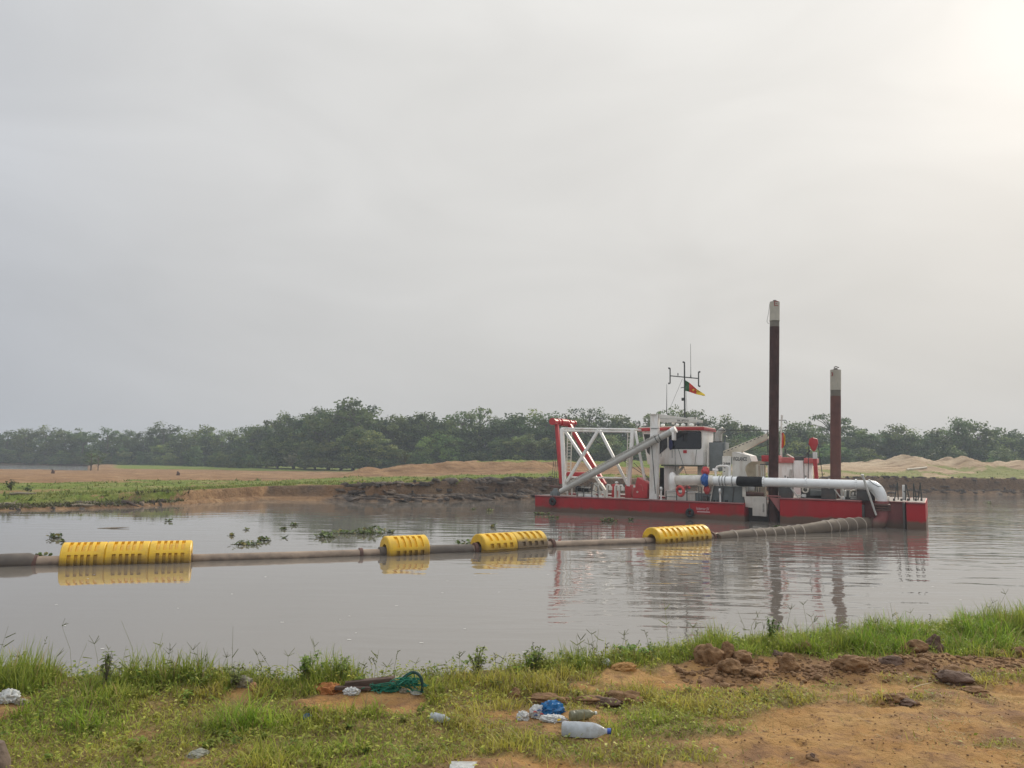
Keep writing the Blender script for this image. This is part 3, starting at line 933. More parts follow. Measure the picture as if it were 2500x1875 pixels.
def shrub(name, px, py, Y, h, w, n, col, leaf, label, base=None, seed=1, stems=9, cat='shrub'):
    """leafy plant: stems from the base, leaves along them"""
    r = np.random.default_rng(seed)
    p = at_y(px, py, Y) if base is None else Vector(base)
    o = empty(name, p)
    mb = MB()
    LV, LC = [], []
    for s in range(stems):
        a, out_ = r.uniform(0, 6.28), r.uniform(0.15, 1.0) * w
        hh = h * r.uniform(0.6, 1.0) * (1 - 0.25 * out_ / w)
        P3 = [np.array([0, 0, 0]) + np.array([math.cos(a), math.sin(a), 0]) * out_ * f ** 1.4 + np.array([0, 0, hh * f]) for f in (0, 0.35, 0.7, 1.0)]
        mb.tube(P3, [h * 0.012, h * 0.01, h * 0.008, h * 0.004], 5)
        for k in range(n // stems):
            f = r.uniform(0.2, 1.0)
            j = min(int(f * 3), 2)
            q = P3[j] * (1 - (f * 3 - j)) + P3[j + 1] * (f * 3 - j)
            d = r.normal(0, 1, 3)
            d[2] = d[2] * 0.5 + 0.25
            d /= np.linalg.norm(d)
            sd = np.cross(d, [0, 0, 1.0])
            sd = sd / (np.linalg.norm(sd) + 1e-6)
            ll = leaf * r.uniform(0.6, 1.1)
            dr = np.array([0, 0, -0.25 * ll])
            LV += [q, q + d * ll * 0.45 + sd * ll * 0.24, q + d * ll + dr, q + d * ll * 0.45 - sd * ll * 0.24]
            LC += [np.array(col) * r.uniform(0.65, 1.35)] * 4
    mb.build('stem', mt['bark'], o)
    LV = np.array(LV)
    lv = link('leaves', np_mesh('leaves', LV, np.arange(len(LV)).reshape(-1, 4), LEAF, np.array(LC)), o)
    lv['kind'] = 'stuff'
    tag(o, label, cat)
    return o


shrub('pale_shrub', 712, 1139, 176, 3.4, 1.9, 420, (0.26, 0.27, 0.17), 0.6, 'pale leaved shrub standing out at the edge of the dark wood', seed=4, stems=14)
shrub('green_shrub', 988, 1130, 150, 3.0, 1.8, 420, (0.11, 0.15, 0.05), 0.45, 'light green bush behind the brown sand heap', seed=5, stems=14)
for i, (px, py, Y, h, w) in enumerate([(560, 1142, 175, 1.6, 3.2), (610, 1141, 172, 1.5, 3.0), (660, 1140, 170, 1.7, 3.0), (770, 1140, 168, 1.9, 3.4), (815, 1140, 165, 1.8, 3.2)]):
    shrub('low_scrub', px, py, Y, h, w, 380, (0.075, 0.11, 0.035), 0.45, '%s clump from the left of low green scrub before the wood' % ORD[i], seed=20 + i, stems=14)['group'] = 'low scrub at the edge of the wood'
shrub('bank_plant', 25, 1196, 60, 0.9, 0.6, 120, (0.07, 0.105, 0.03), 0.28, 'dark weedy plant on the grass at the left end of the far bank', seed=9)
shrub('bank_plant', 66, 1200, 58, 0.6, 0.7, 120, (0.06, 0.11, 0.03), 0.22, 'low dark green plant right of the weedy plant on the far bank', seed=10)

# driftwood along the left shore
for i, (px, py, l, rz, lab) in enumerate([(55, 1219, 2.0, -0.1, 'pale driftwood log lying along the grass edge of the left shore'),
                                          (25, 1227, 1.3, 0.35, 'short grey driftwood branch at the leftmost shore'),
                                          (290, 1229, 1.6, -0.45, 'dark branch slanting into the water where grass gives way to sand'),
                                          (225, 1225, 1.2, -0.3, 'grey branch caught in the muddy bank edge'),
                                          (150, 1234, 1.4, 0.1, 'driftwood stick lying low at the waterline of the left shore')]):
    p = at_z(px, py, 0.35)
    y = max(p.y, float(shore_y(np.array([p.x]))[0]) + 0.4)
    z = fh(p.x, y) + 0.1
    d = Vector((math.cos(rz), math.sin(rz), 0.05 - 0.25 * (i == 2))) * l / 2
    b = Vector((p.x, y, z))
    mb = MB().tube([b - d, b - d * 0.3 + Vector((0, 0, 0.05)), b + d * 0.4, b + d], [0.10, 0.085, 0.07, 0.03], 8)
    mb.tube([b + d * 0.2, b + d * 0.5 + Vector((0, 0.1, 0.25))], [0.05, 0.02], 6)
    tag(mb.build('driftwood', mt['wood' if i == 2 else 'drift']), lab, 'driftwood')
# two dark stumps and a pale pipe out on the sand
for px, py, Y, lab in [(129, 1150, 118, 'small dark stump out on the left sand flat'), (435, 1150, 118, 'small dark stump on the sand below the wood')]:
    p = at_y(px, py, Y)
    z = fh(p.x, Y)
    tag(MB().tube([(p.x, Y, z - 0.1), (p.x + 0.05, Y, z + 0.35), (p.x - 0.1, Y, z + 0.62)], [0.3, 0.24, 0.1], 7).build('stump', mt['wood']), lab, 'stump')
p0, p1 = at_y(2214, 1142, 126), at_y(2262, 1138, 128)
za, zb = fh(p0.x, p0.y) + 0.12, fh(p1.x, p1.y) + 0.12
tag(MB().tube([(p0.x, p0.y, za), (p1.x, p1.y, zb)], 0.16, 10).build('sand_pipe', mt['beige']), 'pale pipe length lying at the foot of the sand heaps', 'pipe')
# ------------------------------------------------------------------ the cutter suction dredger
# own frame: x from bow (left) to stern (right), y from the near side inwards, z above the water
VO = Vector((1.81, 56.5, 0.0))
VX = Vector((22.0, -12.2, 0.0)).normalized()
VY = Vector((-VX.y, VX.x, 0.0))
VRZ = math.atan2(VX.y, VX.x)


def L(px, py, v):
    """point of the vessel's plane y = v seen at a photograph pixel, in the vessel's frame"""
    d = ray(px, py)
    k = (v - (EYE - VO).dot(VY)) / d.dot(VY)
    p = EYE + d * k - VO
    return Vector((p.dot(VX), v, p.z))


def lx(px, v, py=1200):
    return L(px, py, v).x


def lz(px, py, v):
    return L(px, py, v).z


def pbox(mb, px0, py0, px1, py1, v0, v1):
    """box whose near face covers a pixel rectangle at depth v0 and runs back to v1"""
    a, b = L(px0, (py0 + py1) / 2, v0), L(px1, (py0 + py1) / 2, v0)
    pm = (px0 + px1) / 2
    mb.box(a.x, b.x, v0, v1, lz(pm, py1, v0), lz(pm, py0, v0))
    return mb


def PB(name, mat, px0, py0, px1, py1, v0, v1, parent=None, bevel=0.02):
    return pbox(MB(), px0, py0, px1, py1, v0, v1).build(name, mt[mat], parent or DR, bevel=bevel)


def poly(pts, v):
    return [(q.x, q.z) for q in (L(a, b, v) for a, b in pts)]


def text_mesh(s, size, mat, name='lettering', extr=0.004):
    cu = bpy.data.curves.new(name, 'FONT')
    cu.body = s
    cu.size = size
    cu.extrude = extr
    cu.offset = size * 0.012
    to = bpy.data.objects.new(name, cu)
    C.objects.link(to)
    bpy.context.view_layer.update()
    me = bpy.data.meshes.new_from_object(to.evaluated_get(bpy.context.evaluated_depsgraph_get()))
    me.name = name
    bpy.data.objects.remove(to)
    bpy.data.curves.remove(cu)
    me.materials.clear()
    me.materials.append(mat)
    return me


def lettering(s, px0, py1, px1, v, h_px, mat, parent, sx=1.0):
    """text on a near-facing plane: from px0 to px1, foot at py1"""
    a, b = L(px0, py1, v), L(px1, py1, v)
    hh = lz(px0, py1 - h_px, v) - a.z
    me = text_mesh(s, hh / 0.72, mt[mat])
    w = max(q.co.x for q in me.vertices) - min(q.co.x for q in me.vertices)
    o = link('lettering', me, parent, (a.x, v, a.z))
    o.rotation_euler = (math.pi / 2, 0, 0)
    o.scale = ((b.x - a.x) / w, 1, 1)
    return o


DR = empty('cutter_dredger', VO, VRZ)
tag(DR, 'red hulled cutter suction dredger with white lattice frame, raised cab and long deck pipe', 'dredger')

ZF = 0.5 * (lz(1400, 1211.5, 0) + lz(1800, 1229.5, 0))       # foredeck height
ZR = 0.5 * (lz(1930, 1217.5, 0) + lz(2230, 1226, 0))         # afterdeck height
S1 = lx(1816, 0)                                              # aft end of the near side pontoon
S2 = lx(1903, 0)                                              # forward end of the aft pontoon
S3 = lx(2103, 0)
S4 = lx(2211, 0)
SE = lx(2258, 0)
print('deck heights', ZF, ZR, 'stations', S1, S2, S3, S4, SE)


def pontoon(x0, x1, y0, y1, top, mat, name='side_pontoon', rake=0.0):
    mb = MB().prism([(x0, -0.9), (x0 - 0.0, top), (x1, top), (x1, -0.9)], y0, y1)
    h = mb.build(name, mt[mat], DR, bevel=0.03)
    MB().box(x0 + 0.05, x1 - 0.05, y0 + 0.05, y1 - 0.05, top - 0.03, top + 0.012).build('deck_plate', mt['deck'], h)
    for yy in (y0 - 0.02, y1 + 0.02):
        MB().tube([(x0, yy, top - 0.03), (x1, yy, top - 0.03)], 0.045, 8).build('rubbing_edge', mt['dullred'], h)
    return h


P1 = pontoon(0.0, S1, 0.0, 2.3, ZF, 'red')
P2 = pontoon(0.0, S1, 5.9, 8.2, ZF, 'red')
P3 = pontoon(S1 - 4.2, S2 + 0.3, 2.36, 5.84, ZF + 0.02, 'dullred', 'pump_room')
# aft pontoon with the recess for the discharge elbow
P4 = pontoon(S2, S3, 0.0, 8.2, ZR, 'redrear', 'aft_pontoon')
P5 = pontoon(S3 + 0.004, S4 - 0.004, 0.75, 8.196, ZR - 0.006, 'dullred', 'recess_wall')  # duller red puts the recess's own shade into the wall colour
P6 = pontoon(S4, SE, 0.0, 8.2, ZR + 0.004, 'redrear', 'stern_pontoon')
PB('recess_shade', 'darkgrey', 2103, 1233, 2110, 1262, 0.03, 0.6)  # dark strips painted where the recess returns lie in shade
PB('recess_shade', 'darkgrey', 2204, 1228, 2209.5, 1289, 0.06, 0.7)
# plates and seams on the hull side
for px in (1420, 1530, 1640, 1730):
    a = lx(px, 0)
    MB().box(a - 0.012, a + 0.012, -0.012, 0.02, 0.1, ZF - 0.1).build('weld_seam', mt['red'], P1)
for px in (1960, 2030):
    a = lx(px, 0)
    MB().box(a - 0.012, a + 0.012, -0.01, 0.02, 0.1, ZR - 0.1).build('weld_seam', mt['redrear'], P4)
# white plate in the gap, the dark slot of the spud and its bracket
WP = MB().prism(poly([(1817, 1212), (1871, 1213), (1871, 1261), (1837, 1259), (1837, 1240), (1820, 1238)], 0.35), 0.35, 0.7).build('side_plate', mt['rustwhite'], DR, bevel=0.015)
for i in range(7):
    PB('ladder_slot', 'darkgrey', 1862, 1230 + i * 3.1, 1866, 1231.6 + i * 3.1, 0.344, 0.36, WP, 0)
MB().box(lx(1817, .5), lx(1902, .5), 1.3, 2.3, -0.9, ZF).build('slot_void_shade', mt['darkgrey'], DR)  # dark grey colour paints the unlit void behind the spud
MB().prism(poly([(1878, 1214), (1903, 1216), (1903, 1250)], 0.12), 0.12, 0.2).build('bracket', mt['dullred'], DR)
PB('slot_rail', 'dullred', 1872, 1210, 1906, 1213, 0.1, 1.4)

# lettering on the hull
lettering('ltdemar JV', 1700, 1244.5, 1731, -0.016, 7.0, 'whiteink', P1)
PB('lettering_underline', 'whiteink', 1702, 1248.5, 1733, 1251, -0.016, 0.0, P1, 0)

# ---- lattice frame on the foredeck (near side frame and its far twin)
def lattice(v, mat, full=True):
    seg = [((1372, 1046), (1379, 1203), 0.25), ((1379, 1051), (1478, 1200), 0.19), ((1461, 1050), (1384, 1176), 0.20),
           ((1464, 1050), (1532, 1182), 0.18), ((1545, 1048), (1535, 1187), 0.25), ((1551, 1052), (1575, 1176), 0.16)]
    for a, b, w in seg:
        MB().bar(L(*a, 1.2) + Vector((0, v - 1.2, 0)), L(*b, 1.2) + Vector((0, v - 1.2, 0)), w, w, (0, 1, 0)).build('lattice_bar', mt[mat], DR, bevel=0.02)
    a, b = L(1371, 1046, 1.2), L(1550, 1048.5, 1.2)
    for dz in (0, -0.17):
        MB().tube([a + Vector((0, v - 1.2, dz)), b + Vector((0, v - 1.2, dz))], 0.07, 8).build('top_chord', mt[mat], DR)
    a, b = L(1392, 1165, 1.2), L(1532, 1167, 1.2)
    MB().tube([a + Vector((0, v - 1.2, 0)), b + Vector((0, v - 1.2, 0))], 0.06, 8).build('lower_chord', mt[mat], DR)


lattice(1.2, 'white')
for px, py in ((1372, 1046), (1549, 1048)):
    a = L(px, py, 1.2)
    MB().bar(a, a + Vector((0, 2.2, 0)), 0.14).build('cross_beam', mt['white'], DR)


def ladder(a0, a1, v, w_px, rungs, mat='offwhite'):
    lo = empty('access_ladder', (0, 0, 0), parent=DR)
    (ax, ay), (bx, by) = a0, a1
    for s in (-0.5, 0.5):
        MB().bar(L(ax + s * w_px, ay, v), L(bx + s * w_px, by, v), 0.05, 0.05, (0, 1, 0)).build('stile', mt[mat], lo)
    rb = MB().tube([L(0, 0, v) * 0, Vector((1, 0, 0))], 0.022, 6).mesh('rung', mt[mat])
    for i in range(rungs):
        f = (i + 0.5) / rungs
        p = L(ax + (bx - ax) * f - w_px / 2, ay + (by - ay) * f, v)
        q = L(ax + (bx - ax) * f + w_px / 2, ay + (by - ay) * f, v)
        o = link('rung', rb, lo, p)
        o.scale = ((q - p).length, 1, 1)
    return lo


ladder((1391, 1049), (1388, 1155), 1.9, 10, 14)
ladder((1537, 1051), (1533, 1180), 1.9, 8, 14)

# ---- red bow gantry with its sheave roller
G = empty('bow_gantry', (0, 0, 0), parent=DR)
vt0, vt1 = 1.7, 5.6
ga = L(1349, 1029, vt0)
gb = Vector((ga.x, vt1, ga.z + 0.05))
MB().tube([ga, gb], 0.21, 14).build('beam', mt['redpaint'], G)
rl = MB()
n_ = 9
for i in range(n_):
    f0, f1 = 0.34 + 0.30 * i / n_, 0.34 + 0.30 * (i + 0.55) / n_
    rl.tube([ga.lerp(gb, f0), ga.lerp(gb, f1)], 0.29, 14)
rl.build('roller', mt['redpaint'], G)
for f in (0.0, 0.22, 0.75, 0.98):
    MB().tube([ga.lerp(gb, f) - Vector((0, 0.06, 0)), ga.lerp(gb, f) + Vector((0, 0.06, 0))], 0.27, 14).build('collar', mt['redpaint'], G)
foot = L(1371, 1181, 2.2)
hd = ga.lerp(gb, 0.18)
MB().bar(hd, foot, 0.24, 0.28, (0, 1, 0)).build('leg', mt['redpaint'], G, bevel=0.02)
ft2 = L(1476, 1183, 4.0)
hd2 = ga.lerp(gb, 0.72)
MB().bar(hd2, ft2, 0.30, 0.34, (0, 1, 0)).build('leg', mt['redpaint'], G, bevel=0.02)
lm = ga.lerp(gb, 0.62)
MB().tube([lm + Vector((0, 0, 0.15)), lm + Vector((0.02, 0, 0.5)), lm + Vector((-0.15, 0, 0.7))], 0.05, 6).build('lamp', mt['rail'], G)
a, b = L(1381, 1155, 4.2), L(1443, 1153, 4.2)
MB().box(a.x, b.x, 3.6, 4.8, a.z - 0.25, a.z + 0.1).build('ladder_head', mt['redpaint'], DR, bevel=0.05)
# hoisting wires at the bow
for i in range(4):
    p = L(1352 + i * 4.5, 1095 + i * 3, 2.6)
    q = L(1345 + i * 6.5, 1187, 2.6)
    MB().tube([hd + Vector((0.05 * i - 0.1, 0.5, -0.1)), q], 0.02, 5).build('hoist_wire', mt['rail'], DR)
MB().tube([L(1343, 1187, 2.6), L(1378, 1190, 2.6)], 0.09, 8).build('hoist_block', mt['hoseflange'], DR)
# stay wires from the gantry aft
w0 = L(1402, 1036, 3.2)
for q in (L(1478, 1089, 3.2), L(1600, 1178, 3.2)):
    MB().tube([w0, w0.lerp(q, 0.5) - Vector((0, 0, 0.12)), q], 0.025, 5).build('stay_wire', mt['rail'], DR)
MB().tube([L(1405, 1037, 3.0), L(1480, 1045, 3.0), L(1552, 1049, 3.0)], 0.02, 5).build('stay_wire', mt['rail'], DR)
MB().tube([L(1548, 1130, 2.4), L(1576, 1160, 2.4), L(1590, 1180, 2.4)], 0.025, 5).build('stay_wire', mt['rail'], DR)

# ---- anchor boom stowed along the side, with its ladder
B = empty('anchor_boom', (0, 0, 0), parent=DR)
b0, b1 = L(1368, 1200, 0.45), L(1641, 1052.5, 0.45)
MB().tube([b0, b0.lerp(b1, 0.06), b0.lerp(b1, 0.5), b0.lerp(b1, 0.9), b1], [0.17, 0.215, 0.225, 0.22, 0.215], 16).build('boom_tube', mt['boom'], B)
bd = (b1 - b0).normalized()
bn = Vector((-bd.z, 0, bd.x))
hd_ = MB().tube([b1 - bd * 0.05, b1 + bd * 0.28], [0.25, 0.25], 16)
hd_.build('boom_head', mt['white'], B)
MB().box(b1.x + 0.05, b1.x + 0.2, 0.15, 0.75, b1.z - 0.62, b1.z - 0.1).build('head_sheave', mt['white'], B, bevel=0.04)
for s in (-0.19, 0.19):
    MB().bar(b0.lerp(b1, 0.08) + bn * 0.30 + Vector((0, s, 0)), b0.lerp(b1, 0.88) + bn * 0.30 + Vector((0, s, 0)), 0.035).build('ladder_rail', mt['boom'], B)
rg = MB().box(-0.03, 0.03, -0.2, 0.2, 0, 0.1).mesh('ladder_rung', mt['boom'])
for i in range(44):
    o = link('ladder_rung', rg, B, b0.lerp(b1, 0.08 + 0.8 * i / 43) + bn * 0.2)
for f in (0.87, 0.9):
    MB().torus(b0.lerp(b1, f), bd, 0.23, 0.03, 16, 6).build('band', mt['rail'], B)
f0 = MB().box(b0.x - 0.7, b0.x - 0.15, 0.2, 0.75, ZF, ZF + 0.28)
f0.prism([(b0.x - 0.75, ZF + 0.1), (b0.x - 0.1, ZF + 0.1), (b0.x - 0.2, ZF + 0.55), (b0.x - 0.45, ZF + 0.55)], 0.3, 0.38)
f0.build('boom_heel', mt['grey'], B, bevel=0.02)
MB().bar(b0.lerp(b1, 0.82) - bn * 0.1, L(1600, 1205, 0.55), 0.05).build('boom_stay', mt['rail'], B)

# ---- deck column with davit beam
K = empty('davit_crane', (0, 0, 0), parent=DR)
ca, cb = L(1599.5, 1012, 0.95), L(1597, 1216, 0.95)
cb.z = ZF
MB().bar(ca, cb, 0.54, 0.5, (0, 1, 0)).build('column', mt['white'], K, bevel=0.03)
MB().tube([ca + Vector((0, 0, 0.02)), ca - Vector((0, 0, 0.03))], 0.36, 14).build('column_cap', mt['offwhite'], K)
MB().prism(poly([(1606, 1011), (1613, 1011), (1680, 1021), (1714, 1025.5), (1713, 1032), (1613, 1031)], 0.85), 0.85, 1.1).build('davit_beam', mt['offwhite'], K, bevel=0.01)
MB().prism(poly([(1612, 1020.5), (1680, 1023.0), (1680, 1023.8), (1612, 1022)], 0.835), 0.835, 0.86).build('beam_flange', mt['boom'], K)
lettering('SWL UPTO 4.5', 1653, 1029.3, 1681, 0.845, 4.4, 'ink', K)
MB().torus(ca.lerp(cb, 0.178), (0, 0, 1), 0.30, 0.02, 4, 6)
PB('column_band', 'grey', 1589, 1045, 1610.5, 1046.2, 0.66, 0.70, K, 0)
MB().sphere(L(1704, 1035, 0.8), 0.13).build('hook_block', mt['grey'], K)

# ---- control cab on its pedestal
CB = empty('control_cab', (0, 0, 0), parent=DR)
vc = 1.75
xa, xb = lx(1632, vc, 1080), lx(1716, vc, 1080)
xl = lx(1567, 2.7, 1080)
zt, zb = lz(1672, 1050, vc), lz(1672, 1135, vc)
plan_t = [(xa, vc), (xb, vc), (xb, 4.6), (xl + 0.5, 4.6), (xl, 4.1), (xl, 2.75)]
xl2 = lx(1580, 2.7, 1130)
plan_b = [(xa + 0.05, vc), (xb - 0.02, vc), (xb - 0.02, 4.5), (xl2 + 0.5, 4.5), (xl2, 4.0), (xl2, 2.8)]
nn = len(plan_t)
cab = MB().add([(x, y, zb) for x, y in plan_b] + [(x, y, zt) for x, y in plan_t],
               [tuple(range(nn)), tuple(range(2 * nn - 1, nn - 1, -1))] + [(i, i + nn, (i + 1) % nn + nn, (i + 1) % nn) for i in range(nn)])
cab.build('cab_shell', mt['white'], CB, bevel=0.03)
roof = [(xa - 0.1, vc - 0.22), (xb + 0.14, vc - 0.22), (xb + 0.14, 4.8), (xl + 0.3, 4.8), (xl - 0.28, 4.2), (xl - 0.28, 2.65)]
MB().slab(roof, zt - 0.02, zt + 0.20).build('roof', mt['redpaint'], CB, bevel=0.03)
MB().slab([(x * 0.98 + xa * 0.02, y * 0.96 + 0.13) for x, y in roof], zt + 0.20, zt + 0.26).build('roof_deck', mt['offwhite'], CB)


def window(pts, v, dv=0.0):
    w = MB().prism(poly(pts, v), v - 0.012, v + 0.02).build('window', mt['glass'], CB)
    return w


wz0, wz1 = lz(1672, 1095.5, vc), lz(1672, 1053.5, vc)
wx0, wx1 = lx(1633.5, vc, 1075), lx(1711.5, vc, 1075)
rr = 0.14
wp = []
for cx_, cz_, a0_ in ((wx1 - rr, wz1 - rr, 0), (wx0 + rr, wz1 - rr, 90), (wx0 + rr, wz0 + rr, 180), (wx1 - rr, wz0 + rr, 270)):
    wp += [(cx_ + rr * math.cos(math.radians(a0_ + t_)), cz_ + rr * math.sin(math.radians(a0_ + t_))) for t_ in (0, 30, 60, 90)]
MB().prism(wp, vc - 0.02, vc + 0.02).build('window', mt['glass'], CB)
MB().prism([((x - (wx0 + wx1) / 2) * 1.03 + (wx0 + wx1) / 2, (z - (wz0 + wz1) / 2) * 1.05 + (wz0 + wz1) / 2) for x, z in wp], vc - 0.01, vc + 0.02).build('window_gasket', mt['black'], CB)
# windows of the angled front face
def on_front(f, z):
    k = (z - zb) / (zt - zb)
    ax_, ay_ = plan_b[0][0] + (plan_t[0][0] - plan_b[0][0]) * k, vc
    bx_, by_ = plan_b[5][0] + (plan_t[5][0] - plan_b[5][0]) * k, plan_b[5][1] + (plan_t[5][1] - plan_b[5][1]) * k
    nx, ny = (by_ - ay_), -(bx_ - ax_)
    ln = math.hypot(nx, ny)
    s = -1 if nx > 0 else 1
    return Vector((ax_ + (bx_ - ax_) * f + s * nx / ln * 0.02, ay_ + (by_ - ay_) * f + s * ny / ln * 0.02, z))


def front_pane(pts):
    q = [on_front(f, zb + (zt - zb) * k) for f, k in pts]
    inn = [p + Vector((0.03, 0.03, 0)) for p in q]
    n = len(q)
    MB().add(q + inn, [tuple(range(n)), tuple(range(2 * n - 1, n - 1, -1))] + [(i, i + n, (i + 1) % n + n, (i + 1) % n) for i in range(n)]).build('window', mt['glass'], CB)


front_pane([(0.06, 0.9), (0.42, 0.9), (0.42, 0.3), (0.06, 0.5)])
front_pane([(0.52, 0.9), (0.95, 0.9), (0.93, 0.36), (0.72, 0.2), (0.52, 0.34)])
PB('nameplate', 'redpaint', 1668, 1099, 1676.5, 1106.5, vc - 0.03, vc + 0.01, CB, 0)
MB().box(xa - 0.5, xb + 0.1, vc - 0.1, 4.5, zb - 0.1, zb - 0.01).build('cab_floor', mt['rail'], CB)
pe = MB()
pbox(pe, 1621, 1137, 1646, 1214, 2.2, 3.4)
pe.build('pedestal', mt['white'], CB, bevel=0.04)
PB('cab_leg', 'offwhite', 1703, 1137, 1716, 1215, 3.4, 3.7, CB)
PB('cab_leg', 'offwhite', 1652, 1137, 1657, 1200, 3.9, 4.1, CB)
MB().bar(L(1647, 1165, 2.6), L(1668, 1140, 2.6), 0.16).build('brace', mt['offwhite'], CB)
PB('doorway', 'black', 1611, 1142, 1622, 1210, 2.6, 2.65, CB, 0)
# roof fittings
for px in (1618, 1652, 1668, 1688):
    a = L(px, 1041, 2.3)
    a.z = zt + 0.26
    MB().sphere(a + Vector((0, 0, 0.12)), (0.16, 0.16, 0.11)).build('roof_dome', mt['lamp'], CB)
for px, v in ((1644, 1.6), (1703, 1.7), (1558, 2.8), (1575, 2.8)):
    a = L(px, 1040, v)
    fl = MB().box(a.x - 0.15, a.x + 0.15, v - 0.05, v + 0.1, zt + 0.34, zt + 0.58)
    fl.bar((a.x, v, zt + 0.2), (a.x, v, zt + 0.36), 0.04)
    f_ = fl.build('floodlight', mt['rail'], CB, bevel=0.02)
    MB().box(a.x - 0.11, a.x + 0.11, v - 0.06, v - 0.045, zt + 0.38, zt + 0.54).build('lens', mt['lamp'], f_)
a = L(1690, 1020, 3.0)
vent = MB()
vent.box(a.x - 0.28, a.x + 0.28, 2.7, 3.3, zt + 0.3, zt + 0.95)
vent.build('roof_cabinet', mt['boom'], CB, bevel=0.02)
for s in (-0.3, 0.3):
    MB().bar((a.x + s, 2.68, zt + 0.25), (a.x + s, 2.68, zt + 0.95), 0.06).build('cabinet_post', mt['rail'], CB)
# hanging lines and cloth on the cab
for a_, b_ in (((1656, 1096), (1676, 1160)), ((1648, 1096), (1649, 1150)), ((1701, 1098), (1696, 1137)), ((1614, 1095), (1614, 1115)), ((1641, 1090), (1641, 1118))):
    MB().tube([L(*a_, vc - 0.25), L(*b_, vc - 0.25)], 0.018, 5).build('line', mt['rail'], CB)
MB().sphere(L(1637.5, 1086, vc - 0.2), (0.15, 0.08, 0.36), 10, 8).build('hung_cloth', mt['bluecloth'], CB)
# mast with cross arm
MS = empty('signal_mast', (0, 0, 0), parent=DR)
vm = 3.0
mbase = L(1672, 1040, vm)
mbase.z = zt + 0.2
mtop = L(1671, 884, vm)
MB().tube([mbase, mtop], [0.065, 0.05], 8).build('pole', mt['rail'], MS)
MB().tube([L(1636.5, 917.5, vm), L(1705, 924, vm)], 0.042, 6).build('cross_arm', mt['rail'], MS)
for px, y0, y1, sgn in ((1636, 899, 936, -1), (1705.5, 908, 943, 1)):
    MB().tube([L(px, y0, vm), L(px, y1, vm)], 0.045, 6).build('arm_post', mt['rail'], MS)
    for yy in (y0, y1):
        MB().tube([L(px, yy, vm), L(px + sgn * 4, yy, vm)], [0.05, 0.075], 6).build('lamp', mt['rail'], MS)
MB().tube([mtop, L(1667, 884, vm)], [0.05, 0.07], 6).build('lamp', mt['rail'], MS)
MB().tube([L(1686.5, 921, vm), L(1686.5, 912, vm), L(1686, 839, vm)], [0.05, 0.02, 0.012], 6).build('whip_aerial', mt['rail'], MS)
MB().tube([L(1627.5, 1010, vm), L(1627.7, 985, vm), L(1628, 938, vm)], [0.03, 0.025, 0.012], 6).build('whip_aerial', mt['rail'], MS)
MB().tube([L(1666, 925, vm), L(1634, 1001, vm)], 0.01, 4).build('stay', mt['rail'], MS)
MB().tube([L(1675, 950, vm), L(1677, 1003, vm)], 0.01, 4).build('stay', mt['rail'], MS)
PB('lamp_box', 'rail', 1663.5, 971, 1669.5, 978, vm - 0.1, vm + 0.1, MS)
MB().tube([L(1662, 947, vm), L(1671, 945.5, vm)], 0.03, 5).build('bracket', mt['rail'], MS)
MB().tube([L(1655, 917, vm), L(1655, 911, vm)], 0.04, 5).build('lamp', mt['rail'], MS)

# ---- exhaust stack
X = empty('exhaust_stack', (0, 0, 0), parent=DR)
PB('casing', 'grey', 1731, 1080, 1765, 1150, 2.4, 3.6, X, 0.04)
PB('casing', 'grey', 1764, 1080, 1771, 1150, 2.5, 3.55, X, 0.03)
PB('casing_band', 'darkgrey', 1740, 1077.5, 1760, 1080, 2.7, 3.3, X)
e0, e1, e2 = L(1751, 1079, 2.9), L(1752, 1062, 2.9), L(1767, 1048, 2.9)
MB().tube([e0, e1, e1.lerp(e2, 0.4) + Vector((-0.03, 0, 0.05)), e2], [0.2, 0.2, 0.2, 0.21], 14).build('exhaust_pipe', mt['boom'], X)
ed = (e2 - e1).normalized()
MB().tube([e2 - ed * 0.02, e2 + ed * 0.02], 0.195, 14).build('pipe_mouth', mt['black'], X)
MB().tube([L(1761, 1077, 2.9), L(1761, 1060, 2.9)], 0.07, 8).build('exhaust_pipe', mt['offwhite'], X)
MB().tube([L(1770, 1080, 2.9), L(1770, 1069, 2.9), L(1774, 1065, 2.9)], 0.07, 8).build('exhaust_pipe', mt['grey'], X)
st = ladder((1722, 1094), (1722, 1140), 2.3, 11, 8, 'white')
for s in (-6.5, 6.5):
    MB().tube([L(1722 + s, 1088, 2.3), L(1722 + s, 1140, 2.3)], 0.03, 6).build('handrail', mt['white'], st)

# ---- deck crane with cream boom and housing
DC = empty('deck_crane', (0, 0, 0), parent=DR)
c0, c1 = L(1766, 1111, 2.6), L(1874, 1065, 2.6)
cd = (c1 - c0).normalized()
cn = Vector((-cd.z, 0, cd.x))
bm_ = [c0 - cn * 0.32, c0 - cn * 0.32 + cd * 0.5, c0.lerp(c1, 0.35) - cn * 0.32, c1 - cn * 0.18, c1 + cn * 0.18, c0 + cn * 0.24, c0 - cd * 0.2]
MB().prism([(q.x, q.z) for q in bm_], 2.45, 2.85).build('crane_boom', mt['beige'], DC, bevel=0.02)
sl_ = MB().box(-0.07, 0.07, -0.01, 0.02, -0.022, 0.022).mesh('boom_slot', mt['darkgrey'])
for i in range(11):
    o = link('boom_slot', sl_, DC, c0.lerp(c1, 0.06 + 0.085 * i) + cn * 0.13 + Vector((0, -0.155, 0)))
    o.rotation_euler = (0, -math.atan2(cd.z, cd.x), 0)
MB().torus(c1 + cd * 0.1, (0, 1, 0), 0.2, 0.06, 14, 6).build('boom_sheave', mt['offwhite'], DC)
MB().tube([L(1795, 1103, 2.7), L(1862, 1073, 2.7)], 0.05, 6).build('lift_ram', mt['offwhite'], DC)
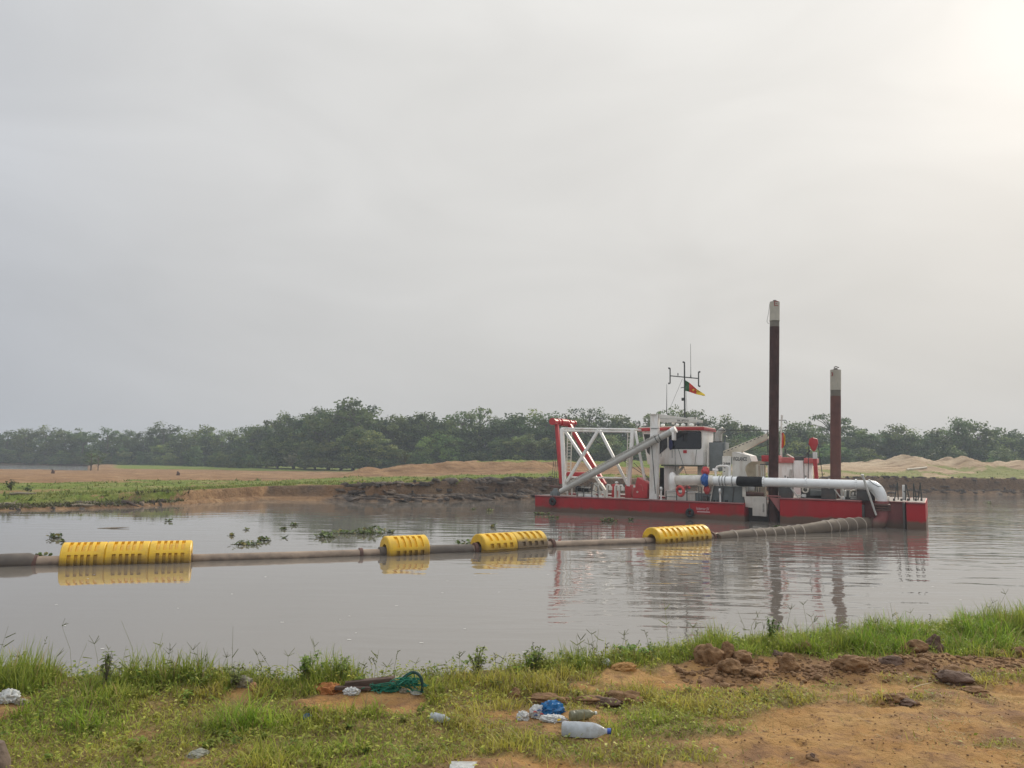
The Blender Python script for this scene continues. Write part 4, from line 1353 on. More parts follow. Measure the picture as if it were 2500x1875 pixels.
MB().tube([L(1835, 1100, 2.7), L(1877, 1085, 2.7)], 0.02, 5).build('crane_wire', mt['rail'], DC)
MB().tube([L(1722, 1049.5, 2.6), L(1876, 1050.5, 2.6)], 0.03, 5).build('crane_wire', mt['rail'], DC)
MB().tube([L(1874, 1050, 2.5), L(1874, 1111, 2.5)], 0.025, 5).build('crane_wire', mt['rail'], DC)
# housing with the name
hp = [(1787.5, 1103.5), (1792, 1103), (1830, 1112.5), (1834.5, 1126.5), (1826, 1132), (1820.5, 1139), (1818.5, 1147), (1821, 1155), (1825, 1166), (1825, 1212), (1787.5, 1212)]
MB().prism(poly(hp, 1.5), 1.5, 1.6).build('housing_side', mt['offwhite'], DC)
ra, rb_ = L(1792, 1103, 1.5), L(1830, 1112.5, 1.5)
rc = L(1834.5, 1126.5, 1.5)
hd3 = 1.55
rf = MB().add([ra, rb_, rb_ + Vector((0.12, hd3, 0)), ra + Vector((0.25, hd3, 0.02)), ra - Vector((0, 0, 0.05)), rb_ - Vector((0, 0, 0.05)), rb_ + Vector((0.12, hd3, -0.05)), ra + Vector((0.25, hd3, -0.03))],
              [(0, 1, 2, 3), (4, 7, 6, 5), (0, 4, 5, 1), (1, 5, 6, 2), (2, 6, 7, 3), (3, 7, 4, 0)])
rf.build('housing_roof', mt['white'], DC)
vz = MB().add([rb_, rc, rc + Vector((0.12, hd3, 0)), rb_ + Vector((0.12, hd3, 0)), rb_ - Vector((0.05, 0, 0)), rc - Vector((0.05, 0, 0)), rc + Vector((0.07, hd3, 0)), rb_ + Vector((0.07, hd3, 0))],
              [(0, 1, 2, 3), (4, 7, 6, 5), (0, 4, 5, 1), (1, 5, 6, 2), (2, 6, 7, 3), (3, 7, 4, 0)])
vz.build('housing_visor', mt['white'], DC)
MB().box(rc.x - 0.7, rc.x + 0.6, 2.95, 3.05, ZF, rc.z + 0.05).build('housing_back', mt['beige'], DC)
MB().box(rc.x - 0.45, rc.x + 0.1, 1.75, 2.6, ZF + 0.75, ZF + 1.5).build('engine_block', mt['lamp'], DC, bevel=0.04)
MB().box(rc.x + 0.18, rc.x + 0.34, 1.9, 2.4, ZF + 0.5, rc.z - 0.2).build('filter', mt['beige'], DC, bevel=0.03)
lettering('VIGILANCE', 1789.5, 1124.5, 1823.5, 1.492, 9.5, 'ink', DC)
PL = PB('panel', 'offwhite', 1763.5, 1113.5, 1785, 1175, 1.4, 1.5, DC, 0.03)
lettering('288', 1765, 1134.5, 1782.5, 1.392, 5.6, 'ink', PL)
PB('panel_mark', 'ink', 1767, 1141, 1771, 1143, 1.39, 1.4, PL, 0)
PB('panel_mark', 'ink', 1767, 1150, 1770, 1152, 1.39, 1.4, PL, 0)
# red capped shelter between the housing and the first pole
PB('shelter_cap', 'redpaint', 1859, 1111.5, 1899, 1127, 2.2, 3.6, DC, 0.03)
PB('shelter_rail', 'rail', 1855, 1132.5, 1878, 1135, 1.9, 2.0, DC)
for px in (1858, 1863, 1875):
    MB().bar(L(px, 1134, 1.95), L(px + 1.5, 1172, 1.95), 0.06).build('shelter_post', mt['offwhite'], DC)
PB('shelter_wall', 'offwhite', 1880, 1127, 1899, 1168, 2.5, 2.6, DC, 0)

# ---- discharge line along the deck
D = empty('discharge_pipe', (0, 0, 0), parent=DR)
vp = 0.25
MB().torus(L(1642, 1176, 1.3), (1, 0.25, 0), 0.42, 0.24, 22, 10).build('pump_casing', mt['white'], D)
MB().tube([L(1650, 1172, 1.1), L(1714, 1172, 0.9)], 0.34, 18).build('pump_branch', mt['offwhite'], D)
pts = [(1716, 1172.5), (1800, 1174.5)]
MB().tube([L(a, b, vp + 0.25) for a, b in pts], 0.285, 20).build('pipe_section', mt['pipewhite'], D)
MB().tube([L(1732, 1173, vp + 0.25), L(1742, 1173, vp + 0.25)], [0.36, 0.34], 20).build('pipe_end', mt['offwhite'], D)
for px in (1756, 1763, 1770, 1787):
    MB().tube([L(px - 1.2, 1174, vp + 0.24), L(px + 1.2, 1174, vp + 0.24)], 0.34, 20).build('flange', mt['pipewhite'], D)
    MB().tube([L(px + 1.4, 1174, vp + 0.24), L(px + 2.2, 1174, vp + 0.24)], 0.318, 20).build('gasket', mt['rail'], D)
MB().tube([L(1801, 1174.5, vp + 0.2), L(1806, 1175, vp + 0.18), L(1855, 1176.3, vp + 0.08), L(1861, 1176.5, vp + 0.06)], [0.30, 0.325, 0.325, 0.30], 20).build('rubber_sleeve', mt['black'], D)
pa, pb = L(1862, 1176.7, vp), L(2122, 1184.5, vp)
MB().tube([pa, pb], 0.285, 22).build('pipe_section', mt['pipewhite'], D)
bolt = MB().box(-0.05, 0.05, -0.022, 0.022, -0.022, 0.022).mesh('bolt', mt['grey'])


def flange(p, ax, R=0.345, nb_=14):
    fo_ = MB().tube([p - ax * 0.045, p + ax * 0.045], R, 22).build('flange', mt['pipewhite'], D)
    u = ax.cross(Vector((0, 0, 1))).normalized()
    w = ax.cross(u)
    for i in range(nb_):
        t_ = 2 * math.pi * i / nb_
        o = link('bolt', bolt, fo_, p + (u * math.cos(t_) + w * math.sin(t_)) * (R - 0.028))
        o.rotation_euler = ax.to_track_quat('X', 'Z').to_euler()


pax = (pb - pa).normalized()
for px in (1865, 1972, 2092):
    flange(pa + pax * ((px - 1862) / 260.0 * (pb - pa).length), pax)
for px in (1922, 2028, 2112):
    q = pa + pax * ((px - 1862) / 260.0 * (pb - pa).length)
    sa = empty('saddle', (0, 0, 0), parent=D)
    MB().tube([q - pax * 0.05, q + pax * 0.05], 0.305, 22).build('clamp_band', mt['pipewhite'], sa)
    MB().box(q.x - 0.45, q.x + 0.35, vp - 0.1, vp + 0.5, ZR, q.z - 0.27).build('support', mt['darkgrey'], sa, bevel=0.02)
    MB().bar((q.x + 0.3, vp - 0.15, q.z - 0.3), (q.x + 0.75, vp - 0.15, ZR + 0.02), 0.07).build('strut', mt['boom'], sa)
# elbow down through the recess
el = []
e_c = L(2122, 1184.5, vp)
ex = lx(2153, vp, 1215)
ez = lz(2153, 1226, vp)
rad = ex - e_c.x
for i in range(13):
    t_ = math.radians(90 * i / 12)
    el.append(Vector((e_c.x + rad * math.sin(t_), vp, e_c.z - (e_c.z - ez) * (1 - math.cos(t_)))))
MB().tube(el, [0.285 + 0.045 * math.sin(math.pi * min(i / 12, 1)) for i in range(13)], 22).build('elbow', mt['pipewhite'], D)
flange(e_c + Vector((0.02, 0, 0)), pax)
MB().tube([(ex, vp, ez + 0.06), (ex, vp, ez - 0.08)], 0.37, 20).build('flange', mt['dullred'], D)
bz0, bz1 = lz(2153, 1229, vp), lz(2153, 1247, vp)
bl = MB()
for i in range(3):
    z0 = bz0 + (bz1 - bz0) * i / 3
    bl.tube([(ex, vp, z0), (ex, vp, z0 + (bz1 - bz0) * 0.12), (ex, vp, z0 + (bz1 - bz0) * 0.28), (ex, vp, z0 + (bz1 - bz0) / 3)], [0.33, 0.46, 0.46, 0.33], 20)
bl.build('swivel_rings', mt['hoseflange'], D)
sz = lz(2150, 1283, vp)
MB().tube([(ex, vp, bz1), (ex, vp, bz1 - 0.35), (ex - 0.12, vp, sz + 0.2), (ex - 0.45, vp, sz), (ex - 0.75, vp, sz - 0.02)], [0.34, 0.33, 0.36, 0.38, 0.36], 18).build('swivel_elbow', mt['dullred'], D)
for dx in (0.55, 0.78):
    MB().tube([(ex - dx - 0.05, vp, sz), (ex - dx + 0.05, vp, sz)], 0.47, 18).build('hose_flange', mt['hoseflange'], D)
MB().bar((ex + 0.15, vp - 0.3, bz1 - 0.1), (ex - 0.2, vp - 0.35, sz + 0.05), 0.08).build('swivel_lug', mt['dullred'], D)
MB().tube([L(2106, 1161, vp - 0.42), L(2139, 1258, vp - 0.42)], [0.07, 0.055], 8).build('lifting_pole', mt['boom'], D)
MB().sphere(L(2105.5, 1160, vp - 0.42), (0.1, 0.1, 0.07), 8, 6).build('pole_head', mt['offwhite'], D)
MB().tube([L(2121, 1172, vp - 0.3), L(2132, 1181, vp - 0.34), L(2145, 1188, vp - 0.3), L(2152, 1187, vp - 0.1)], 0.02, 5).build('rope', mt['rail'], D)
# bent white vent pipe over the line
MB().tube([L(1747, 1162, 0.8), L(1747, 1146, 0.8), L(1751, 1139.5, 0.8), L(1758, 1137.5, 0.8), L(1773, 1137.5, 0.8), L(1779, 1140, 0.8), L(1781, 1147, 0.8), L(1781, 1165, 0.8)], 0.075, 10).build('vent_pipe', mt['white'], D)
MB().tube([L(1740, 1147, 0.8), L(1753, 1147.5, 0.8)], 0.09, 10).build('valve', mt['white'], D)
# ---- deck gear
PB('winch_cover', 'redpaint', 1526, 1184, 1541, 1218, 1.1, 1.9)
PB('winch_cover', 'redpaint', 1493, 1182, 1503, 1216, 1.2, 1.9)
RC = MB().prism(poly([(1544, 1217), (1548, 1192), (1552, 1179), (1555.5, 1165), (1581, 1180), (1579, 1217)], 0.7), 0.7, 1.7).build('winch_hood', mt['redpaint'], DR, bevel=0.03)
MB().tube([L(1562, 1183, 0.68), L(1566, 1184, 0.66), L(1568.5, 1190, 0.66), L(1569, 1198, 0.66), L(1573, 1198.5, 0.68)], 0.025, 6).build('grab_handle', mt['redlight'], RC)
PB('label_plate', 'offwhite', 1546, 1185, 1551, 1190, 0.69, 0.71, RC, 0)
MB().torus(L(1556, 1201, 0.68), (0, 1, 0), 0.05, 0.02, 10, 6).build('port', mt['offwhite'], RC)


def gooseneck(px, y0, y1, v=0.45):
    t_, b_ = L(px, y0, v), L(px, y1, v)
    g = empty('air_vent', (0, 0, 0), parent=DR)
    MB().tube([(b_.x, v, ZF), (b_.x, v, t_.z - 0.1), (b_.x + 0.05, v, t_.z), (b_.x + 0.2, v, t_.z), (b_.x + 0.26, v, t_.z - 0.15)], 0.075, 8).build('neck', mt['offwhite'], g)
    MB().tube([(b_.x + 0.26, v, t_.z - 0.1), (b_.x + 0.26, v, t_.z - 0.35)], [0.12, 0.13], 10).build('head', mt['offwhite'], g)


gooseneck(1482, 1184, 1214)
gooseneck(1502, 1185, 1214)
gooseneck(1512, 1185, 1214)
MB().sphere(L(1505.5, 1178, 0.6), (0.13, 0.13, 0.08)).build('vent_cap', mt['lamp'], DR)
MB().tube([L(1505.5, 1179, 0.6), L(1505.5, 1214, 0.6)], 0.05, 6).build('vent_post', mt['offwhite'], DR)
for px, py, r_, yb in ((1614, 1193, 0.125, 1218), (1758, 1198, 0.16, 1226)):
    MB().tube([L(px - 2, py, 0.3), L(px + 2, py, 0.3)], r_, 14).build('vent_drum', mt['lamp'], DR)
    a = L(px, py, 0.32)
    MB().tube([a, (a.x, 0.32, ZF)], 0.055, 8).build('vent_post', mt['white'], DR)
FA = empty('frame_foot', (0, 0, 0), parent=DR)
for a_, b_ in (((1455, 1179), (1449, 1212)), ((1460, 1179), (1466, 1212)), ((1466, 1180), (1478, 1198)), ((1478, 1198), (1478, 1212)), ((1455, 1182), (1468, 1182)), ((1452, 1202), (1478, 1201))):
    MB().bar(L(*a_, 0.9), L(*b_, 0.9), 0.17, 0.3, (0, 1, 0)).build('foot_plate', mt['offwhite'], FA, bevel=0.02)
WN = empty('deck_winch', (0, 0, 0), parent=DR)
MB().tube([L(1408, 1192, 1.4), L(1442, 1196, 1.4)], 0.2, 14).build('drum', mt['black'], WN)
for px in (1408, 1424, 1441):
    MB().tube([L(px - 1, 1195, 1.4), L(px + 1, 1195, 1.4)], 0.3, 14).build('drum_flange', mt['darkgrey'], WN)
PB('bed', 'boom', 1406, 1202, 1446, 1209, 1.1, 1.8, WN)
PB('ram', 'boom', 1418, 1189, 1441, 1192, 1.0, 1.1, WN)
for px0, px1, y0 in ((1412, 1420, 1207), (1426, 1444, 1208), (1446, 1453, 1210.5), (1462, 1470, 1211)):
    PB('deck_box', 'lamp', px0, y0 - 1, px1, y0 + 5, 0.15, 0.5)
for px in (1385, 1396):
    MB().tube([L(px, 1190, 0.9), L(px, 1208, 0.9)], 0.06, 8).build('mooring_post', mt['white'], DR)
# rails
def rail(pxs, y_top, y_bot, v, mids=(0.5,), deck=None, mat='rail'):
    r = empty('guard_rail', (0, 0, 0), parent=DR)
    T, Bt = [], []
    for i, px in enumerate(pxs):
        yt = y_top[i] if isinstance(y_top, (list, tuple)) else y_top
        t_ = L(px, yt, v)
        b_ = Vector((t_.x, v, deck if deck is not None else ZF))
        T.append(t_)
        Bt.append(b_)
        MB().bar(t_, b_, 0.05).build('stanchion', mt[mat], r)
    for f in (0.0,) + tuple(mids):
        MB().tube([a.lerp(b, f) for a, b in zip(T, Bt)], 0.022, 6).build('rail_bar', mt[mat], r)
    return r


rail([1409, 1425, 1445, 1460], [1190, 1191, 1178, 1190], 0, 0.12)
rail([1652, 1677], [1199, 1186], 0, 0.1, (0.4,))
rail([1626, 1652], [1199, 1199.5], 0, 0.1, (0.6,))
rail([1677, 1706, 1712], [1187, 1188, 1189], 0, 0.14, (0.35,))
PB('deck_locker', 'offwhite', 1628, 1201, 1697, 1224, 0.6, 1.5, bevel=0.03)
PB('locker_lid', 'white', 1626, 1199, 1698, 1203, 0.55, 1.55)
PB('machine_box', 'grey', 1698, 1204, 1735, 1226, 0.7, 1.5, bevel=0.03)
PB('machine_box', 'darkgrey', 1716, 1211, 1727, 1226, 0.4, 0.7)
HP = MB().prism(poly([(1650, 1161), (1688, 1161), (1693, 1175), (1693, 1185), (1657, 1185)], 1.0), 1.0, 1.08).build('hatch_panel', mt['offwhite'], DR, bevel=0.01)
MB().bar(L(1650, 1161, 0.98), L(1688, 1161, 0.98), 0.04).build('panel_trim', mt['grey'], HP)
MB().bar(L(1656, 1174.5, 0.98), L(1692, 1174.5, 0.98), 0.04).build('panel_trim', mt['grey'], HP)
PB('gear_housing', 'darkgrey', 1645, 1180, 1658, 1200, 1.6, 2.4, bevel=0.03)
PB('engine_box', 'grey', 1738, 1187, 1816, 1229, 0.75, 2.2, bevel=0.03)
PB('engine_box_post', 'offwhite', 1812, 1187, 1820, 1213, 0.5, 0.65)
for px in (1765, 1790):
    MB().bar(L(px + 2, 1190, 0.72), L(px - 2, 1228, 0.72), 0.05).build('box_rib', mt['darkgrey'], DR)
MB().bar(L(1741, 1186, 0.6), L(1734, 1226, 0.6), 0.08).build('box_rib', mt['boom'], DR)
for px in (1742, 1750, 1770, 1774):
    PB('deck_bolt', 'black', px, 1221, px + 2, 1225, 0.2, 0.35, bevel=0)
MB().tube([L(1820, 1206, 1.2), L(1865, 1208, 1.2)], 0.16, 8).build('hose_bundle', mt['hoseflange'], DR)
for px in (1850, 1855):
    MB().bar(L(px, 1190, 1.3), L(px, 1206, 1.3), 0.05).build('post', mt['rail'], DR)
PB('spud_guide', 'darkgrey', 1873, 1189, 1903, 1200, 1.55, 2.0, bevel=0)
# aft deck clutter below the pipe
for n_, mat_, r_ in [('hydraulic_box', 'darkgrey', (1905, 1190, 1917, 1214, 0.9, 1.5)), ('pump_block', 'rusty', (1904, 1191, 1912, 1208, 0.7, 1.0)), ('valve_block', 'offwhite', (1911, 1190, 1917, 1216, 0.5, 0.8)),
                     ('engine_casing', 'darkgrey', (1955, 1192, 2018, 1216, 1.3, 2.6)), ('pipe_rack', 'boom', (1942, 1209, 1962, 1212, 0.5, 0.9)), ('tank', 'grey', (1978, 1196, 2008, 1210, 0.9, 1.3)),
                     ('cylinder_head', 'lamp', (1957, 1207, 1967, 1214, 0.35, 0.6)), ('cylinder_head', 'lamp', (2009, 1212, 2016, 1219, 0.35, 0.6)), ('valve_body', 'lamp', (2052, 1194, 2058, 1212, 0.6, 0.9)),
                     ('valve_body', 'lamp', (2060, 1197, 2065, 1213, 0.6, 0.9)), ('valve_wheel', 'lamp', (2056, 1213, 2063, 1220, 0.35, 0.5)), ('pipe_rack', 'boom', (2073, 1212, 2098, 1215, 0.6, 0.9)),
                     ('pipe_rack', 'boom', (2076, 1216, 2096, 1219, 0.6, 0.9)), ('valve_body', 'lamp', (2079, 1203, 2084, 1210, 0.6, 0.9)), ('valve_body', 'lamp', (2089, 1203, 2093, 1210, 0.6, 0.9)),
                     ('power_pack', 'darkgrey', (2062, 1197, 2100, 1219, 1.2, 2.2)), ('elbow_stand', 'darkgrey', (2106, 1197, 2136, 1222, 0.5, 1.0)), ('deck_fitting', 'offwhite', (2166, 1212, 2171, 1224, 0.5, 0.8)),
                     ('stern_post', 'lamp', (2203, 1184, 2209, 1221, 0.5, 0.7))]:
    PB(n_, mat_, *r_, bevel=0.02)
MB().tube([L(2075, 1212, 0.7), L(2076, 1200, 0.7), L(2081, 1197, 0.7), L(2090, 1197, 0.7), L(2094, 1201, 0.7), L(2094, 1212, 0.7)], 0.05, 8).build('bent_pipe', mt['offwhite'], DR)
MB().torus(L(1966, 1196, 1.1), (0, 1, 0.2), 0.17, 0.05, 14, 6).build('hand_wheel', mt['offwhite'], DR)
for i, (a_, b_, v) in enumerate([((2191, 1178), (2184, 1220), 0.6), ((2191, 1178), (2193, 1220), 0.9), ((2211, 1182), (2211, 1222), 0.4), ((2212, 1183), (2221, 1222), 0.4), ((2230, 1180), (2231, 1222), 0.9),
                                 ((2230, 1180), (2238, 1222), 0.6), ((2247, 1180), (2241, 1222), 0.6), ((2246, 1178), (2251, 1222), 0.4)]):
    MB().bar(L(*a_, v), L(*b_, v), 0.06).build('spool_stand', mt['rail'], DR)
for a_, b_ in (((2213, 1206), (2219, 1206)), ((2232, 1212), (2242, 1212)), ((2206, 1199), (2213, 1203))):
    MB().bar(L(*a_, 0.5), L(*b_, 0.5), 0.05).build('stand_brace', mt['rail'], DR)
for px in (2182, 2200, 2216, 2235, 2249):
    PB('deck_fitting', 'darkgrey', px - 2, 1217, px + 3, 1223, 0.2, 0.5, bevel=0)
# red post with its sheave block on the far side
vq = 4.6
RP = empty('hoist_post', (0, 0, 0), parent=DR)
MB().bar(L(1989.5, 1118, vq), L(1997, 1215, vq), 0.24).build('post', mt['redpaint'], RP, bevel=0.02)
PB('collar', 'lamp', 1984, 1104, 1994, 1120, vq - 0.15, vq + 0.15, RP)
MB().prism(poly([(1977, 1071), (1985, 1068), (1996, 1072), (1997.5, 1083), (1992, 1098), (1989, 1101.5), (1985, 1101.5), (1982, 1097), (1974.5, 1083)], vq), vq - 0.16, vq + 0.16).build('sheave_block', mt['redpaint'], RP, bevel=0.03)
for a_, b_ in (((1974.5, 1084), (1973, 1168)), ((1997, 1084), (2009, 1168))):
    MB().tube([L(*a_, vq), L(*b_, vq)], 0.025, 5).build('wire', mt['rail'], RP)

# ------------------------------------------------------------------ work boat moored behind the dredger
vb = 9.4
WBO = empty('work_boat', VO, VRZ)
tag(WBO, 'small white work boat with red coamings moored behind the tall brown pole', 'boat')
bx0, bx1 = lx(1880, vb), lx(1992, vb)
zt_ = lz(1930, 1130, vb)
MB().prism([(bx0 - 1.5, 0.9), (bx1 + 1.5, 0.9), (bx1 + 1.1, -0.5), (bx0 - 0.9, -0.5)], vb - 0.4, vb + 3.0).build('hull', mt['dullred'], WBO, bevel=0.05)
PB('wheelhouse', 'white', 1898, 1130, 1936, 1215, vb, vb + 2.0, WBO, 0.05)
PB('wheelhouse', 'white', 1964, 1131, 1976, 1215, vb, vb + 2.0, WBO, 0.05)
PB('roof_coaming', 'redlight', 1892, 1116.5, 1937, 1130, vb - 0.15, vb + 2.1, WBO, 0.05)
PB('roof_coaming', 'redlight', 1962.5, 1118.5, 1989, 1131, vb - 0.15, vb + 2.1, WBO, 0.05)
PB('casing', 'white', 1937, 1124.5, 1962, 1215, vb - 0.05, vb + 1.2, WBO, 0.04)
PB('casing_top', 'rail', 1936, 1114, 1966, 1124, vb + 0.4, vb + 1.4, WBO, 0.04)
for px, py in ((1915.5, 1161), (1922, 1164), (1959, 1163), (1966, 1161)):
    PB('fitting', 'rail', px, py, px + 2.5, py + 5, vb - 0.03, vb, WBO, 0)
MB().bar(L(1931, 1146, vb - 0.1), L(1929, 1168, vb - 0.1), 0.14).build('post', mt['boom'], WBO)
MB().tube([L(1938, 1118, vb), L(1921, 1109, vb)], 0.05, 5).build('arm', mt['offwhite'], WBO)
MB().tube([L(1966, 1117, vb), L(1973, 1106, vb), L(1979, 1098, vb)], 0.06, 5).build('arm', mt['rail'], WBO)
WM = empty('mast', (0, 0, 0), parent=WBO)
MB().tube([L(1907, 1117, vb), L(1908, 1013, vb)], [0.09, 0.05], 6).build('pole', mt['offwhite'], WM)
MB().tube([L(1911, 1014, vb), L(1906, 1050, vb)], 0.03, 5).build('stay', mt['offwhite'], WM)
MB().tube([L(1902, 1026, vb), L(1919, 1026, vb), L(1922, 1034, vb)], 0.03, 5).build('arm', mt['rail'], WM)
MB().sphere(L(1918, 1043, vb), 0.08, 8, 6).build('lamp', mt['rail'], WM)
PB('lamp', 'rail', 1915, 1095, 1919, 1106, vb - 0.3, vb - 0.2, WM, 0)


# ------------------------------------------------------------------ loose things on and beside the dredger
def world_of(p):
    return VO + VX * p.x + VY * p.y + Vector((0, 0, p.z))


def flag(name, corner_px, v, rows, label, bands, ncol=6):
    """cloth from left edge to right; rows = [(px, y_top, y_bot)]"""
    o = empty(name, VO, VRZ)
    for b_, (c0, c1, mat_) in enumerate(bands):
        P_, F_ = [], []
        m_ = 5
        for i in range(ncol + 1):
            f = c0 + (c1 - c0) * i / ncol
            px = np.interp(f, [r[0] for r in rows], [r[1] for r in rows])
            y0 = np.interp(f, [r[0] for r in rows], [r[2] for r in rows])
            y1 = np.interp(f, [r[0] for r in rows], [r[3] for r in rows])
            for k in range(m_):
                vv = v + 0.09 * math.sin(f * 9 + k * 0.9)
                P_.append(L(px, y0 + (y1 - y0) * k / (m_ - 1), vv))
        for i in range(ncol):
            for k in range(m_ - 1):
                F_.append((i * m_ + k, (i + 1) * m_ + k, (i + 1) * m_ + k + 1, i * m_ + k + 1))
        nv = len(P_)
        back = [p + Vector((0, 0.012, 0)) for p in P_]
        mb = MB().add(P_ + back, F_ + [tuple(reversed([q + nv for q in f])) for f in F_])
        mb.build('cloth_band', mt[mat_], o)
    tag(o, label, 'flag')
    return o


FL = flag('flag', None, vm - 0.1, [(0, 1673, 928, 954), (0.28, 1684, 935, 957), (0.65, 1701, 950, 963), (1.0, 1721, 963, 967)], 'green, red and yellow flag flying from the signal mast',
           [(0, 0.25, 'flaggreen'), (0.25, 0.63, 'flagred'), (0.63, 1.0, 'flagyellow')])
sp = L(1693, 952, vm - 0.22)
pts_ = [(sp.x + (0.11 if k % 2 == 0 else 0.045) * math.sin(math.pi * k / 5), sp.z + (0.11 if k % 2 == 0 else 0.045) * math.cos(math.pi * k / 5)) for k in range(10)]
MB().prism(pts_, sp.y - 0.004, sp.y + 0.004).build('star', mt['flagyellow'], FL)
flag('flag', None, vb - 0.1, [(0, 1908.5, 1056, 1095), (0.5, 1913, 1057, 1092), (1.0, 1917, 1064, 1084)], 'small limp red and yellow flag on the mast of the moored white boat',
     [(0, 0.55, 'flagred'), (0.55, 1.0, 'flagyellow')])


def spud(px, y_top, y_bot, v, r, body, marks, label):
    t_, b_ = L(px[0], y_top, v), L(px[1], y_bot, v)
    b_.z = -2.5
    o = empty('spud_pole', VO, VRZ)
    hpx = (y_bot - y_top)

    def at(yy):
        f = (yy - y_top) / hpx
        return L(px[0] + (px[1] - px[0]) * f, yy, v)
    y1, y2 = marks
    MB().tube([at(y2), at(y2 + 40), at(y_bot), b_], [r, r, r, r], 20).build('pole', mt[body], o)
    MB().tube([at(y1), at(y2)], r * 0.985, 20).build('band', mt['spudgrey'], o)
    MB().tube([at(y_top + 5), at(y1)], r * 1.02, 20).build('cap', mt['spudcap'], o)
    MB().tube([at(y_top + 5), at(y_top + 4.2), at(y_top + 4), at(y_top)], [r * 1.02, r * 1.0, r * 0.42, r * 0.36], 16).build('cap_top', mt['spudgrey'], o)
    MB().torus(at(y1), (0, 0, 1), r * 1.02, 0.02, 20, 6).build('weld_ring', mt['spudcap'], o)
    for k in range(4):
        yy = y2 + (y_bot - y2) * (0.22 + 0.2 * k)
        MB().torus(at(yy), (0, 0, 1), r * 1.0, 0.014, 20, 6).build('weld_ring', mt[body], o)
    tag(o, label, 'pole', 'spud poles of the dredger')
    return o, at


SP1, at1 = spud((1891.5, 1888), 733, 1205, 0.78, 0.305, 'rusty', (783, 798), 'taller dark brown spud pole with cream cap, standing where the white side plate ends')
p = at1(744)
for dx0, dx1, y0_, y1_ in ((0.02, 0.06, 737, 749), (0.06, 0.27, 737, 738.8), (0.06, 0.27, 747.5, 749), (0.1, 0.2, 743, 744)):
    q0, q1 = at1(y0_), at1(y1_)
    a0, a1 = dx0 / 0.305, dx1 / 0.305
    vs, fs = [], []
    for k in range(6):
        a_ = a0 + (a1 - a0) * k / 5
        for z_ in (q1.z, q0.z):
            for rr_ in (0.313, 0.322):
                vs.append((p.x + rr_ * math.sin(a_), 0.78 - rr_ * math.cos(a_), z_))
    for k in range(5):
        b_ = k * 4
        fs += [(b_ + 1, b_ + 5, b_ + 7, b_ + 3), (b_, b_ + 2, b_ + 6, b_ + 4), (b_ + 2, b_ + 3, b_ + 7, b_ + 6), (b_, b_ + 4, b_ + 5, b_ + 1)]
    MB().add(vs, fs).build('painted_mark', mt['redink'], SP1)
MB().tube([at1(740) + Vector((-0.3, -0.05, 0)), at1(765) + Vector((-0.38, -0.05, 0)), at1(783) + Vector((-0.47, -0.05, 0)), at1(788) + Vector((-0.42, -0.05, 0)), at1(789) + Vector((-0.32, -0.05, 0))], 0.012, 5).build('wire_loop', mt['rail'], SP1)
SP2, at2 = spud((2040, 2040), 899, 1205, 1.9, 0.315, 'spudred', (952, 967), 'shorter red brown spud pole with cream cap, standing behind the long pale deck pipe')
q = at2(919)
nm = text_mesh('3', 0.34, mt['redink'])
for vv in nm.vertices:           # wrapped round the cap
    a_ = -0.85 + vv.co.x * 1.15 / 0.325
    rr_ = 0.327 + vv.co.z
    vv.co = Vector((q.x + rr_ * math.sin(a_), 1.9 - rr_ * math.cos(a_), q.z + vv.co.y))
o = link('painted_number', nm, SP2)
q = at2(913)
MB().tube([at2(897) + Vector((-0.1, 0, 0)), at2(895) + Vector((0.02, 0, 0)), at2(898) + Vector((0.2, 0, 0))], 0.035, 6).build('lifting_eye', mt['spudgrey'], SP2)

# lifebuoy on the rail
lb = L(1661, 1199, 0.02)
LBo = empty('lifebuoy', VO, VRZ)
MB().torus(lb, (0.55, 1, 0.1), 0.30, 0.095, 24, 10).build('ring', mt['buoyred'], LBo)
for k in range(4):
    t_ = math.pi / 4 + k * math.pi / 2
    ax_ = Vector((0.55, 1, 0.1)).normalized()
    u_ = (Vector((0, 0, 1)) - ax_ * ax_.z).normalized()
    w_ = ax_.cross(u_)
    c_ = lb + (u_ * math.cos(t_) + w_ * math.sin(t_)) * 0.30
    MB().torus(c_, -u_ * math.sin(t_) + w_ * math.cos(t_), 0.098, 0.012, 12, 5).build('band', mt['redlight'], LBo)
tag(LBo, 'red lifebuoy hung on the deck rail beside the white lockers', 'lifebuoy')
rc_ = L(1668, 1190, 0.3)
tag(MB().tube([world_of(L(1672, 1190, 0.3)), world_of(L(1680, 1188, 0.3)), world_of(L(1685, 1192, 0.25))], [0.1, 0.09, 0.07], 8).build('red_bundle', mt['buoyred']), 'red cloth bundle tucked behind the lifebuoy', 'cloth')
# tyre fenders
for px, py, r_, st_, lab in [(1349, 1224, 0.20, 1.0, 'black tyre fender near the bow on the red hull'), (1684, 1252, 0.20, 1.0, 'black tyre fender hanging left of the pale hull lettering'), ]:
    c_ = L(px, py, -0.18)
    o = empty('tyre_fender', VO, VRZ)
    MB().torus(c_, (0.25, 1, 0), r_, 0.105, 24, 12, 1.1).build('tyre', mt['tyre'], o)
    MB().tube([c_ + Vector((0, 0, r_)), L(px - 1, py - 22, -0.05)], 0.02, 5).build('rope', mt['rail'], o)
    tag(o, lab, 'fender', 'tyre fenders of the dredger')


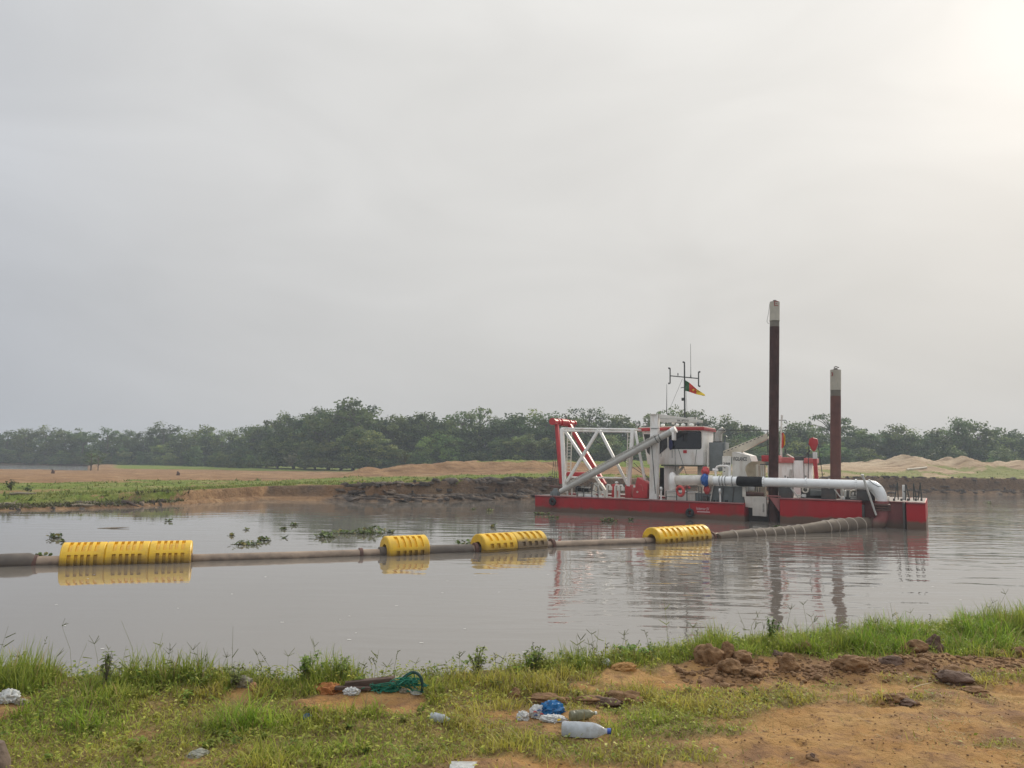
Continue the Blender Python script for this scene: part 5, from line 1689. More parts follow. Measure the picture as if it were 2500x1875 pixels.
def crumple(name, c, size, mat, label, cat, seed=0, rz=0.0, rough=0.35, freq=3.0, sub=3, parent=None, flat=0.0, fold=True):
    """crumpled lump: icosphere pushed about by folded noise"""
    bm = bmesh.new()
    bmesh.ops.create_icosphere(bm, subdivisions=sub, radius=1.0)
    for vv in bm.verts:
        n = vv.co.normalized()
        k = 1.0
        for o_ in range(3):
            w_ = mnoise.noise(n * freq * 2.1 ** o_ + Vector((seed * 7.3, o_ * 3.1, 0)))
            k += rough * ((0.35 - 1.5 * abs(w_)) if fold else w_ * 1.3) / 1.75 ** o_
        q = n * k
        if flat and q.z < -flat:
            q.z = -flat
        ca_, sa_ = math.cos(rz), math.sin(rz)
        x_, y_ = q.x * size[0], q.y * size[1]
        vv.co = Vector((x_ * ca_ - y_ * sa_, x_ * sa_ + y_ * ca_, q.z * size[2]))
    me = bpy.data.meshes.new(name)
    bm.to_mesh(me)
    bm.free()
    me.polygons.foreach_set('use_smooth', [True] * len(me.polygons))
    me.set_sharp_from_angle(angle=math.radians(50))
    me.materials.append(mat)
    o = link(name, me, parent, c)
    if label:
        tag(o, label, cat)
    return o


crumple('blue_tarpaulin', world_of(L(1722, 1172, 0.42)), (0.30, 0.40, 0.42), mt['bluetarp'], 'blue tarpaulin wrapped round the deck pipe joint', 'tarpaulin', 3, VRZ, 0.25, 2.0)
crumple('red_tarpaulin', world_of(L(1722, 1151, 0.5)), (0.26, 0.22, 0.30), mt['redtarp'], 'red sheet bundled over the blue tarpaulin', 'tarpaulin', 5, VRZ, 0.4, 1.6)
crumple('red_tarpaulin', world_of(L(1726, 1196, 0.55)), (0.22, 0.2, 0.3), mt['redtarp'], 'red sheet hanging below the blue tarpaulin', 'tarpaulin', 6, VRZ, 0.3, 1.8)
# ------------------------------------------------------------------ floating pipeline
def float_shell(R, r_in, ln, cut, th0, th1, xc, depth):
    """half shell of a pipe float; recessed pockets where cut[i] (angular row) and xc columns say so"""
    ths, xs = cut['th'], xc['x']
    mb = MB()

    def sub(lst, n):
        outp = [lst[0]]
        for a, b in zip(lst[:-1], lst[1:]):
            k = max(1, int(abs(b - a) / n + 0.999))
            outp += [a + (b - a) * j / k for j in range(1, k + 1)]
        return outp
    tv = sub(ths, 10.0)
    rowflag = []
    for a, b in zip(tv[:-1], tv[1:]):
        mid = (a + b) / 2
        i = next(k for k in range(len(ths) - 1) if ths[k] <= mid <= ths[k + 1])
        rowflag.append(cut['on'][i])
    nT, nX = len(tv) - 1, len(xs) - 1

    def rec(i, j):
        return 0 <= i < nT and 0 <= j < nX and rowflag[i] and xc['on'][j]

    def P(x, th, r):
        t_ = math.radians(th)
        return (x, r * math.cos(t_), r * math.sin(t_))
    for i in range(nT):
        for j in range(nX):
            r = R - depth if rec(i, j) else R
            mb.add([P(xs[j], tv[i], r), P(xs[j + 1], tv[i], r), P(xs[j + 1], tv[i + 1], r), P(xs[j], tv[i + 1], r)], [(0, 1, 2, 3)])
            for di, dj in ((1, 0), (0, 1)):
                if rec(i, j) != rec(i + di, j + dj) and i + di < nT and j + dj < nX:
                    if di:
                        mb.add([P(xs[j], tv[i + 1], R), P(xs[j + 1], tv[i + 1], R), P(xs[j + 1], tv[i + 1], R - depth), P(xs[j], tv[i + 1], R - depth)], [(0, 1, 2, 3)])
                    else:
                        mb.add([P(xs[j + 1], tv[i], R), P(xs[j + 1], tv[i + 1], R), P(xs[j + 1], tv[i + 1], R - depth), P(xs[j + 1], tv[i], R - depth)], [(0, 1, 2, 3)])
    for x, e in ((xs[0], -1), (xs[-1], 1)):
        for i in range(nT):
            mb.add([P(x, tv[i], R), P(x, tv[i + 1], R), P(x + e * 0.03, tv[i + 1], R - 0.035), P(x + e * 0.03, tv[i], R - 0.035)], [(0, 1, 2, 3)])
            mb.add([P(x + e * 0.03, tv[i], R - 0.035), P(x + e * 0.03, tv[i + 1], R - 0.035), P(x + e * 0.03, tv[i + 1], r_in), P(x + e * 0.03, tv[i], r_in)], [(0, 1, 2, 3)])
    for i in range(nT):
        mb.add([P(xs[0] - 0.03, tv[i], r_in), P(xs[0] - 0.03, tv[i + 1], r_in), P(xs[-1] + 0.03, tv[i + 1], r_in), P(xs[-1] + 0.03, tv[i], r_in)], [(0, 1, 2, 3)])
    for th in (tv[0], tv[-1]):
        mb.add([P(xs[0], th, r_in), P(xs[-1], th, r_in), P(xs[-1], th, R), P(xs[0], th, R)], [(0, 1, 2, 3)])
    return mb


FR, FIN = 0.555, 0.26


def make_float(length, mat, pattern):
    h = length / 2 - 0.032
    if pattern == 'slot':    # short square slots in two rows
        xs = [-h, -h * 0.74, -h * 0.52, -h * 0.33, -h * 0.11, h * 0.09, h * 0.31, h * 0.5, h * 0.72, h]
        xo = [0, 1, 0, 1, 0, 1, 0, 1, 0]
        th = [1, 9, 27, 38, 84, 96, 142, 153, 171, 179]
        to = [0, 1, 0, 1, 0, 1, 0, 1, 0]
        q = float_shell(FR, FIN, length, {'th': th, 'on': to}, 0, 180, {'x': xs, 'on': xo}, 0.075)
    else:                    # long slots either side, notches by the seam
        xs = [-h, -h * 0.70, -h * 0.52, -h * 0.36, -h * 0.20, -h * 0.07, h * 0.09, h * 0.22, h * 0.38, h * 0.54, h * 0.72, h]
        xo = [0, 1, 0, 1, 0, 1, 0, 1, 0, 1, 0]
        th = [1, 4, 16, 28, 84, 96, 152, 164, 175, 179]
        to = [0, 1, 0, 1, 0, 1, 0, 1, 0]
        q = float_shell(FR, FIN, length, {'th': th, 'on': to}, 0, 180, {'x': xs, 'on': xo}, 0.075)
    return q.mesh('half_shell', mt[mat], smooth=25)


def wl(px, py):
    return at_z(px, py, 0.0)


def back(p, d):
    """point d metres farther out along the water on the same bearing"""
    h = Vector((p.x, p.y, 0)).normalized()
    return p + h * d


# line of the pipe at the waterline (near edge) -> axis
route = [wl(-420, 1397), wl(-150, 1390), wl(0, 1385), wl(145, 1381), wl(310, 1377), wl(470, 1373), wl(700, 1366), wl(925, 1358), wl(1034, 1353.5), wl(1150, 1349.5), wl(1320, 1338.5), wl(1420, 1334.5), wl(1570, 1328.5), wl(1717, 1317.5), wl(1765, 1313.5)]


def float_group(name_px, z, mat_list, pattern, seam, labels):
    (pa_, ya_), (pb_, yb_) = name_px
    a, b = wl(pa_, ya_), wl(pb_, yb_)
    a, b = back(a, 0.42), back(b, 0.42)
    n = len(mat_list)
    d = (b - a)
    ln = d.length / n
    rz = math.atan2(d.y, d.x)
    for i, mm in enumerate(mat_list):
        c_ = a + d * ((i + 0.5) / n)
        o = empty('pipe_float', (c_.x, c_.y, z), rz)
        me = make_float(ln, mm, pattern)
        for s in (0, 1):
            h = link('half_shell', me, o)
            h.rotation_euler = (math.radians(seam + 180 * s), 0, 0)
        tag(o, labels[i], 'float', 'yellow pipe floats')


float_group(((151, 1381), (467, 1373)), 0.13, ['yellow'] * 3, 'long', 62,
            ['left float of the three joined yellow floats nearest the viewer', 'middle float of the three joined yellow floats', 'right float of the three joined yellow floats'])
float_group(((938, 1358), (1036, 1353)), 0.13, ['yellow'], 'long', 78, ['single short yellow float between two bare stretches of pipe'])
float_group(((1166, 1350), (1318, 1338.5)), 0.13, ['yellow', 'yellowmud'], 'slot', 5, ['clean yellow float of the pair left of the vessel reflection', 'mud smeared yellow float joined to the right of a clean one'])
float_group(((1590, 1328.5), (1715, 1318)), 0.14, ['yellow', 'yellow'], 'slot', 20, ['left yellow float of the pair nearest the red vessel', 'right yellow float of the pair, next to the thick hose'])

PLN = empty('floating_pipeline', (0, 0, 0))
ax_pts = [back(q, 0.42) + Vector((0, 0, 0.05)) for q in route]


def pipe_run(i0, i1, r, mat, name='pipe_section', zoff=0.0):
    MB().tube([q + Vector((0, 0, zoff)) for q in ax_pts[i0:i1 + 1]], r, 16).build(name, mt[mat], PLN)


pipe_run(0, 2, 0.25, 'pipemud')
MB().tube([back(wl(-60, 1387), .42) + Vector((0, 0, .07)), back(wl(20, 1384.5), .42) + Vector((0, 0, .09)), back(wl(70, 1383), .42) + Vector((0, 0, .09)), back(wl(82, 1382.5), .42) + Vector((0, 0, .06))], [0.27, 0.285, 0.285, 0.24], 16).build('rubber_sleeve', mt['piperubber'], PLN)
pipe_run(2, 3, 0.215, 'pipemud')
pipe_run(3, 5, 0.2, 'pipemud')
pipe_run(5, 7, 0.20, 'pipemud', zoff=-0.03)
pipe_run(7, 9, 0.24, 'piperubber')
pipe_run(9, 12, 0.20, 'pipemud', zoff=-0.02)
pipe_run(12, 14, 0.21, 'pipemud', zoff=-0.02)
for px, py, r_ in ((86, 1382.3, 0.27), (880, 1359.5, 0.235), (1347, 1337.5, 0.30), (1160, 1349.3, 0.3), (1738, 1316, 0.27), (1722, 1317, 0.25)):
    q = back(wl(px, py), 0.42) + Vector((0, 0, 0.04))
    e_ = min(range(len(ax_pts) - 1), key=lambda k: (ax_pts[k].lerp(ax_pts[k + 1], 0.5) - q).length)
    dd = (ax_pts[e_ + 1] - ax_pts[e_]).normalized()
    MB().tube([q - dd * 0.06, q + dd * 0.06], r_, 18).build('flange', mt['hoseflange'], PLN)
tag(PLN, 'silt coated discharge pipe floating in a line between the yellow floats', 'pipeline')

# thick ribbed rubber hose from the floats up to the dredger's stern
HO = empty('rubber_hose', (0, 0, 0))
hw = [wl(1757, 1316.5) + Vector((0, .35, 0.02)), wl(1775, 1315) + Vector((0, .4, 0.02)), wl(1830, 1311.5) + Vector((0, .45, 0.02)), wl(1900, 1307) + Vector((0, .45, 0.03)), wl(1970, 1303) + Vector((0, .45, 0.10)), wl(2040, 1299.5) + Vector((0, .5, 0.24))]
endp = world_of(Vector((ex - 0.85, vp, sz)))
dirp = (VX * -1)
hw += [endp.lerp(hw[-1], 0.42) + Vector((0, 0, 0.02)), endp]
rad_ = [0.20, 0.29, 0.33, 0.34, 0.36, 0.40, 0.43, 0.44]


def catmull(P, n=8):
    o_ = []
    for i in range(len(P) - 1):
        p0_, p1_, p2_, p3_ = P[max(i - 1, 0)], P[i], P[i + 1], P[min(i + 2, len(P) - 1)]
        for k in range(n):
            t_ = k / n
            o_.append(0.5 * ((2 * p1_) + (p2_ - p0_) * t_ + (2 * p0_ - 5 * p1_ + 4 * p2_ - p3_) * t_ ** 2 + (3 * p1_ - p0_ - 3 * p2_ + p3_) * t_ ** 3))
    return o_ + [P[-1]]


hc = catmull(hw)
hr = list(np.interp(np.linspace(0, 1, len(hc)), np.linspace(0, 1, len(rad_)), rad_))
MB().tube(hc, hr, 20).build('hose_body', mt['hose'], HO)
for px in (1790, 1836, 1858, 1882, 1906, 1929, 1952, 2016, 2035, 2054, 2076, 2098, 2126):
    i = min(range(1, len(hc) - 1), key=lambda k: abs(to_px(hc[k])[0] - px))
    j = i + (1 if to_px(hc[i])[0] < px else -1)
    f = (px - to_px(hc[i])[0]) / (to_px(hc[j])[0] - to_px(hc[i])[0])
    c_ = hc[i].lerp(hc[j], f)
    dd = (hc[i + 1] - hc[i - 1]).normalized()
    dd = (dd + Vector((0.25, 0, 0.1))).normalized()
    MB().torus(c_, dd, hr[i] * 1.0, 0.034, 22, 6).build('hose_ring', mt['hosering'], HO)
tag(HO, 'thick muddy rubber hose with pale rings rising from the water to the stern', 'hose')

# ------------------------------------------------------------------ floating plants and drift
HY = leaf_mat('water_hyacinth_leaf', trans=0.25, var=0.2, scale=3.0)


def hyacinth(px, py, w, dpt, h, n, label, seed, flowers=False):
    r = np.random.default_rng(seed)
    c_ = wl(px, py)
    Vv, Ff, Cl = [], [], []
    k = 0
    for i in range(n):
        a, rr_ = r.uniform(0, 6.28), math.sqrt(r.uniform(0, 1))
        bx_, by_ = rr_ * math.cos(a) * w / 2, rr_ * math.sin(a) * dpt / 2
        hh = 0.75 * h * r.uniform(0.2, 1.0) * (1 - 0.5 * rr_)
        d = r.uniform(0, 6.28)
        lean = r.uniform(0.2, 0.9)
        dx, dy = math.cos(d) * lean * hh, math.sin(d) * lean * hh
        s = r.uniform(0.05, 0.095)
        # stalk
        b0_, t0_ = np.array([bx_, by_, -0.02]), np.array([bx_ + dx, by_ + dy, hh])
        sd = np.array([-math.sin(d), math.cos(d), 0]) * 0.009
        col = np.array([0.10, 0.14, 0.035]) * r.uniform(0.5, 1.4) if r.uniform() > 0.15 else np.array([0.22, 0.19, 0.06])
        Vv += [b0_ - sd, b0_ + sd, t0_ + sd, t0_ - sd]
        Cl += [col * 0.8] * 4
        Ff.append((k, k + 1, k + 2, k + 3))
        k += 4
        u = np.array([math.cos(d), math.sin(d), r.uniform(-0.2, 1.0)])
        u /= np.linalg.norm(u)
        v_ = np.cross(u, [0, 0, 1.0])
        v_ /= np.linalg.norm(v_) + 1e-6
        m_ = 7
        for q in range(m_):
            t_ = 2 * math.pi * q / m_
            Vv.append(t0_ + u * s * (1 + math.cos(t_)) + v_ * s * 0.85 * math.sin(t_))
            Cl.append(col)
        Ff.append(tuple(range(k, k + m_)))
        k += m_
    me = bpy.data.meshes.new('water_hyacinth')
    me.from_pydata([tuple(q) for q in Vv], [], Ff)
    a_ = me.color_attributes.new('Col', 'FLOAT_COLOR', 'POINT')
    a_.data.foreach_set('color', np.concatenate([np.array(Cl), np.ones((len(Cl), 1))], 1).astype(np.float32).ravel())
    me.materials.append(HY)
    o = empty('water_hyacinth', c_)
    lv = link('leaves', me, o)
    lv['kind'] = 'stuff'
    mb = MB()
    mb.tube([(-w * 0.5, 0, 0.0), (-w * 0.1, dpt * 0.1, 0.02), (w * 0.25, 0, 0.01), (w * 0.55, -dpt * 0.1, 0.015)], [0.012, 0.018, 0.018, 0.008], 5)
    mb.build('runner', M_RUN, o)
    tag(o, label, 'water plant', 'drifting water plants')
    return o


M_RUN = M('plant_runner', (0.10, 0.09, 0.035), 0.7, var=0.3)
for i, (px, py, w, d, h, n, lab) in enumerate([
        (137, 1313, 0.48, 0.7, 0.28, 42, 'small dark clump of water plants afloat above the three joined floats'),
        (152, 1322, 0.16, 0.2, 0.10, 8, 'tiny tuft of water plants just above the left end of the three joined floats'),
        (411, 1273, 0.42, 0.4, 0.14, 12, 'lone speck of drifting weed out on the open water left of the plant drifts'),
        (566, 1308, 0.26, 0.4, 0.12, 12, 'small weed tuft at the left end of the scattered plant drift'),
        (598, 1330, 1.15, 0.8, 0.26, 60, 'straggling water plant with long stalk, lowest of the scattered drift'),
        (648, 1320, 0.5, 0.6, 0.24, 30, 'compact weed tuft with a curved stalk in the scattered drift'),
        (692, 1314, 0.18, 0.3, 0.12, 9, 'tiny sprig at the right of the scattered drift'),
        (600, 1294, 0.22, 0.3, 0.10, 9, 'tiny sprig above the straggling plant of the scattered drift'),
        (692, 1292, 0.35, 0.6, 0.16, 18, 'small weed clump, left one of the pair farther out'),
        (716, 1283, 0.42, 0.6, 0.16, 20, 'small weed clump, right one of the pair farther out'),
        (796, 1312, 0.85, 1.2, 0.3, 62, 'weed clump forming the left end of the large plant mat'),
        (845, 1303, 1.2, 1.4, 0.2, 60, 'low yellowish weed in the middle of the large plant mat'),
        (908, 1302, 1.25, 1.9, 0.42, 120, 'tall leafy right end of the large plant mat above the single float'),
        (952, 1301, 0.35, 0.9, 0.2, 22, 'loose sprigs at the far right of the large plant mat'),
        (1134, 1332, 0.75, 0.9, 0.30, 44, 'weed clump caught against the left end of the float pair'),
        (1202, 1287, 0.3, 0.4, 0.2, 12, 'lone drifting sprig left of the vessel reflection'),
        (1196, 1248, 0.5, 1.0, 0.2, 20, 'small weed patch near the far bank left of the bow'),
        (1154, 1244, 0.4, 0.8, 0.1, 10, 'thin weed line near the far bank'),
        (1322, 1256, 1.0, 1.2, 0.22, 55, 'weed patch drifting against the left end of the red hull'),
        (1348, 1264, 0.9, 0.9, 0.12, 28, 'low pale weed just below the bow fender'),
        (1486, 1274, 0.95, 1.4, 0.36, 80, 'leafy water plant afloat in front of the red hull'),
        (1538, 1270, 0.3, 0.5, 0.14, 10, 'small sprig right of the leafy plant in front of the hull'),
        (1985, 1284.5, 1.3, 0.4, 0.14, 50, 'strip of weed trapped between hull and thick hose'),
        (1898, 1287, 0.5, 0.4, 0.12, 24, 'bit of weed at the foot of the taller brown pole'),
        (106, 1359, 0.5, 0.25, 0.10, 16, 'weed fringe lying along the pipe left of the three floats'),
        (882, 1303, 0.3, 0.8, 0.5, 10, 'upright stalks standing out of the large plant mat'),
        (2412, 1228, 0.7, 1.2, 0.2, 20, 'dark weed speck on open water right of the vessel')]):
    hyacinth(px, py, w, d, h, n, lab, 300 + i)
q = wl(268, 1290)
tag(MB().tube([q + Vector((-0.55, -0.1, 0.0)), q + Vector((-0.15, 0, 0.01)), q + Vector((0.1, 0, 0.02)), q + Vector((0.8, 0.3, 0.05))], [0.015, 0.03, 0.035, 0.008], 8).build('drift_log', mt['drift']), 'thin dark log afloat on the water above the three joined floats', 'log')
# pale flecks of foam
FVv, FFf = [], []
for i in range(46):
    px = random.choice([random.uniform(20, 1200), random.uniform(1200, 2450)])
    py = random.uniform(1400, 1620) if px < 1300 else random.uniform(1340, 1480)
    c_ = wl(px, py)
    a_, b_ = random.uniform(0.02, 0.06), random.uniform(0.008, 0.02)
    k = len(FVv)
    for t_ in range(6):
        FVv.append((c_.x + a_ * math.cos(t_ * 1.047), c_.y + b_ * math.sin(t_ * 1.047), 0.006))
    FFf.append(tuple(range(k, k + 6)))
fm = link('foam', np_mesh('foam', np.array(FVv), np.array(FFf), M('foam_fleck', (0.75, 0.74, 0.7), 0.8)))
tag(fm, 'tiny pale flecks of foam scattered over the near water', 'foam', kind='stuff')
# ------------------------------------------------------------------ near bank
GZ = 1.9
ED_X = np.array([-14, -8, -3.6, -2.16, -0.74, 0.16, 0.83, 1.58, 2.86, 5.46, 9, 15.0])
ED_Y = np.array([5.0, 5.3, 5.55, 5.55, 5.62, 6.0, 6.38, 6.72, 7.15, 8.1, 9.5, 11.5])


def edge_y(X):
    return np.interp(X, ED_X, ED_Y) + 0.10 * fbm(X * 1.3, X * 0 + 5.5, 3, 71)


def ridge_y(X):      # band of turned clods along the right part
    return edge_y(X) - np.interp(X, [0.8, 1.5, 3, 5, 9], [0.55, 0.70, 0.95, 1.35, 1.7])


_pr = random.Random(31)
PRINTS = [(_pr.uniform(0.7, 3.6), _pr.uniform(4.0, 5.6), _pr.uniform(0, 3.14)) for _ in range(26)]


def near_height(X, Y):
    e = edge_y(X)
    d = Y - e
    z = GZ + 0.022 * sstep(0.8, 1.8, X) * fbm(X * 1.2, Y * 4.5, 4, 78, 0.6) + 0.06 * fbm(X * 0.8, Y * 0.8, 4, 72) + 0.030 * fbm(X * 4, Y * 4, 5, 73, 0.6)
    z = z - np.where(d > 0, 0.62 * d + 0.25 * np.minimum(d, 0.4), 0) + 0.06 * sstep(-0.9, -0.15, d)
    rr_ = np.exp(-((Y - ridge_y(X)) / 0.24) ** 2) * sstep(1.2, 1.8, X)
    z = z + rr_ * (0.04 + 0.05 * np.abs(fbm(X * 5, Y * 5, 4, 74)))
    z = z + 0.013 * sstep(0.3, 1.2, X) * fbm(X * 13, Y * 13, 3, 79, 0.6)
    for cx_, cy_, ca_ in PRINTS:      # trodden hollows
        u_, v_ = (X - cx_) * math.cos(ca_) + (Y - cy_) * math.sin(ca_), -(X - cx_) * math.sin(ca_) + (Y - cy_) * math.cos(ca_)
        z = z - 0.016 * np.exp(-((u_ / 0.11) ** 2 + (v_ / 0.045) ** 2) ** 1.5)
    # small heap of turned soil in the middle and low litter bank
    for cx_, cy_, r_, hh in ((0.42, 4.95, 0.22, 0.035), (-0.12, 4.12, 0.35, 0.04), (1.3, 4.75, 0.5, 0.03), (-1.27, 5.02, 0.16, 0.07)):
        z = z + hh * np.exp(-((X - cx_) ** 2 + (Y - cy_) ** 2) / r_ ** 2) * (1 + 0.7 * fbm(X * 9, Y * 9, 3, 75))
    return z


def gh(x, y):
    return float(near_height(np.array([x], float), np.array([y], float))[0])


def ground(px, py):
    """first point of the near bank met by the line of sight through a photograph pixel"""
    d = ray(px, py)
    k = np.arange(3.2, 9.5, 0.01) / d.y
    X, Y, Z = EYE.x + d.x * k, EYE.y + d.y * k, EYE.z + d.z * k
    h = near_height(X, Y)
    i = int(np.argmax(Z <= h)) if (Z <= h).any() else int(np.argmin(Z - h))     # past the crest: stand on the crest
    return Vector((float(X[i]), float(Y[i]), float(h[i])))


# trodden or covered spots round the litter, where little grows
LITTER = [(970, 1690, 0.2), (900, 1684, 0.17), (862, 1688, 0.12), (592, 1676, 0.09), (618, 1686, 0.06), (858, 1694, 0.07), (985, 1692, 0.06), (1012, 1696, 0.07), (750, 1756, 0.06), (1345, 1748, 0.11), (1276, 1757, 0.06),
          (1352, 1760, 0.10), (1480, 1624, 0.07), (20, 1712, 0.08), (52, 1718, 0.08), (484, 1846, 0.07), (1431, 1800, 0.15), (1424, 1757, 0.10), (1075, 1764, 0.07), (800, 1690, 0.12), (1525, 1634, 0.12),
          (1729, 1622, 0.13), (1776, 1612, 0.07), (1812, 1618, 0.10), (1782, 1640, 0.10), (1836, 1650, 0.09), (1925, 1636, 0.08), (1523, 1712, 0.12), (1440, 1715, 0.10), (1330, 1712, 0.10), (2282, 1592, 0.07), (2240, 1592, 0.08)]
def edge_mid(x):
    return float(np.interp(x, ED_X, ED_Y))


CLEAR_AT = [(ground(a_, b_), c_) for a_, b_, c_ in LITTER]


# ground cover by place: 0 bare .. 1 thick; uses the ground's own coordinates
def cover(X, Y):
    e = edge_y(X)
    d = e - Y                                     # metres in from the edge
    left = 1 - sstep(-0.1, 0.9, X)
    c = 0.90 * left + (1 - left) * 0.45
    c = c + (1 - left) * 0.75 * (1 - sstep(0.22, 0.42, d))
    c = c + 0.5 * (1 - sstep(0.2, 0.5, d)) + 0.25 * sstep(3.2, 5, X) * (1 - sstep(0.7, 1.0, d))
    c = c + 0.45 * np.exp(-((X - 0.75) / 0.6) ** 2 - ((Y - 5.35) / 0.3) ** 2) + 0.30 * np.exp(-((X - 0.35) / 0.45) ** 2 - ((Y - 4.55) / 0.18) ** 2)
    for cx_, cy_, rx_, ry_, k in ((1.45, 5.45, 0.6, 0.2, 0.55), (2.75, 5.5, 0.8, 0.17, 0.62), (3.6, 6.0, 1.0, 0.2, 0.6), (2.05, 5.0, 0.4, 0.12, 0.5), (0.95, 4.35, 0.5, 0.14, 0.5), (1.9, 4.25, 0.4, 0.1, 0.42), (1.25, 4.8, 0.5, 0.1, 0.4), (3.0, 4.6, 0.5, 0.1, 0.35)):
        c = c + k * np.exp(-((X - cx_) / rx_) ** 2 - ((Y - cy_) / ry_) ** 2)
    rr_ = np.exp(-((Y - ridge_y(X)) / 0.22) ** 2) * sstep(0.9, 1.5, X)
    c = c - 0.55 * rr_
    c = c - 0.5 * sstep(0.6, 1.3, X - 0.9 * (Y - 4.3)) * (1 - sstep(-0.1, 0.5, Y - (5.1 + 0.25 * X)))
    for cx_, cy_, rx_, ry_, k in ((-0.05, 4.10, 0.38, 0.17, 0.9), (-2.05, 4.62, 0.16, 0.10, 0.4), (-1.28, 5.02, 0.14, 0.10, 0.9), (-0.35, 4.88, 0.30, 0.08, 0.45), (0.2, 5.0, 0.5, 0.07, 0.55), (0.55, 4.62, 0.45, 0.08, 0.3),
                                  (1.95, 5.15, 0.32, 0.28, 0.45), (1.70, 6.12, 0.34, 0.15, 1.6), (2.35, 6.2, 0.3, 0.12, 0.8), (0.5, 5.62, 0.16, 0.08, 0.6), (-1.0, 4.55, 0.18, 0.07, 0.3)):
        c = c - k * np.exp(-((X - cx_) / rx_) ** 2 - ((Y - cy_) / ry_) ** 2)
    for q, w_ in CLEAR_AT:
        c = c - (0.95 if q.y > edge_mid(q.x) - 0.5 else 0.45) * np.exp(-((X - q.x) / w_) ** 2 - ((Y - q.y + 0.10) / 0.19) ** 2)
    c = c + 0.62 * fbm(X * 2.2, Y * 2.6, 4, 81) + 0.15 * fbm(X * 8, Y * 8, 2, 82)
    return c


gx = np.concatenate([np.linspace(-14, -3.9, 60)[:-1], np.linspace(-3.9, 6.2, 470), np.linspace(6.2, 16, 60)[1:]])
gs = np.concatenate([np.linspace(0, 0.35, 14)[:-1], np.linspace(0.35, 1.0, 230), 1 + np.geomspace(0.012, 0.9, 26)])
GX = np.repeat(gx[:, None], len(gs), 1)
GY = -2 + (edge_y(gx)[:, None] + 2) * gs[None, :]
GZZ = near_height(GX, GY)
cov = cover(GX, GY)
wet = sstep(0.1, 0.5, fbm(GX * 1.4, GY * 1.4, 4, 85)) * sstep(0.2, 1.2, GX)
ridge = np.exp(-((GY - ridge_y(GX)) / 0.26) ** 2) * sstep(1.2, 1.8, GX) * 0.8
gcol = np.stack([np.clip(cov, 0, 1), np.clip(ridge, 0, 1), wet], -1).reshape(-1, 3)
I = np.arange(GX.size).reshape(GX.shape)
gf = np.stack([I[:-1, :-1], I[1:, :-1], I[1:, 1:], I[:-1, 1:]], -1).reshape(-1, 4)


def soil_material():
    m, t, p = new_mat('near_bank_soil')
    p.inputs['Roughness'].default_value = 0.95
    p.inputs['Specular IOR Level'].default_value = 0.15
    a = N(t, 'ShaderNodeVertexColor', layer_name='Col')
    s = N(t, 'ShaderNodeSeparateColor')
    t.links.new(a.outputs[0], s.inputs[0])
    ge = N(t, 'ShaderNodeNewGeometry')

    def nz(scale, detail, rough=0.65, map_=(1, 1, 1)):
        mp = N(t, 'ShaderNodeMapping')
        mp.inputs['Scale'].default_value = map_
        t.links.new(ge.outputs['Position'], mp.inputs[0])
        n = N(t, 'ShaderNodeTexNoise', inp={'Scale': scale, 'Detail': detail, 'Roughness': rough})
        t.links.new(mp.outputs[0], n.inputs['Vector'])
        return n.outputs[0]

    def mixc(fac, a_, b_):
        x = N(t, 'ShaderNodeMix', data_type='RGBA')
        for sock, v in ((0, fac), (6, a_), (7, b_)):
            if isinstance(v, tuple):
                x.inputs[sock].default_value = (*v, 1)
            else:
                t.links.new(v, x.inputs[sock])
        return x.outputs[2]

    def rng(v, a_, b_, c_=0.0, d_=1.0):
        r = N(t, 'ShaderNodeMapRange', inp={1: a_, 2: b_, 3: c_, 4: d_})
        t.links.new(v, r.inputs[0])
        return r.outputs[0]
    n1, n2, n3 = nz(1.7, 8), nz(14, 6), nz(3.5, 6)
    c = mixc(rng(n1, 0.36, 0.64), (0.37, 0.195, 0.066), (0.44, 0.275, 0.115))
    c = mixc(rng(n3, 0.46, 0.64, 0, 0.85), c, (0.23, 0.13, 0.075))
    c = mixc(rng(nz(0.9, 7), 0.5, 0.66, 0, 0.7), c, (0.20, 0.125, 0.065))
    c = mixc(rng(n2, 0.56, 0.72, 0, 0.75), c, (0.13, 0.072, 0.042))
    dk = mixc(rng(n2, 0.35, 0.65), (0.11, 0.065, 0.042), (0.25, 0.145, 0.085))
    f = N(t, 'ShaderNodeMath', operation='MULTIPLY')
    t.links.new(s.outputs['Green'], f.inputs[0])
    t.links.new(rng(n3, 0.3, 0.6, 0.3, 1.0), f.inputs[1])
    c = mixc(f.outputs[0], c, dk)
    lit = mixc(rng(n2, 0.35, 0.65), (0.13, 0.105, 0.042), (0.29, 0.23, 0.10))
    c = mixc(rng(s.outputs['Red'], 0.25, 0.65, 0, 0.85), c, lit)
    t.links.new(c, p.inputs['Base Color'])
    b1 = N(t, 'ShaderNodeBump', inp={'Strength': 0.9, 'Distance': 0.03})
    t.links.new(nz(22, 8, 0.7), b1.inputs['Height'])
    b2 = N(t, 'ShaderNodeBump', inp={'Strength': 0.7, 'Distance': 0.09})
    t.links.new(nz(5, 5), b2.inputs['Height'])
    t.links.new(b1.outputs[0], b2.inputs['Normal'])
    t.links.new(b2.outputs[0], p.inputs['Normal'])
    return m


SOIL = soil_material()
ng = link('near_bank_ground', np_mesh('near_bank_ground', np.stack([GX, GY, GZZ], -1).reshape(-1, 3), gf, SOIL, gcol, smooth=True))
tag(ng, kind='structure')


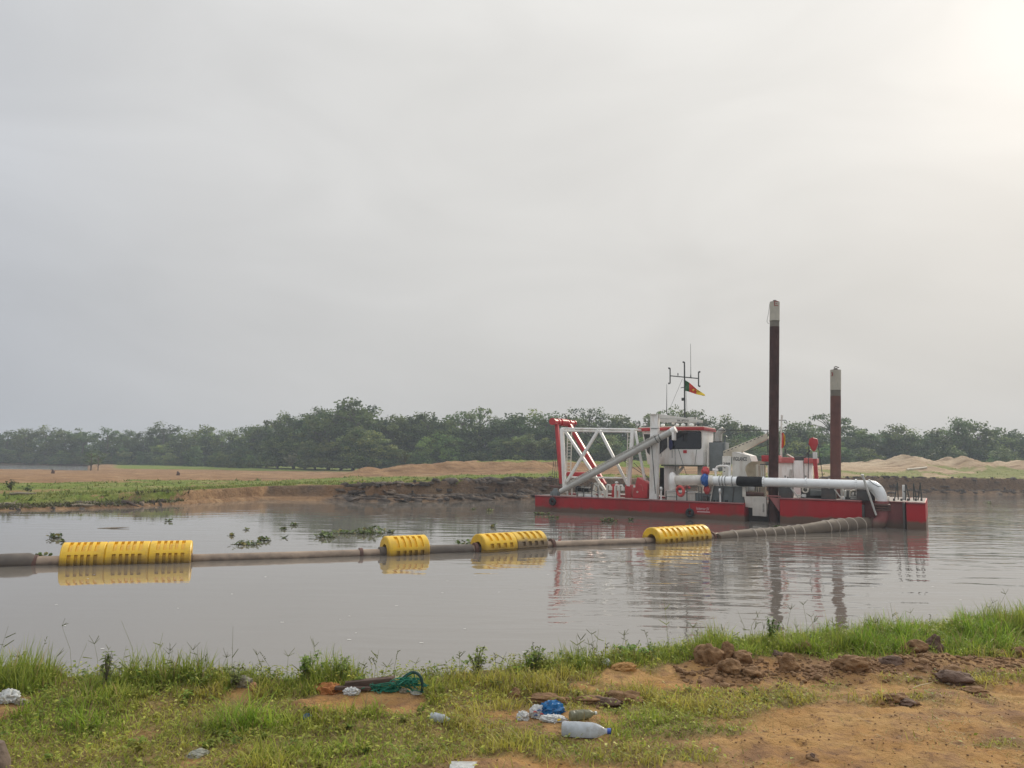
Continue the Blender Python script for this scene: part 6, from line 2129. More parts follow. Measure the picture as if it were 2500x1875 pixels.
# ---- grass blades
def blade_field(P, ln, wd, lean, bend, cA, cB, name, mat, dry=None):
    n = len(P)
    az = RNG.uniform(0, 2 * np.pi, n)
    d = np.stack([np.cos(az), np.sin(az), np.zeros(n)], 1)
    sd = np.stack([-np.sin(az), np.cos(az), np.zeros(n)], 1)
    t0 = np.abs(RNG.normal(lean, 0.25, n))
    prev = P.copy()
    rows = []
    seg = 3
    for s in range(seg + 1):
        f = s / seg
        w = (wd * (1 - f ** 1.6))[:, None]
        if s < seg:
            rows += [prev - sd * w, prev + sd * w]
        else:
            rows += [prev]
        ang = t0 + bend * f * 1.4
        prev = prev + (d * np.sin(ang)[:, None] + np.array([0, 0, 1.0]) * np.cos(ang)[:, None]) * (ln / seg)[:, None]
    V = np.stack(rows, 1)                                  # n, 7, 3
    k = V.shape[1]
    base = (np.arange(n) * k)[:, None]
    tri = np.concatenate([base + np.array([[0, 1, 3]]), base + np.array([[0, 3, 2]]), base + np.array([[2, 3, 5]]), base + np.array([[2, 5, 4]]), base + np.array([[4, 5, 6]])], 0)
    q = RNG.uniform(0, 1, (n, 1))
    c = cA * (1 - q) + cB * q
    if dry is not None:
        m_ = RNG.uniform(0, 1, n) < dry
        c[m_] = np.array([0.36, 0.28, 0.12]) * RNG.uniform(0.6, 1.3, (m_.sum(), 1))
    c = c * RNG.uniform(0.75, 1.25, (n, 1))
    return V.reshape(-1, 3), tri, np.repeat(c, k, 0)


def scatter(n, x0, x1, dmin, dmax, thr, soft=0.12):
    X = RNG.uniform(x0, x1, n)
    e = edge_y(X)
    Y = e - RNG.uniform(dmin, dmax, n)
    c = cover(X, Y)
    k = (c + RNG.normal(0, soft, n) > thr) & (Y > 2.6)
    X, Y = X[k], Y[k]
    return np.stack([X, Y, near_height(X, Y) - 0.004], 1), c[k]


NB = leaf_mat('near_grass_blade', trans=0.42, var=0.15, scale=2.5)
parts = []
# low turf, olive and yellowish, everywhere there is cover
P, c = scatter(135000, -3.8, 6.0, -0.12, 2.8, 0.54)
hue = sstep(-0.25, 0.35, fbm(P[:, 0] * 1.1, P[:, 1] * 1.6, 3, 91))[:, None]
lush = np.clip(np.exp(-((P[:, 0] + 1.55) / 0.28) ** 2 - ((P[:, 1] - 4.72) / 0.22) ** 2) + np.exp(-((P[:, 0] + 2.6) / 0.7) ** 2 - ((P[:, 1] - 4.75) / 0.3) ** 2) * 0.6 + sstep(1.2, 3.2, P[:, 0]) * (1 - sstep(0.6, 1.0, edge_y(P[:, 0]) - P[:, 1])), 0, 1)[:, None]
cA = (np.array([[0.33, 0.30, 0.045]]) * (1 - hue) + np.array([[0.17, 0.25, 0.03]]) * hue) * (1 - lush) + lush * np.array([[0.15, 0.27, 0.025]])
cB = (np.array([[0.55, 0.48, 0.11]]) * (1 - hue) + np.array([[0.40, 0.45, 0.07]]) * hue) * (1 - lush) + lush * np.array([[0.34, 0.47, 0.06]])
clump = 0.45 + 1.35 * sstep(-0.15, 0.5, fbm(P[:, 0] * 3.2, P[:, 1] * 3.6, 3, 95))
ln = RNG.uniform(0.03, 0.105, len(P)) * clump * (1 + 0.9 * lush[:, 0])
parts.append(blade_field(P, ln, RNG.uniform(0.002, 0.0048, len(P)), 0.5, RNG.uniform(0.2, 1.3, len(P)), cA, cB, 'g', NB, dry=0.16))
# taller grass along the edge
P, c = scatter(30000, -4.0, 6.4, -0.3, 0.42, 0.50)
kk = fbm(P[:, 0] * 2.4, P[:, 1] * 2.4, 3, 92) + RNG.normal(0, 0.12, len(P)) > -0.12
P, c = P[kk], c[kk]
tall = 0.45 + 1.15 * sstep(-0.1, 0.5, fbm(P[:, 0] * 2.4, P[:, 1] * 2.4, 3, 92)) + 0.3 * sstep(2.0, 4.5, P[:, 0])
ln = RNG.uniform(0.06, 0.21, len(P)) * tall
parts.append(blade_field(P, ln, RNG.uniform(0.002, 0.0052, len(P)), 0.28, RNG.uniform(0.1, 1.1, len(P)), np.array([[0.16, 0.23, 0.032]]), np.array([[0.37, 0.41, 0.075]]), 'g', NB, dry=0.08))
# the thick green sward of the right-hand edge
P, c = scatter(44000, 1.2, 6.8, -0.3, 1.15, 0.55)
dd_ = edge_y(P[:, 0]) - P[:, 1]
kk = dd_ < np.interp(P[:, 0], [1.2, 2.2, 3.2, 4.5, 6], [0.22, 0.3, 0.6, 0.9, 1.15]) + RNG.normal(0, 0.07, len(P))
P, c = P[kk], c[kk]
ln = RNG.uniform(0.04, 0.135, len(P))
parts.append(blade_field(P, ln, RNG.uniform(0.002, 0.0042, len(P)), 0.35, RNG.uniform(0.2, 1.2, len(P)), np.array([[0.17, 0.25, 0.03]]), np.array([[0.38, 0.44, 0.07]]), 'g', NB, dry=0.05))
# sparse dry wisps on the bare soil
P, c = scatter(34000, -3.0, 5.8, 0.2, 3.4, 0.16)
ln = RNG.uniform(0.02, 0.075, len(P))
parts.append(blade_field(P, ln, RNG.uniform(0.0012, 0.0026, len(P)), 0.9, RNG.uniform(0.2, 1.4, len(P)), np.array([[0.22, 0.23, 0.06]]), np.array([[0.42, 0.36, 0.13]]), 'g', NB, dry=0.4))
Vs, Fs, Cs, nb = [], [], [], 0
for v_, f_, c_ in parts:
    Vs.append(v_)
    Fs.append(f_ + nb)
    Cs.append(c_)
    nb += len(v_)
gr_o = link('near_bank_grass', np_mesh('near_bank_grass', np.concatenate(Vs), np.concatenate(Fs), NB, np.concatenate(Cs)))
tag(gr_o, 'green and yellowing grass covering the near bank', 'grass', kind='stuff')

# creeping leaves among the grass
P, c = scatter(30000, -3.8, 5.8, -0.15, 2.6, 0.50)
n = len(P)
P[:, 2] += RNG.uniform(0.005, 0.06, n) * (1 + (edge_y(P[:, 0]) - P[:, 1] < 0.3))
d = RNG.normal(0, 1, (n, 3))
d[:, 2] = d[:, 2] * 0.45 + 0.15
d /= np.linalg.norm(d, axis=1)[:, None]
sd = np.cross(d, np.array([0, 0, 1.0]) + RNG.normal(0, 0.4, (n, 3)))
sd /= np.linalg.norm(sd, axis=1)[:, None]
ll = RNG.uniform(0.012, 0.040, n)[:, None]
V = np.stack([P, P + d * ll * 0.45 + sd * ll * 0.22, P + d * ll - np.array([0, 0, 0.2]) * ll, P + d * ll * 0.45 - sd * ll * 0.22], 1).reshape(-1, 3)
q = RNG.uniform(0, 1, (n, 1))
cc = (np.array([[0.17, 0.24, 0.03]]) * (1 - q) + np.array([[0.48, 0.48, 0.10]]) * q) * RNG.uniform(0.7, 1.25, (n, 1))
lv = link('creeping_weeds', np_mesh('creeping_weeds', V, np.arange(n * 4).reshape(-1, 4), NB, np.repeat(cc, 4, 0)))
tag(lv, 'small creeping leaves and weeds mixed through the near grass', 'weeds', kind='stuff')

# leafy weeds crowding the edge and dotted through the grass, one mass
r = np.random.default_rng(44)
EV, EF, EC = [], [], []
spots = []
for k in range(360):
    x = r.uniform(-3.7, 5.6)
    if k < 230:
        spots.append((x, float(edge_y(np.array([x]))[0]) + r.uniform(-0.3, 0.08), r.uniform(0.07, 0.2)))
    else:
        x = r.uniform(-3.4, 1.8)
        spots.append((x, float(edge_y(np.array([x]))[0]) - r.uniform(0.25, 1.5), r.uniform(0.04, 0.10)))
sx_, sy_ = np.array([q[0] for q in spots]), np.array([q[1] for q in spots])
sz0 = near_height(sx_, sy_)
sc0 = cover(sx_, sy_)
for (x, y, h), z, cv in zip(spots, sz0, sc0):
    if cv < 0.5:
        continue
    base_c = np.array([0.18, 0.25, 0.045]) * r.uniform(0.7, 1.4) * np.array([r.uniform(0.9, 1.5), 1.0, 1.0])
    for st in range(r.integers(2, 5)):
        a0, ln0 = r.uniform(0, 6.28), h * r.uniform(0.6, 1.1)
        dv0 = np.array([math.cos(a0) * 0.55, math.sin(a0) * 0.45, 1.0])
        p0_ = np.array([x, y, z])
        for k in range(int(6 + ln0 * 60)):
            f = r.uniform(0.15, 1.0)
            q0 = p0_ + dv0 * ln0 * f + np.array([0, 0, -0.35 * ln0 * f * f])
            d0_ = r.normal(0, 1, 3)
            d0_[2] = d0_[2] * 0.4 + 0.2
            d0_ /= np.linalg.norm(d0_)
            s0_ = np.cross(d0_, [0, 0, 1.0])
            s0_ /= np.linalg.norm(s0_) + 1e-6
            l0 = r.uniform(0.014, 0.038)
            kk = len(EV)
            EV += [q0, q0 + d0_ * l0 * 0.45 + s0_ * l0 * 0.24, q0 + d0_ * l0 - np.array([0, 0, 0.2 * l0]), q0 + d0_ * l0 * 0.45 - s0_ * l0 * 0.24]
            EC += [base_c * r.uniform(0.75, 1.3)] * 4
            EF.append((kk, kk + 1, kk + 2, kk + 3))
ew = link('edge_weeds', np_mesh('edge_weeds', np.array(EV), np.array(EF), NB, np.array(EC)))
tag(ew, 'small leafy weeds crowding the edge of the near bank', 'weeds', kind='stuff')

# seed stalks standing above the edge
mbv, mbf, mbc = [], [], []
r = np.random.default_rng(12)


def strip(a, b, w, col):
    k = len(mbv)
    a, b = np.array(a), np.array(b)
    s_ = np.cross(b - a, [0.2, 1.0, 0.1])
    s_ = s_ / (np.linalg.norm(s_) + 1e-9) * w
    mbv.extend([a - s_, a + s_, b + s_ * 0.6, b - s_ * 0.6])
    mbc.extend([col] * 4)
    mbf.append((k, k + 1, k + 2, k + 3))


for i in range(130):
    x = r.uniform(-3.6, 5.6)
    y = float(edge_y(np.array([x]))[0]) + r.uniform(-0.22, 0.12)
    z = gh(x, y)
    h = r.uniform(0.10, 0.24) if i > 16 else r.uniform(0.26, 0.42)
    a = r.uniform(0, 6.28)
    lx_, ly_ = math.cos(a) * h * r.uniform(0.05, 0.45), math.sin(a) * h * 0.3
    col = np.array([0.12, 0.135, 0.04]) * r.uniform(0.6, 1.3)
    p0_ = np.array([x, y, z])
    p1_ = p0_ + np.array([lx_ * 0.3, ly_ * 0.3, h * 0.55])
    p2_ = p0_ + np.array([lx_, ly_, h])
    strip(p0_, p1_, 0.0017, col)
    strip(p1_, p2_, 0.0014, col)
    kind = r.integers(0, 3)
    if kind == 0:       # fingered head
        for k in range(r.integers(3, 6)):
            aa = r.uniform(0, 6.28)
            strip(p2_, p2_ + np.array([math.cos(aa) * 0.045, math.sin(aa) * 0.03, r.uniform(0.015, 0.06)]), 0.0018, col * 0.8)
    elif kind == 1:     # beads along the tip
        for k in range(5):
            q_ = p1_ + (p2_ - p1_) * (0.4 + 0.12 * k)
            strip(q_, q_ + np.array([r.normal(0, 0.012), 0, r.uniform(0.004, 0.014)]), 0.003, col * 0.6)
    else:               # side leaves
        for k in range(3):
            q_ = p0_ + (p2_ - p0_) * r.uniform(0.2, 0.8)
            aa = r.uniform(0, 6.28)
            strip(q_, q_ + np.array([math.cos(aa) * 0.06, math.sin(aa) * 0.06, r.uniform(-0.01, 0.05)]), 0.0035, col * 1.2)
so = link('seed_stalks', np_mesh('seed_stalks', np.array(mbv), np.array(mbf), NB, np.array(mbc)))
tag(so, 'thin seed stalks standing above the grass edge against the water', 'grass', kind='stuff')

# leafy plants one can tell apart
for i, (px, py, h, w, n, col, leaf, lab) in enumerate([
        (745, 1672, 0.25, 0.15, 170, (0.10, 0.15, 0.03), 0.042, 'bushy leafy plant at the bank edge left of the dark plank'),
        (830, 1672, 0.21, 0.11, 110, (0.12, 0.16, 0.035), 0.036, 'arching leafy plant at the bank edge right beside the bushy one'),
        (1884, 1572, 0.24, 0.075, 130, (0.085, 0.14, 0.03), 0.036, 'small upright leafy shrub standing before the tall pole reflection'),
        (1986, 1578, 0.13, 0.05, 40, (0.08, 0.12, 0.03), 0.03, 'thin dark weed right of the upright leafy shrub'),
        (1165, 1650, 0.24, 0.10, 90, (0.12, 0.15, 0.035), 0.04, 'loose tall weed with arching tips at the middle of the bank edge'),
        (1300, 1640, 0.19, 0.12, 90, (0.11, 0.16, 0.03), 0.036, 'broad weed at the bank edge above the plastic bags'),
        (1545, 1600, 0.13, 0.20, 150, (0.085, 0.15, 0.025), 0.034, 'dense green tussock at the edge left of the big earth clods'),
        (255, 1690, 0.28, 0.07, 60, (0.11, 0.14, 0.035), 0.045, 'tall leafy weed at the left part of the bank edge'),
        (575, 1680, 0.16, 0.08, 60, (0.10, 0.12, 0.035), 0.036, 'small dark weed left of the brown husk'),
        (2478, 1530, 0.16, 0.06, 40, (0.08, 0.12, 0.03), 0.04, 'broad leaved weed at the far right of the bank edge')]):
    g = ground(px, py)
    shrub('bank_weed', 0, 0, 0, h * 1.1, w, n * 2, tuple(1.7 * q for q in col), leaf, lab, base=g, seed=60 + i, stems=9, cat='weed')

# ------------------------------------------------------------------ earth clods
CLOD = M('dug_clay', (0.215, 0.122, 0.058), 0.95, var=0.3, scale=9, stain=(0.29, 0.17, 0.08), stain_amt=0.7, stain_scale=6, bump=0.9, bscale=40)
CLODD = M('dark_wet_clay', (0.13, 0.082, 0.058), 0.95, var=0.35, scale=9, stain=(0.16, 0.10, 0.07), stain_amt=0.6, stain_scale=8, bump=0.9, bscale=40)
CLOD_AT = []
for i, (px, py, sx, sy, sz_, dark, lab) in enumerate([
        (1729, 1622, 0.094, 0.075, 0.088, 0, 'largest rounded earth clod, leftmost of the big cluster'),
        (1776, 1612, 0.048, 0.045, 0.075, 0, 'upright earth clod behind the largest one'),
        (1812, 1618, 0.075, 0.06, 0.052, 0, 'rounded earth clod right of the upright one'),
        (1782, 1640, 0.072, 0.06, 0.055, 0, 'earth clod in front of the upright one'),
        (1836, 1650, 0.07, 0.06, 0.030, 0, 'low flat earth clod below the big cluster'),
        (1925, 1636, 0.062, 0.055, 0.062, 0, 'squarish earth clod standing alone right of the big cluster'),
        (1963, 1592, 0.062, 0.05, 0.038, 0, 'earth clod at the grass edge behind the squarish one'),
        (1900, 1602, 0.045, 0.04, 0.022, 1, 'small dark clod between grass edge and squarish clod'),
        (2080, 1632, 0.115, 0.075, 0.055, 0, 'broad earth clod in the middle of the clod row'),
        (2180, 1622, 0.08, 0.05, 0.035, 1, 'long dark clod right of the broad clod'),
        (2240, 1592, 0.085, 0.06, 0.048, 0, 'grassy clod left of the dark upright clod'),
        (2282, 1592, 0.062, 0.055, 0.075, 1, 'dark upright clod against the green sward'),
        (2326, 1652, 0.10, 0.055, 0.040, 0, 'flat topped clod on the right in front of the row'),
        (2330, 1668, 0.115, 0.07, 0.045, 1, 'dark crumbling clod under the flat topped one'),
        (2440, 1604, 0.07, 0.06, 0.035, 1, 'dark clod near the right end of the clod row'),
        (2490, 1600, 0.06, 0.05, 0.04, 0, 'brown clod at the right end of the clod row'),
        (2195, 1712, 0.075, 0.06, 0.026, 1, 'heap of dark crumbs on the path, left of the pale stick'),
        (2215, 1722, 0.05, 0.045, 0.02, 1, 'small dark crumb heap beside the larger one on the path'),
        (1523, 1712, 0.105, 0.06, 0.038, 0, 'brown clod behind the crushed clear bottle'),
        (1480, 1722, 0.09, 0.05, 0.028, 1, 'dark clod left of the brown one behind the crushed bottle'),
        (1256, 1704, 0.032, 0.03, 0.034, 1, 'little dark clod left of the blue bag'),
        (1330, 1712, 0.11, 0.05, 0.026, 0, 'low brown mound right behind the blue bag'),
        (1440, 1715, 0.10, 0.04, 0.022, 0, 'low pale brown mound between blue bag and brown clod'),
        (1983, 1851, 0.016, 0.015, 0.013, 1, 'single dark pebble on the bare path'),
        (2380, 1690, 0.07, 0.05, 0.02, 1, 'dark churned crumbs at the right of the path')]):
    g = ground(px, py)
    CLOD_AT.append((g, (sx, sy)))
    crumple('earth_clod', g + Vector((0, 0, sz_ * 0.50)), (sx * 1.1, sy * 1.1, sz_ * 1.35), CLODD if dark and i % 2 else CLOD, lab, 'clod', 20 + i, random.uniform(-0.5, 0.5), 0.30, 1.3, 4, fold=False)['group'] = 'earth clods on the near bank'
# crumbs of earth, one mass
Vs, Fs = [], []
nb = 0
ico = [(0, 0, 1), (0.894, 0, 0.447), (0.276, 0.851, 0.447), (-0.724, 0.526, 0.447), (-0.724, -0.526, 0.447), (0.276, -0.851, 0.447), (0.724, 0.526, -0.447), (-0.276, 0.851, -0.447), (-0.894, 0, -0.447), (-0.276, -0.851, -0.447), (0.724, -0.526, -0.447), (0, 0, -1)]
icf = [(0, 1, 2), (0, 2, 3), (0, 3, 4), (0, 4, 5), (0, 5, 1), (1, 6, 2), (2, 7, 3), (3, 8, 4), (4, 9, 5), (5, 10, 1), (6, 7, 2), (7, 8, 3), (8, 9, 4), (9, 10, 5), (10, 6, 1), (11, 7, 6), (11, 8, 7), (11, 9, 8), (11, 10, 9), (11, 6, 10)]
cx_, cy_, cs_ = [], [], []
for q, (sx, sy) in CLOD_AT:
    for k in range(26):
        a_, d_ = random.uniform(0, 6.28), random.uniform(0.6, 1.7)
        cx_.append(q.x + math.cos(a_) * sx * d_)
        cy_.append(q.y + math.sin(a_) * sy * d_ - 0.01)
        cs_.append(random.uniform(0.004, 0.02))
for i in range(2900):
    if i < 1700:
        x = random.uniform(1.3, 6.0)
        cx_.append(x)
        cy_.append(float(ridge_y(np.array([x]))[0]) + random.gauss(0, 0.17))
        cs_.append(random.uniform(0.004, 0.02) * (2.0 if random.random() < 0.06 else 1))
    else:
        cx_.append(random.uniform(-0.6, 4.5))
        cy_.append(random.uniform(3.9, 5.6))
        cs_.append(random.uniform(0.002, 0.008))
cx_, cy_, cs_ = np.array(cx_), np.array(cy_), np.array(cs_)
cz_ = near_height(cx_, cy_) + cs_ * 0.2
J = RNG.uniform(0.7, 1.3, (len(cx_), 12, 1))
Vs = (np.stack([cx_, cy_, cz_], 1)[:, None, :] + np.array(ico)[None] * J * cs_[:, None, None] * np.array([1, 1, 0.7])).reshape(-1, 3)
Fs = (np.array(icf)[None] + (np.arange(len(cx_)) * 12)[:, None, None]).reshape(-1, 3)
eo = link('earth_crumbs', np_mesh('earth_crumbs', np.array(Vs), np.array(Fs), CLOD))
tag(eo, 'loose crumbs of brown earth strewn along the clod row and path', 'soil', kind='stuff')
# dry twigs and stems lying on the soil, one mass
Vs, Fs, Cs = [], [], []
P, c = scatter(5200, -3.2, 5.2, 0.05, 2.4, 0.25, 0.25)
n = len(P)
a = RNG.uniform(0, 6.28, n)
dv = np.stack([np.cos(a), np.sin(a) * 0.8, RNG.normal(0.05, 0.12, n)], 1) * RNG.uniform(0.02, 0.10, (n, 1))
sdv = np.stack([-np.sin(a), np.cos(a), np.zeros(n)], 1) * RNG.uniform(0.0007, 0.002, (n, 1))
P[:, 2] += 0.008
V = np.stack([P - sdv, P + sdv, P + dv + sdv * 0.4, P + dv - sdv * 0.4], 1).reshape(-1, 3)
cc = np.array([[0.34, 0.27, 0.14]]) * RNG.uniform(0.5, 1.35, (n, 1))
to_ = link('dry_straw', np_mesh('dry_straw', V, np.arange(n * 4).reshape(-1, 4), NB, np.repeat(cc, 4, 0)))
tag(to_, 'dry straw and stems lying on the near bank', 'straw', kind='stuff')

# ------------------------------------------------------------------ litter on the near bank
def plastic(name, col, rough=0.3, trans=0.35, bump=0.5, bscale=22):
    m, t, p = new_mat(name)
    p.inputs['Base Color'].default_value = (*col, 1)
    p.inputs['Roughness'].default_value = rough
    nz = N(t, 'ShaderNodeTexNoise', inp={'Scale': bscale, 'Detail': 4.0, 'Distortion': 1.0})
    tcn = N(t, 'ShaderNodeTexCoord')
    t.links.new(tcn.outputs['Object'], nz.inputs['Vector'])
    mr = N(t, 'ShaderNodeMapRange', inp={1: 0.3, 2: 0.7, 3: 0.8, 4: 1.15})
    t.links.new(nz.outputs[0], mr.inputs[0])
    sc = N(t, 'ShaderNodeVectorMath', operation='SCALE')
    sc.inputs[0].default_value = col
    t.links.new(mr.outputs[0], sc.inputs['Scale'])
    n2 = N(t, 'ShaderNodeTexNoise', inp={'Scale': bscale * 1.4, 'Detail': 7.0, 'Roughness': 0.7})
    t.links.new(tcn.outputs['Object'], n2.inputs['Vector'])
    m2 = N(t, 'ShaderNodeMapRange', inp={1: 0.52, 2: 0.68, 3: 0.0, 4: 0.7})
    t.links.new(n2.outputs[0], m2.inputs[0])
    dm = N(t, 'ShaderNodeMix', data_type='RGBA')
    dm.inputs[7].default_value = (0.24, 0.17, 0.10, 1)
    t.links.new(m2.outputs[0], dm.inputs[0])
    t.links.new(sc.outputs[0], dm.inputs[6])
    t.links.new(dm.outputs[2], p.inputs['Base Color'])
    bp = N(t, 'ShaderNodeBump', inp={'Strength': bump, 'Distance': 0.02})
    t.links.new(nz.outputs[0], bp.inputs['Height'])
    t.links.new(bp.outputs[0], p.inputs['Normal'])
    tr = N(t, 'ShaderNodeBsdfTranslucent')
    t.links.new(sc.outputs[0], tr.inputs[0])
    mx = N(t, 'ShaderNodeMixShader', inp={0: trans})
    t.links.new(p.outputs[0], mx.inputs[1])
    t.links.new(tr.outputs[0], mx.inputs[2])
    t.links.new(mx.outputs[0], t.nodes['Material Output'].inputs['Surface'])
    return m


WBAG = plastic('white_film', (0.74, 0.75, 0.74))
BBAG = plastic('blue_film', (0.03, 0.22, 0.50))
CLEAR = plastic('milky_bottle_plastic', (0.62, 0.66, 0.70), 0.22, 0.5, 0.25, 12)
DULL = plastic('soiled_film', (0.42, 0.38, 0.29), 0.5)


def crease_bag(name, px, py, size, mat, lab, seed, rz=0.0, rough=0.5, freq=2.2, cat='plastic bag', lift=0.35):
    g = ground(px, py)
    return crumple(name, g + Vector((0, 0, size[2] * lift)), size, mat, lab, cat, seed, rz, rough, freq, 4, flat=0.45)


bag = crease_bag('plastic_bag', 1345, 1748, (0.078, 0.05, 0.062), BBAG, 'crumpled blue plastic bag with coloured print at its left', 31, 0.1)
g = ground(1302, 1748)
b2 = crumple('bag_print', bag.matrix_world.inverted() @ (g + Vector((0, 0, 0.035))) if False else Vector((-0.085, -0.012, -0.006)), (0.048, 0.04, 0.045), WBAG, None, None, 33, 0.0, 0.5, 2.2, 4, parent=bag, flat=0.45)
for i, (dx, dz, mat_) in enumerate([(-0.10, 0.012, 'redtarp'), (-0.075, 0.022, 'bluetarp'), (-0.06, 0.0, 'redtarp'), (-0.095, -0.008, 'bluetarp')]):
    MB().tube([(dx - 0.014, -0.052, dz), (dx, -0.056, dz + 0.006), (dx + 0.014, -0.05, dz - 0.003)], [0.002, 0.004, 0.002], 6).build('print', mt[mat_], bag)
crease_bag('plastic_bag', 1276, 1757, (0.038, 0.035, 0.034), WBAG, 'white plastic bag left of the blue bag', 35, 0.4)
wb = crease_bag('plastic_bag', 1352, 1760, (0.078, 0.035, 0.026), WBAG, 'flat white plastic bag below the blue bag', 36, -0.1)
MB().tube([(0.02, -0.034, 0.006), (0.04, -0.033, 0.010)], 0.006, 6).build('print', mt['flagyellow'], wb)
MB().tube([(0.06, -0.02, 0.0), (0.07, -0.018, 0.004)], 0.006, 6).build('print', mt['redtarp'], wb)
crease_bag('scrap_bag', 1480, 1624, (0.032, 0.028, 0.032), WBAG, 'small white plastic scrap beside the yellow soil heap', 37)
crease_bag('scrap_bag', 20, 1712, (0.06, 0.05, 0.05), WBAG, 'white and blue rag at the left margin', 38)
crease_bag('scrap_bag', 52, 1718, (0.055, 0.03, 0.02), DULL, 'dirty pale sheet lying right of the white rag', 39, -0.3)
crease_bag('scrap_bag', 592, 1676, (0.075, 0.04, 0.045), DULL, 'soiled cream sack left of the brown husk', 40, -0.2)
crease_bag('scrap_bag', 858, 1694, (0.05, 0.035, 0.028), WBAG, 'white crumpled film below the dark plank', 41)
crease_bag('scrap_bag', 985, 1692, (0.03, 0.02, 0.018), DULL, 'short pale scrap below the green net', 42)
crease_bag('scrap_bag', 1012, 1696, (0.045, 0.02, 0.016), WBAG, 'long pale scrap right below the green net', 43, -0.2)
crease_bag('scrap_bag', 750, 1756, (0.026, 0.022, 0.022), plastic('faded_blue_film', (0.16, 0.26, 0.36)), 'faded blue plastic scrap in the bright green grass', 44)
crease_bag('husk', 618, 1686, (0.026, 0.024, 0.036), M('dry_husk', (0.33, 0.17, 0.08), 0.8, var=0.3, scale=20), 'brown dry husk standing beside the soiled sack', 45, 0, 0.15, 1.5, 'husk', 0.5)
crease_bag('grey_stone', 484, 1846, (0.05, 0.04, 0.03), M('pale_grey_stone', (0.27, 0.27, 0.22), 0.9, var=0.25, scale=12, bump=0.6), 'pale grey stone half hidden in the grass at the lower left', 46, 0.3, 0.5, 1.1, 'stone', 0.05)
crease_bag('grey_stone', 2320, 1672, (0.03, 0.025, 0.014), M('pale_stone', (0.34, 0.29, 0.20), 0.9, var=0.25, scale=12), 'small pale stone below the dark crumbling clod', 47, 0.3, 0.2, 1.2, 'stone', 0.6)
g = ground(1132, 1874)
tag(MB().box(g.x - 0.07, g.x + 0.07, g.y - 0.06, g.y + 0.03, g.z + 0.004, g.z + 0.018).build('white_board', WBAG, bevel=0.004), 'flat white plastic piece at the bottom edge', 'board')


def bottle(px, py, length, R, rz, mat, cap_mat, label, seed, dent=0.06):
    g = ground(px, py)
    o = empty('plastic_bottle', g + Vector((0, 0, R * 0.92)), rz)
    rr_ = random.Random(seed)
    prof_ = [(0.0, 0.55), (0.01, 0.85), (0.05, 1.0), (0.14, 1.0), (0.16, 0.96), (0.18, 1.0), (0.30, 1.0), (0.32, 0.96), (0.34, 1.0), (0.46, 0.99), (0.48, 0.95), (0.50, 0.99), (0.62, 0.98), (0.70, 0.9), (0.78, 0.72), (0.85, 0.48), (0.89, 0.33), (0.93, 0.31)]
    n_ = 18
    vs, fs = [], []
    for t_, r0 in prof_:
        for k in range(n_):
            a_ = 2 * math.pi * k / n_
            dn = 1 - dent * max(0, mnoise.noise(Vector((t_ * 6 + seed, math.cos(a_) * 1.3, math.sin(a_) * 1.3)))) * 2
            vs.append(((t_ - 0.5) * length, R * r0 * dn * math.cos(a_), R * r0 * dn * math.sin(a_)))
    m_ = len(prof_)
    for i in range(m_ - 1):
        fs += [(i * n_ + k, i * n_ + (k + 1) % n_, (i + 1) * n_ + (k + 1) % n_, (i + 1) * n_ + k) for k in range(n_)]
    fs.append(tuple(range(n_)))
    MB().add(vs, fs).build('body', mat, o)
    MB().tube([(0.425 * length, 0, 0), (0.5 * length, 0, 0)], R * 0.38, 14).build('cap', cap_mat, o)
    tag(o, label, 'bottle')
    return o


bottle(1431, 1800, 0.285, 0.044, -0.12, CLEAR, M('blue_cap', (0.04, 0.09, 0.40), 0.4), 'large milky plastic bottle with blue cap lying in the grass', 3)
bottle(1424, 1757, 0.18, 0.03, 0.35, plastic('clear_crushed', (0.38, 0.38, 0.28), 0.2, 0.6, 0.6), M('pale_cap', (0.6, 0.6, 0.55), 0.4), 'crushed clear bottle right of the blue bag', 9, 0.22)
bottle(1075, 1764, 0.13, 0.026, -0.45, CLEAR, M('light_blue_cap', (0.10, 0.30, 0.5), 0.4), 'small pale bottle with blue end lying left of the bags', 5, 0.12)
# plank, net, stick, stump
g = ground(900, 1684)
tag(MB().add([(-0.17, -0.03, 0.0), (0.16, -0.025, 0.0), (0.17, 0.03, 0.0), (-0.16, 0.035, 0.0), (-0.15, -0.03, 0.035), (0.15, -0.03, 0.05), (0.17, 0.03, 0.052), (-0.17, 0.03, 0.03)],
             [(0, 3, 2, 1), (4, 5, 6, 7), (0, 1, 5, 4), (1, 2, 6, 5), (2, 3, 7, 6), (3, 0, 4, 7)]).build('plank', mt['wood'], bevel=0.004), 'dark wet plank lying at the bank edge behind the green net', 'plank')
bpy.data.objects['plank'].location = g + Vector((0, 0.02, 0.02))
bpy.data.objects['plank'].rotation_euler = (0, -0.05, 0.05)
tag(MB().box(-0.12, 0.12, -0.02, 0.02, 0, 0.02).build('plank', mt['wood'], bevel=0.003), 'thin dark board sticking out left under the wet plank', 'plank').location = ground(862, 1688) + Vector((0, 0, 0.01))
NET = M('green_netting', (0.012, 0.16, 0.10), 0.7, var=0.35, scale=30, bump=0.6, bscale=60)
g = ground(970, 1690)
no = empty('fishing_net', g)
rr_ = random.Random(5)
for i in range(46):
    f = i / 45
    cx_ = -0.16 + 0.30 * f
    hz = 0.02 + 0.055 * max(0, math.sin((f - 0.45) * 5.2))
    pts_ = [(cx_ + rr_.gauss(0, 0.045), rr_.gauss(0, 0.02), max(0.004, hz + rr_.gauss(0, 0.018))) for _ in range(4)]
    MB().tube(catmull([Vector(q) for q in pts_], 3), 0.0035, 5).build('net_strand', NET, no)
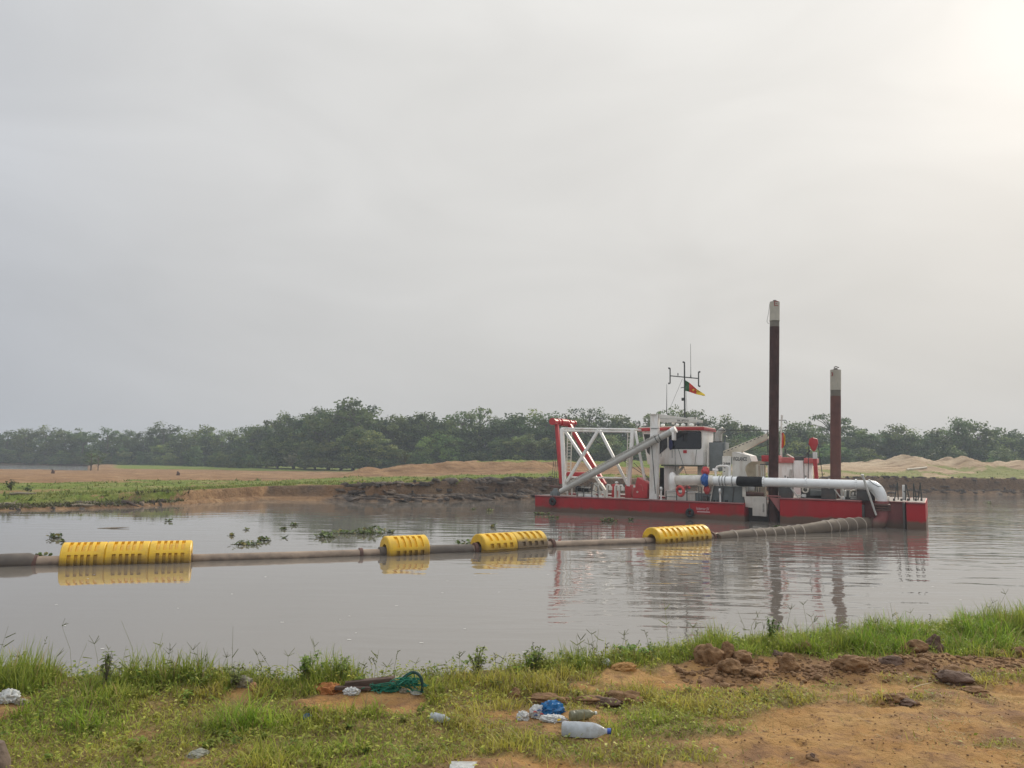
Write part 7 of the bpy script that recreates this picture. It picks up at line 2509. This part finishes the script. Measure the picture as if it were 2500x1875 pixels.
MB().tube(catmull([Vector(q) for q in [(-0.02, 0.03, 0.03), (0.04, 0.02, 0.09), (0.10, 0.01, 0.125), (0.15, 0.0, 0.10), (0.165, 0, 0.04), (0.16, 0, 0.0)]], 5), [0.010] * 26, 8).build('net_rope', M('dark_green_rope', (0.012, 0.05, 0.045), 0.8), no)
tag(no, 'tangled green fishing net with a dark rope arching over it', 'net')
g = ground(2255, 1680)
tag(MB().tube([g + Vector((-0.10, -0.05, 0.012)), g + Vector((-0.03, -0.01, 0.02)), g + Vector((0.03, 0.01, 0.024)), g + Vector((0.09, 0.06, 0.02))], [0.003, 0.0045, 0.004, 0.002], 6).build('dry_stick', M('bleached_stick', (0.45, 0.36, 0.2), 0.8)), 'pale crooked stick lying on the path', 'stick')
crumple('soil_heap', ground(800, 1690) + Vector((0, 0, 0.0)), (0.10, 0.07, 0.06), M('orange_earth', (0.36, 0.14, 0.045), 0.95, var=0.25, scale=16, bump=0.8, bscale=50), 'orange earth heap left of the plank', 'soil heap', 70, 0, 0.35, 1.6, 4)
crumple('soil_heap', ground(1525, 1634) + Vector((0, 0, -0.01)), (0.10, 0.06, 0.055), M('yellow_earth', (0.38, 0.21, 0.075), 0.95, var=0.25, scale=16, bump=0.8, bscale=50), 'yellow brown soil heap right of the white scrap', 'soil heap', 71, 0, 0.35, 1.6, 4)
g = ground(-6, 1885)
tag(MB().tube([g + Vector((-0.03, 0, -0.05)), g + Vector((-0.03, 0, 0.04)), g + Vector((-0.045, 0, 0.12)), g + Vector((-0.075, 0, 0.155))], [0.088, 0.08, 0.06, 0.015], 14).build('wooden_stump', M('weathered_stump', (0.15, 0.11, 0.085), 0.9, var=0.3, scale=10, bump=0.7, bscale=30)), 'dark weathered stump cut off by the left margin at the bottom', 'stump')

# ------------------------------------------------------------------ the hazy air over the river
hz_m = bpy.data.materials.new('river_haze')
hz_m.use_nodes = True
ht = hz_m.node_tree
ht.nodes.clear()
ho = N(ht, 'ShaderNodeOutputMaterial')
pv = N(ht, 'ShaderNodeVolumePrincipled')
pv.inputs['Color'].default_value = (0.82, 0.90, 1.0, 1)
pv.inputs['Density'].default_value = 0.0008
pv.inputs['Anisotropy'].default_value = 0.0
ht.links.new(pv.outputs[0], ho.inputs['Volume'])
hb = MB().box(-2600, 2600, -60, 3100, -4.0, 20.0).build('haze', hz_m, smooth=0)
tag(hb, 'thin pale haze hanging over the river', 'haze', kind='stuff')
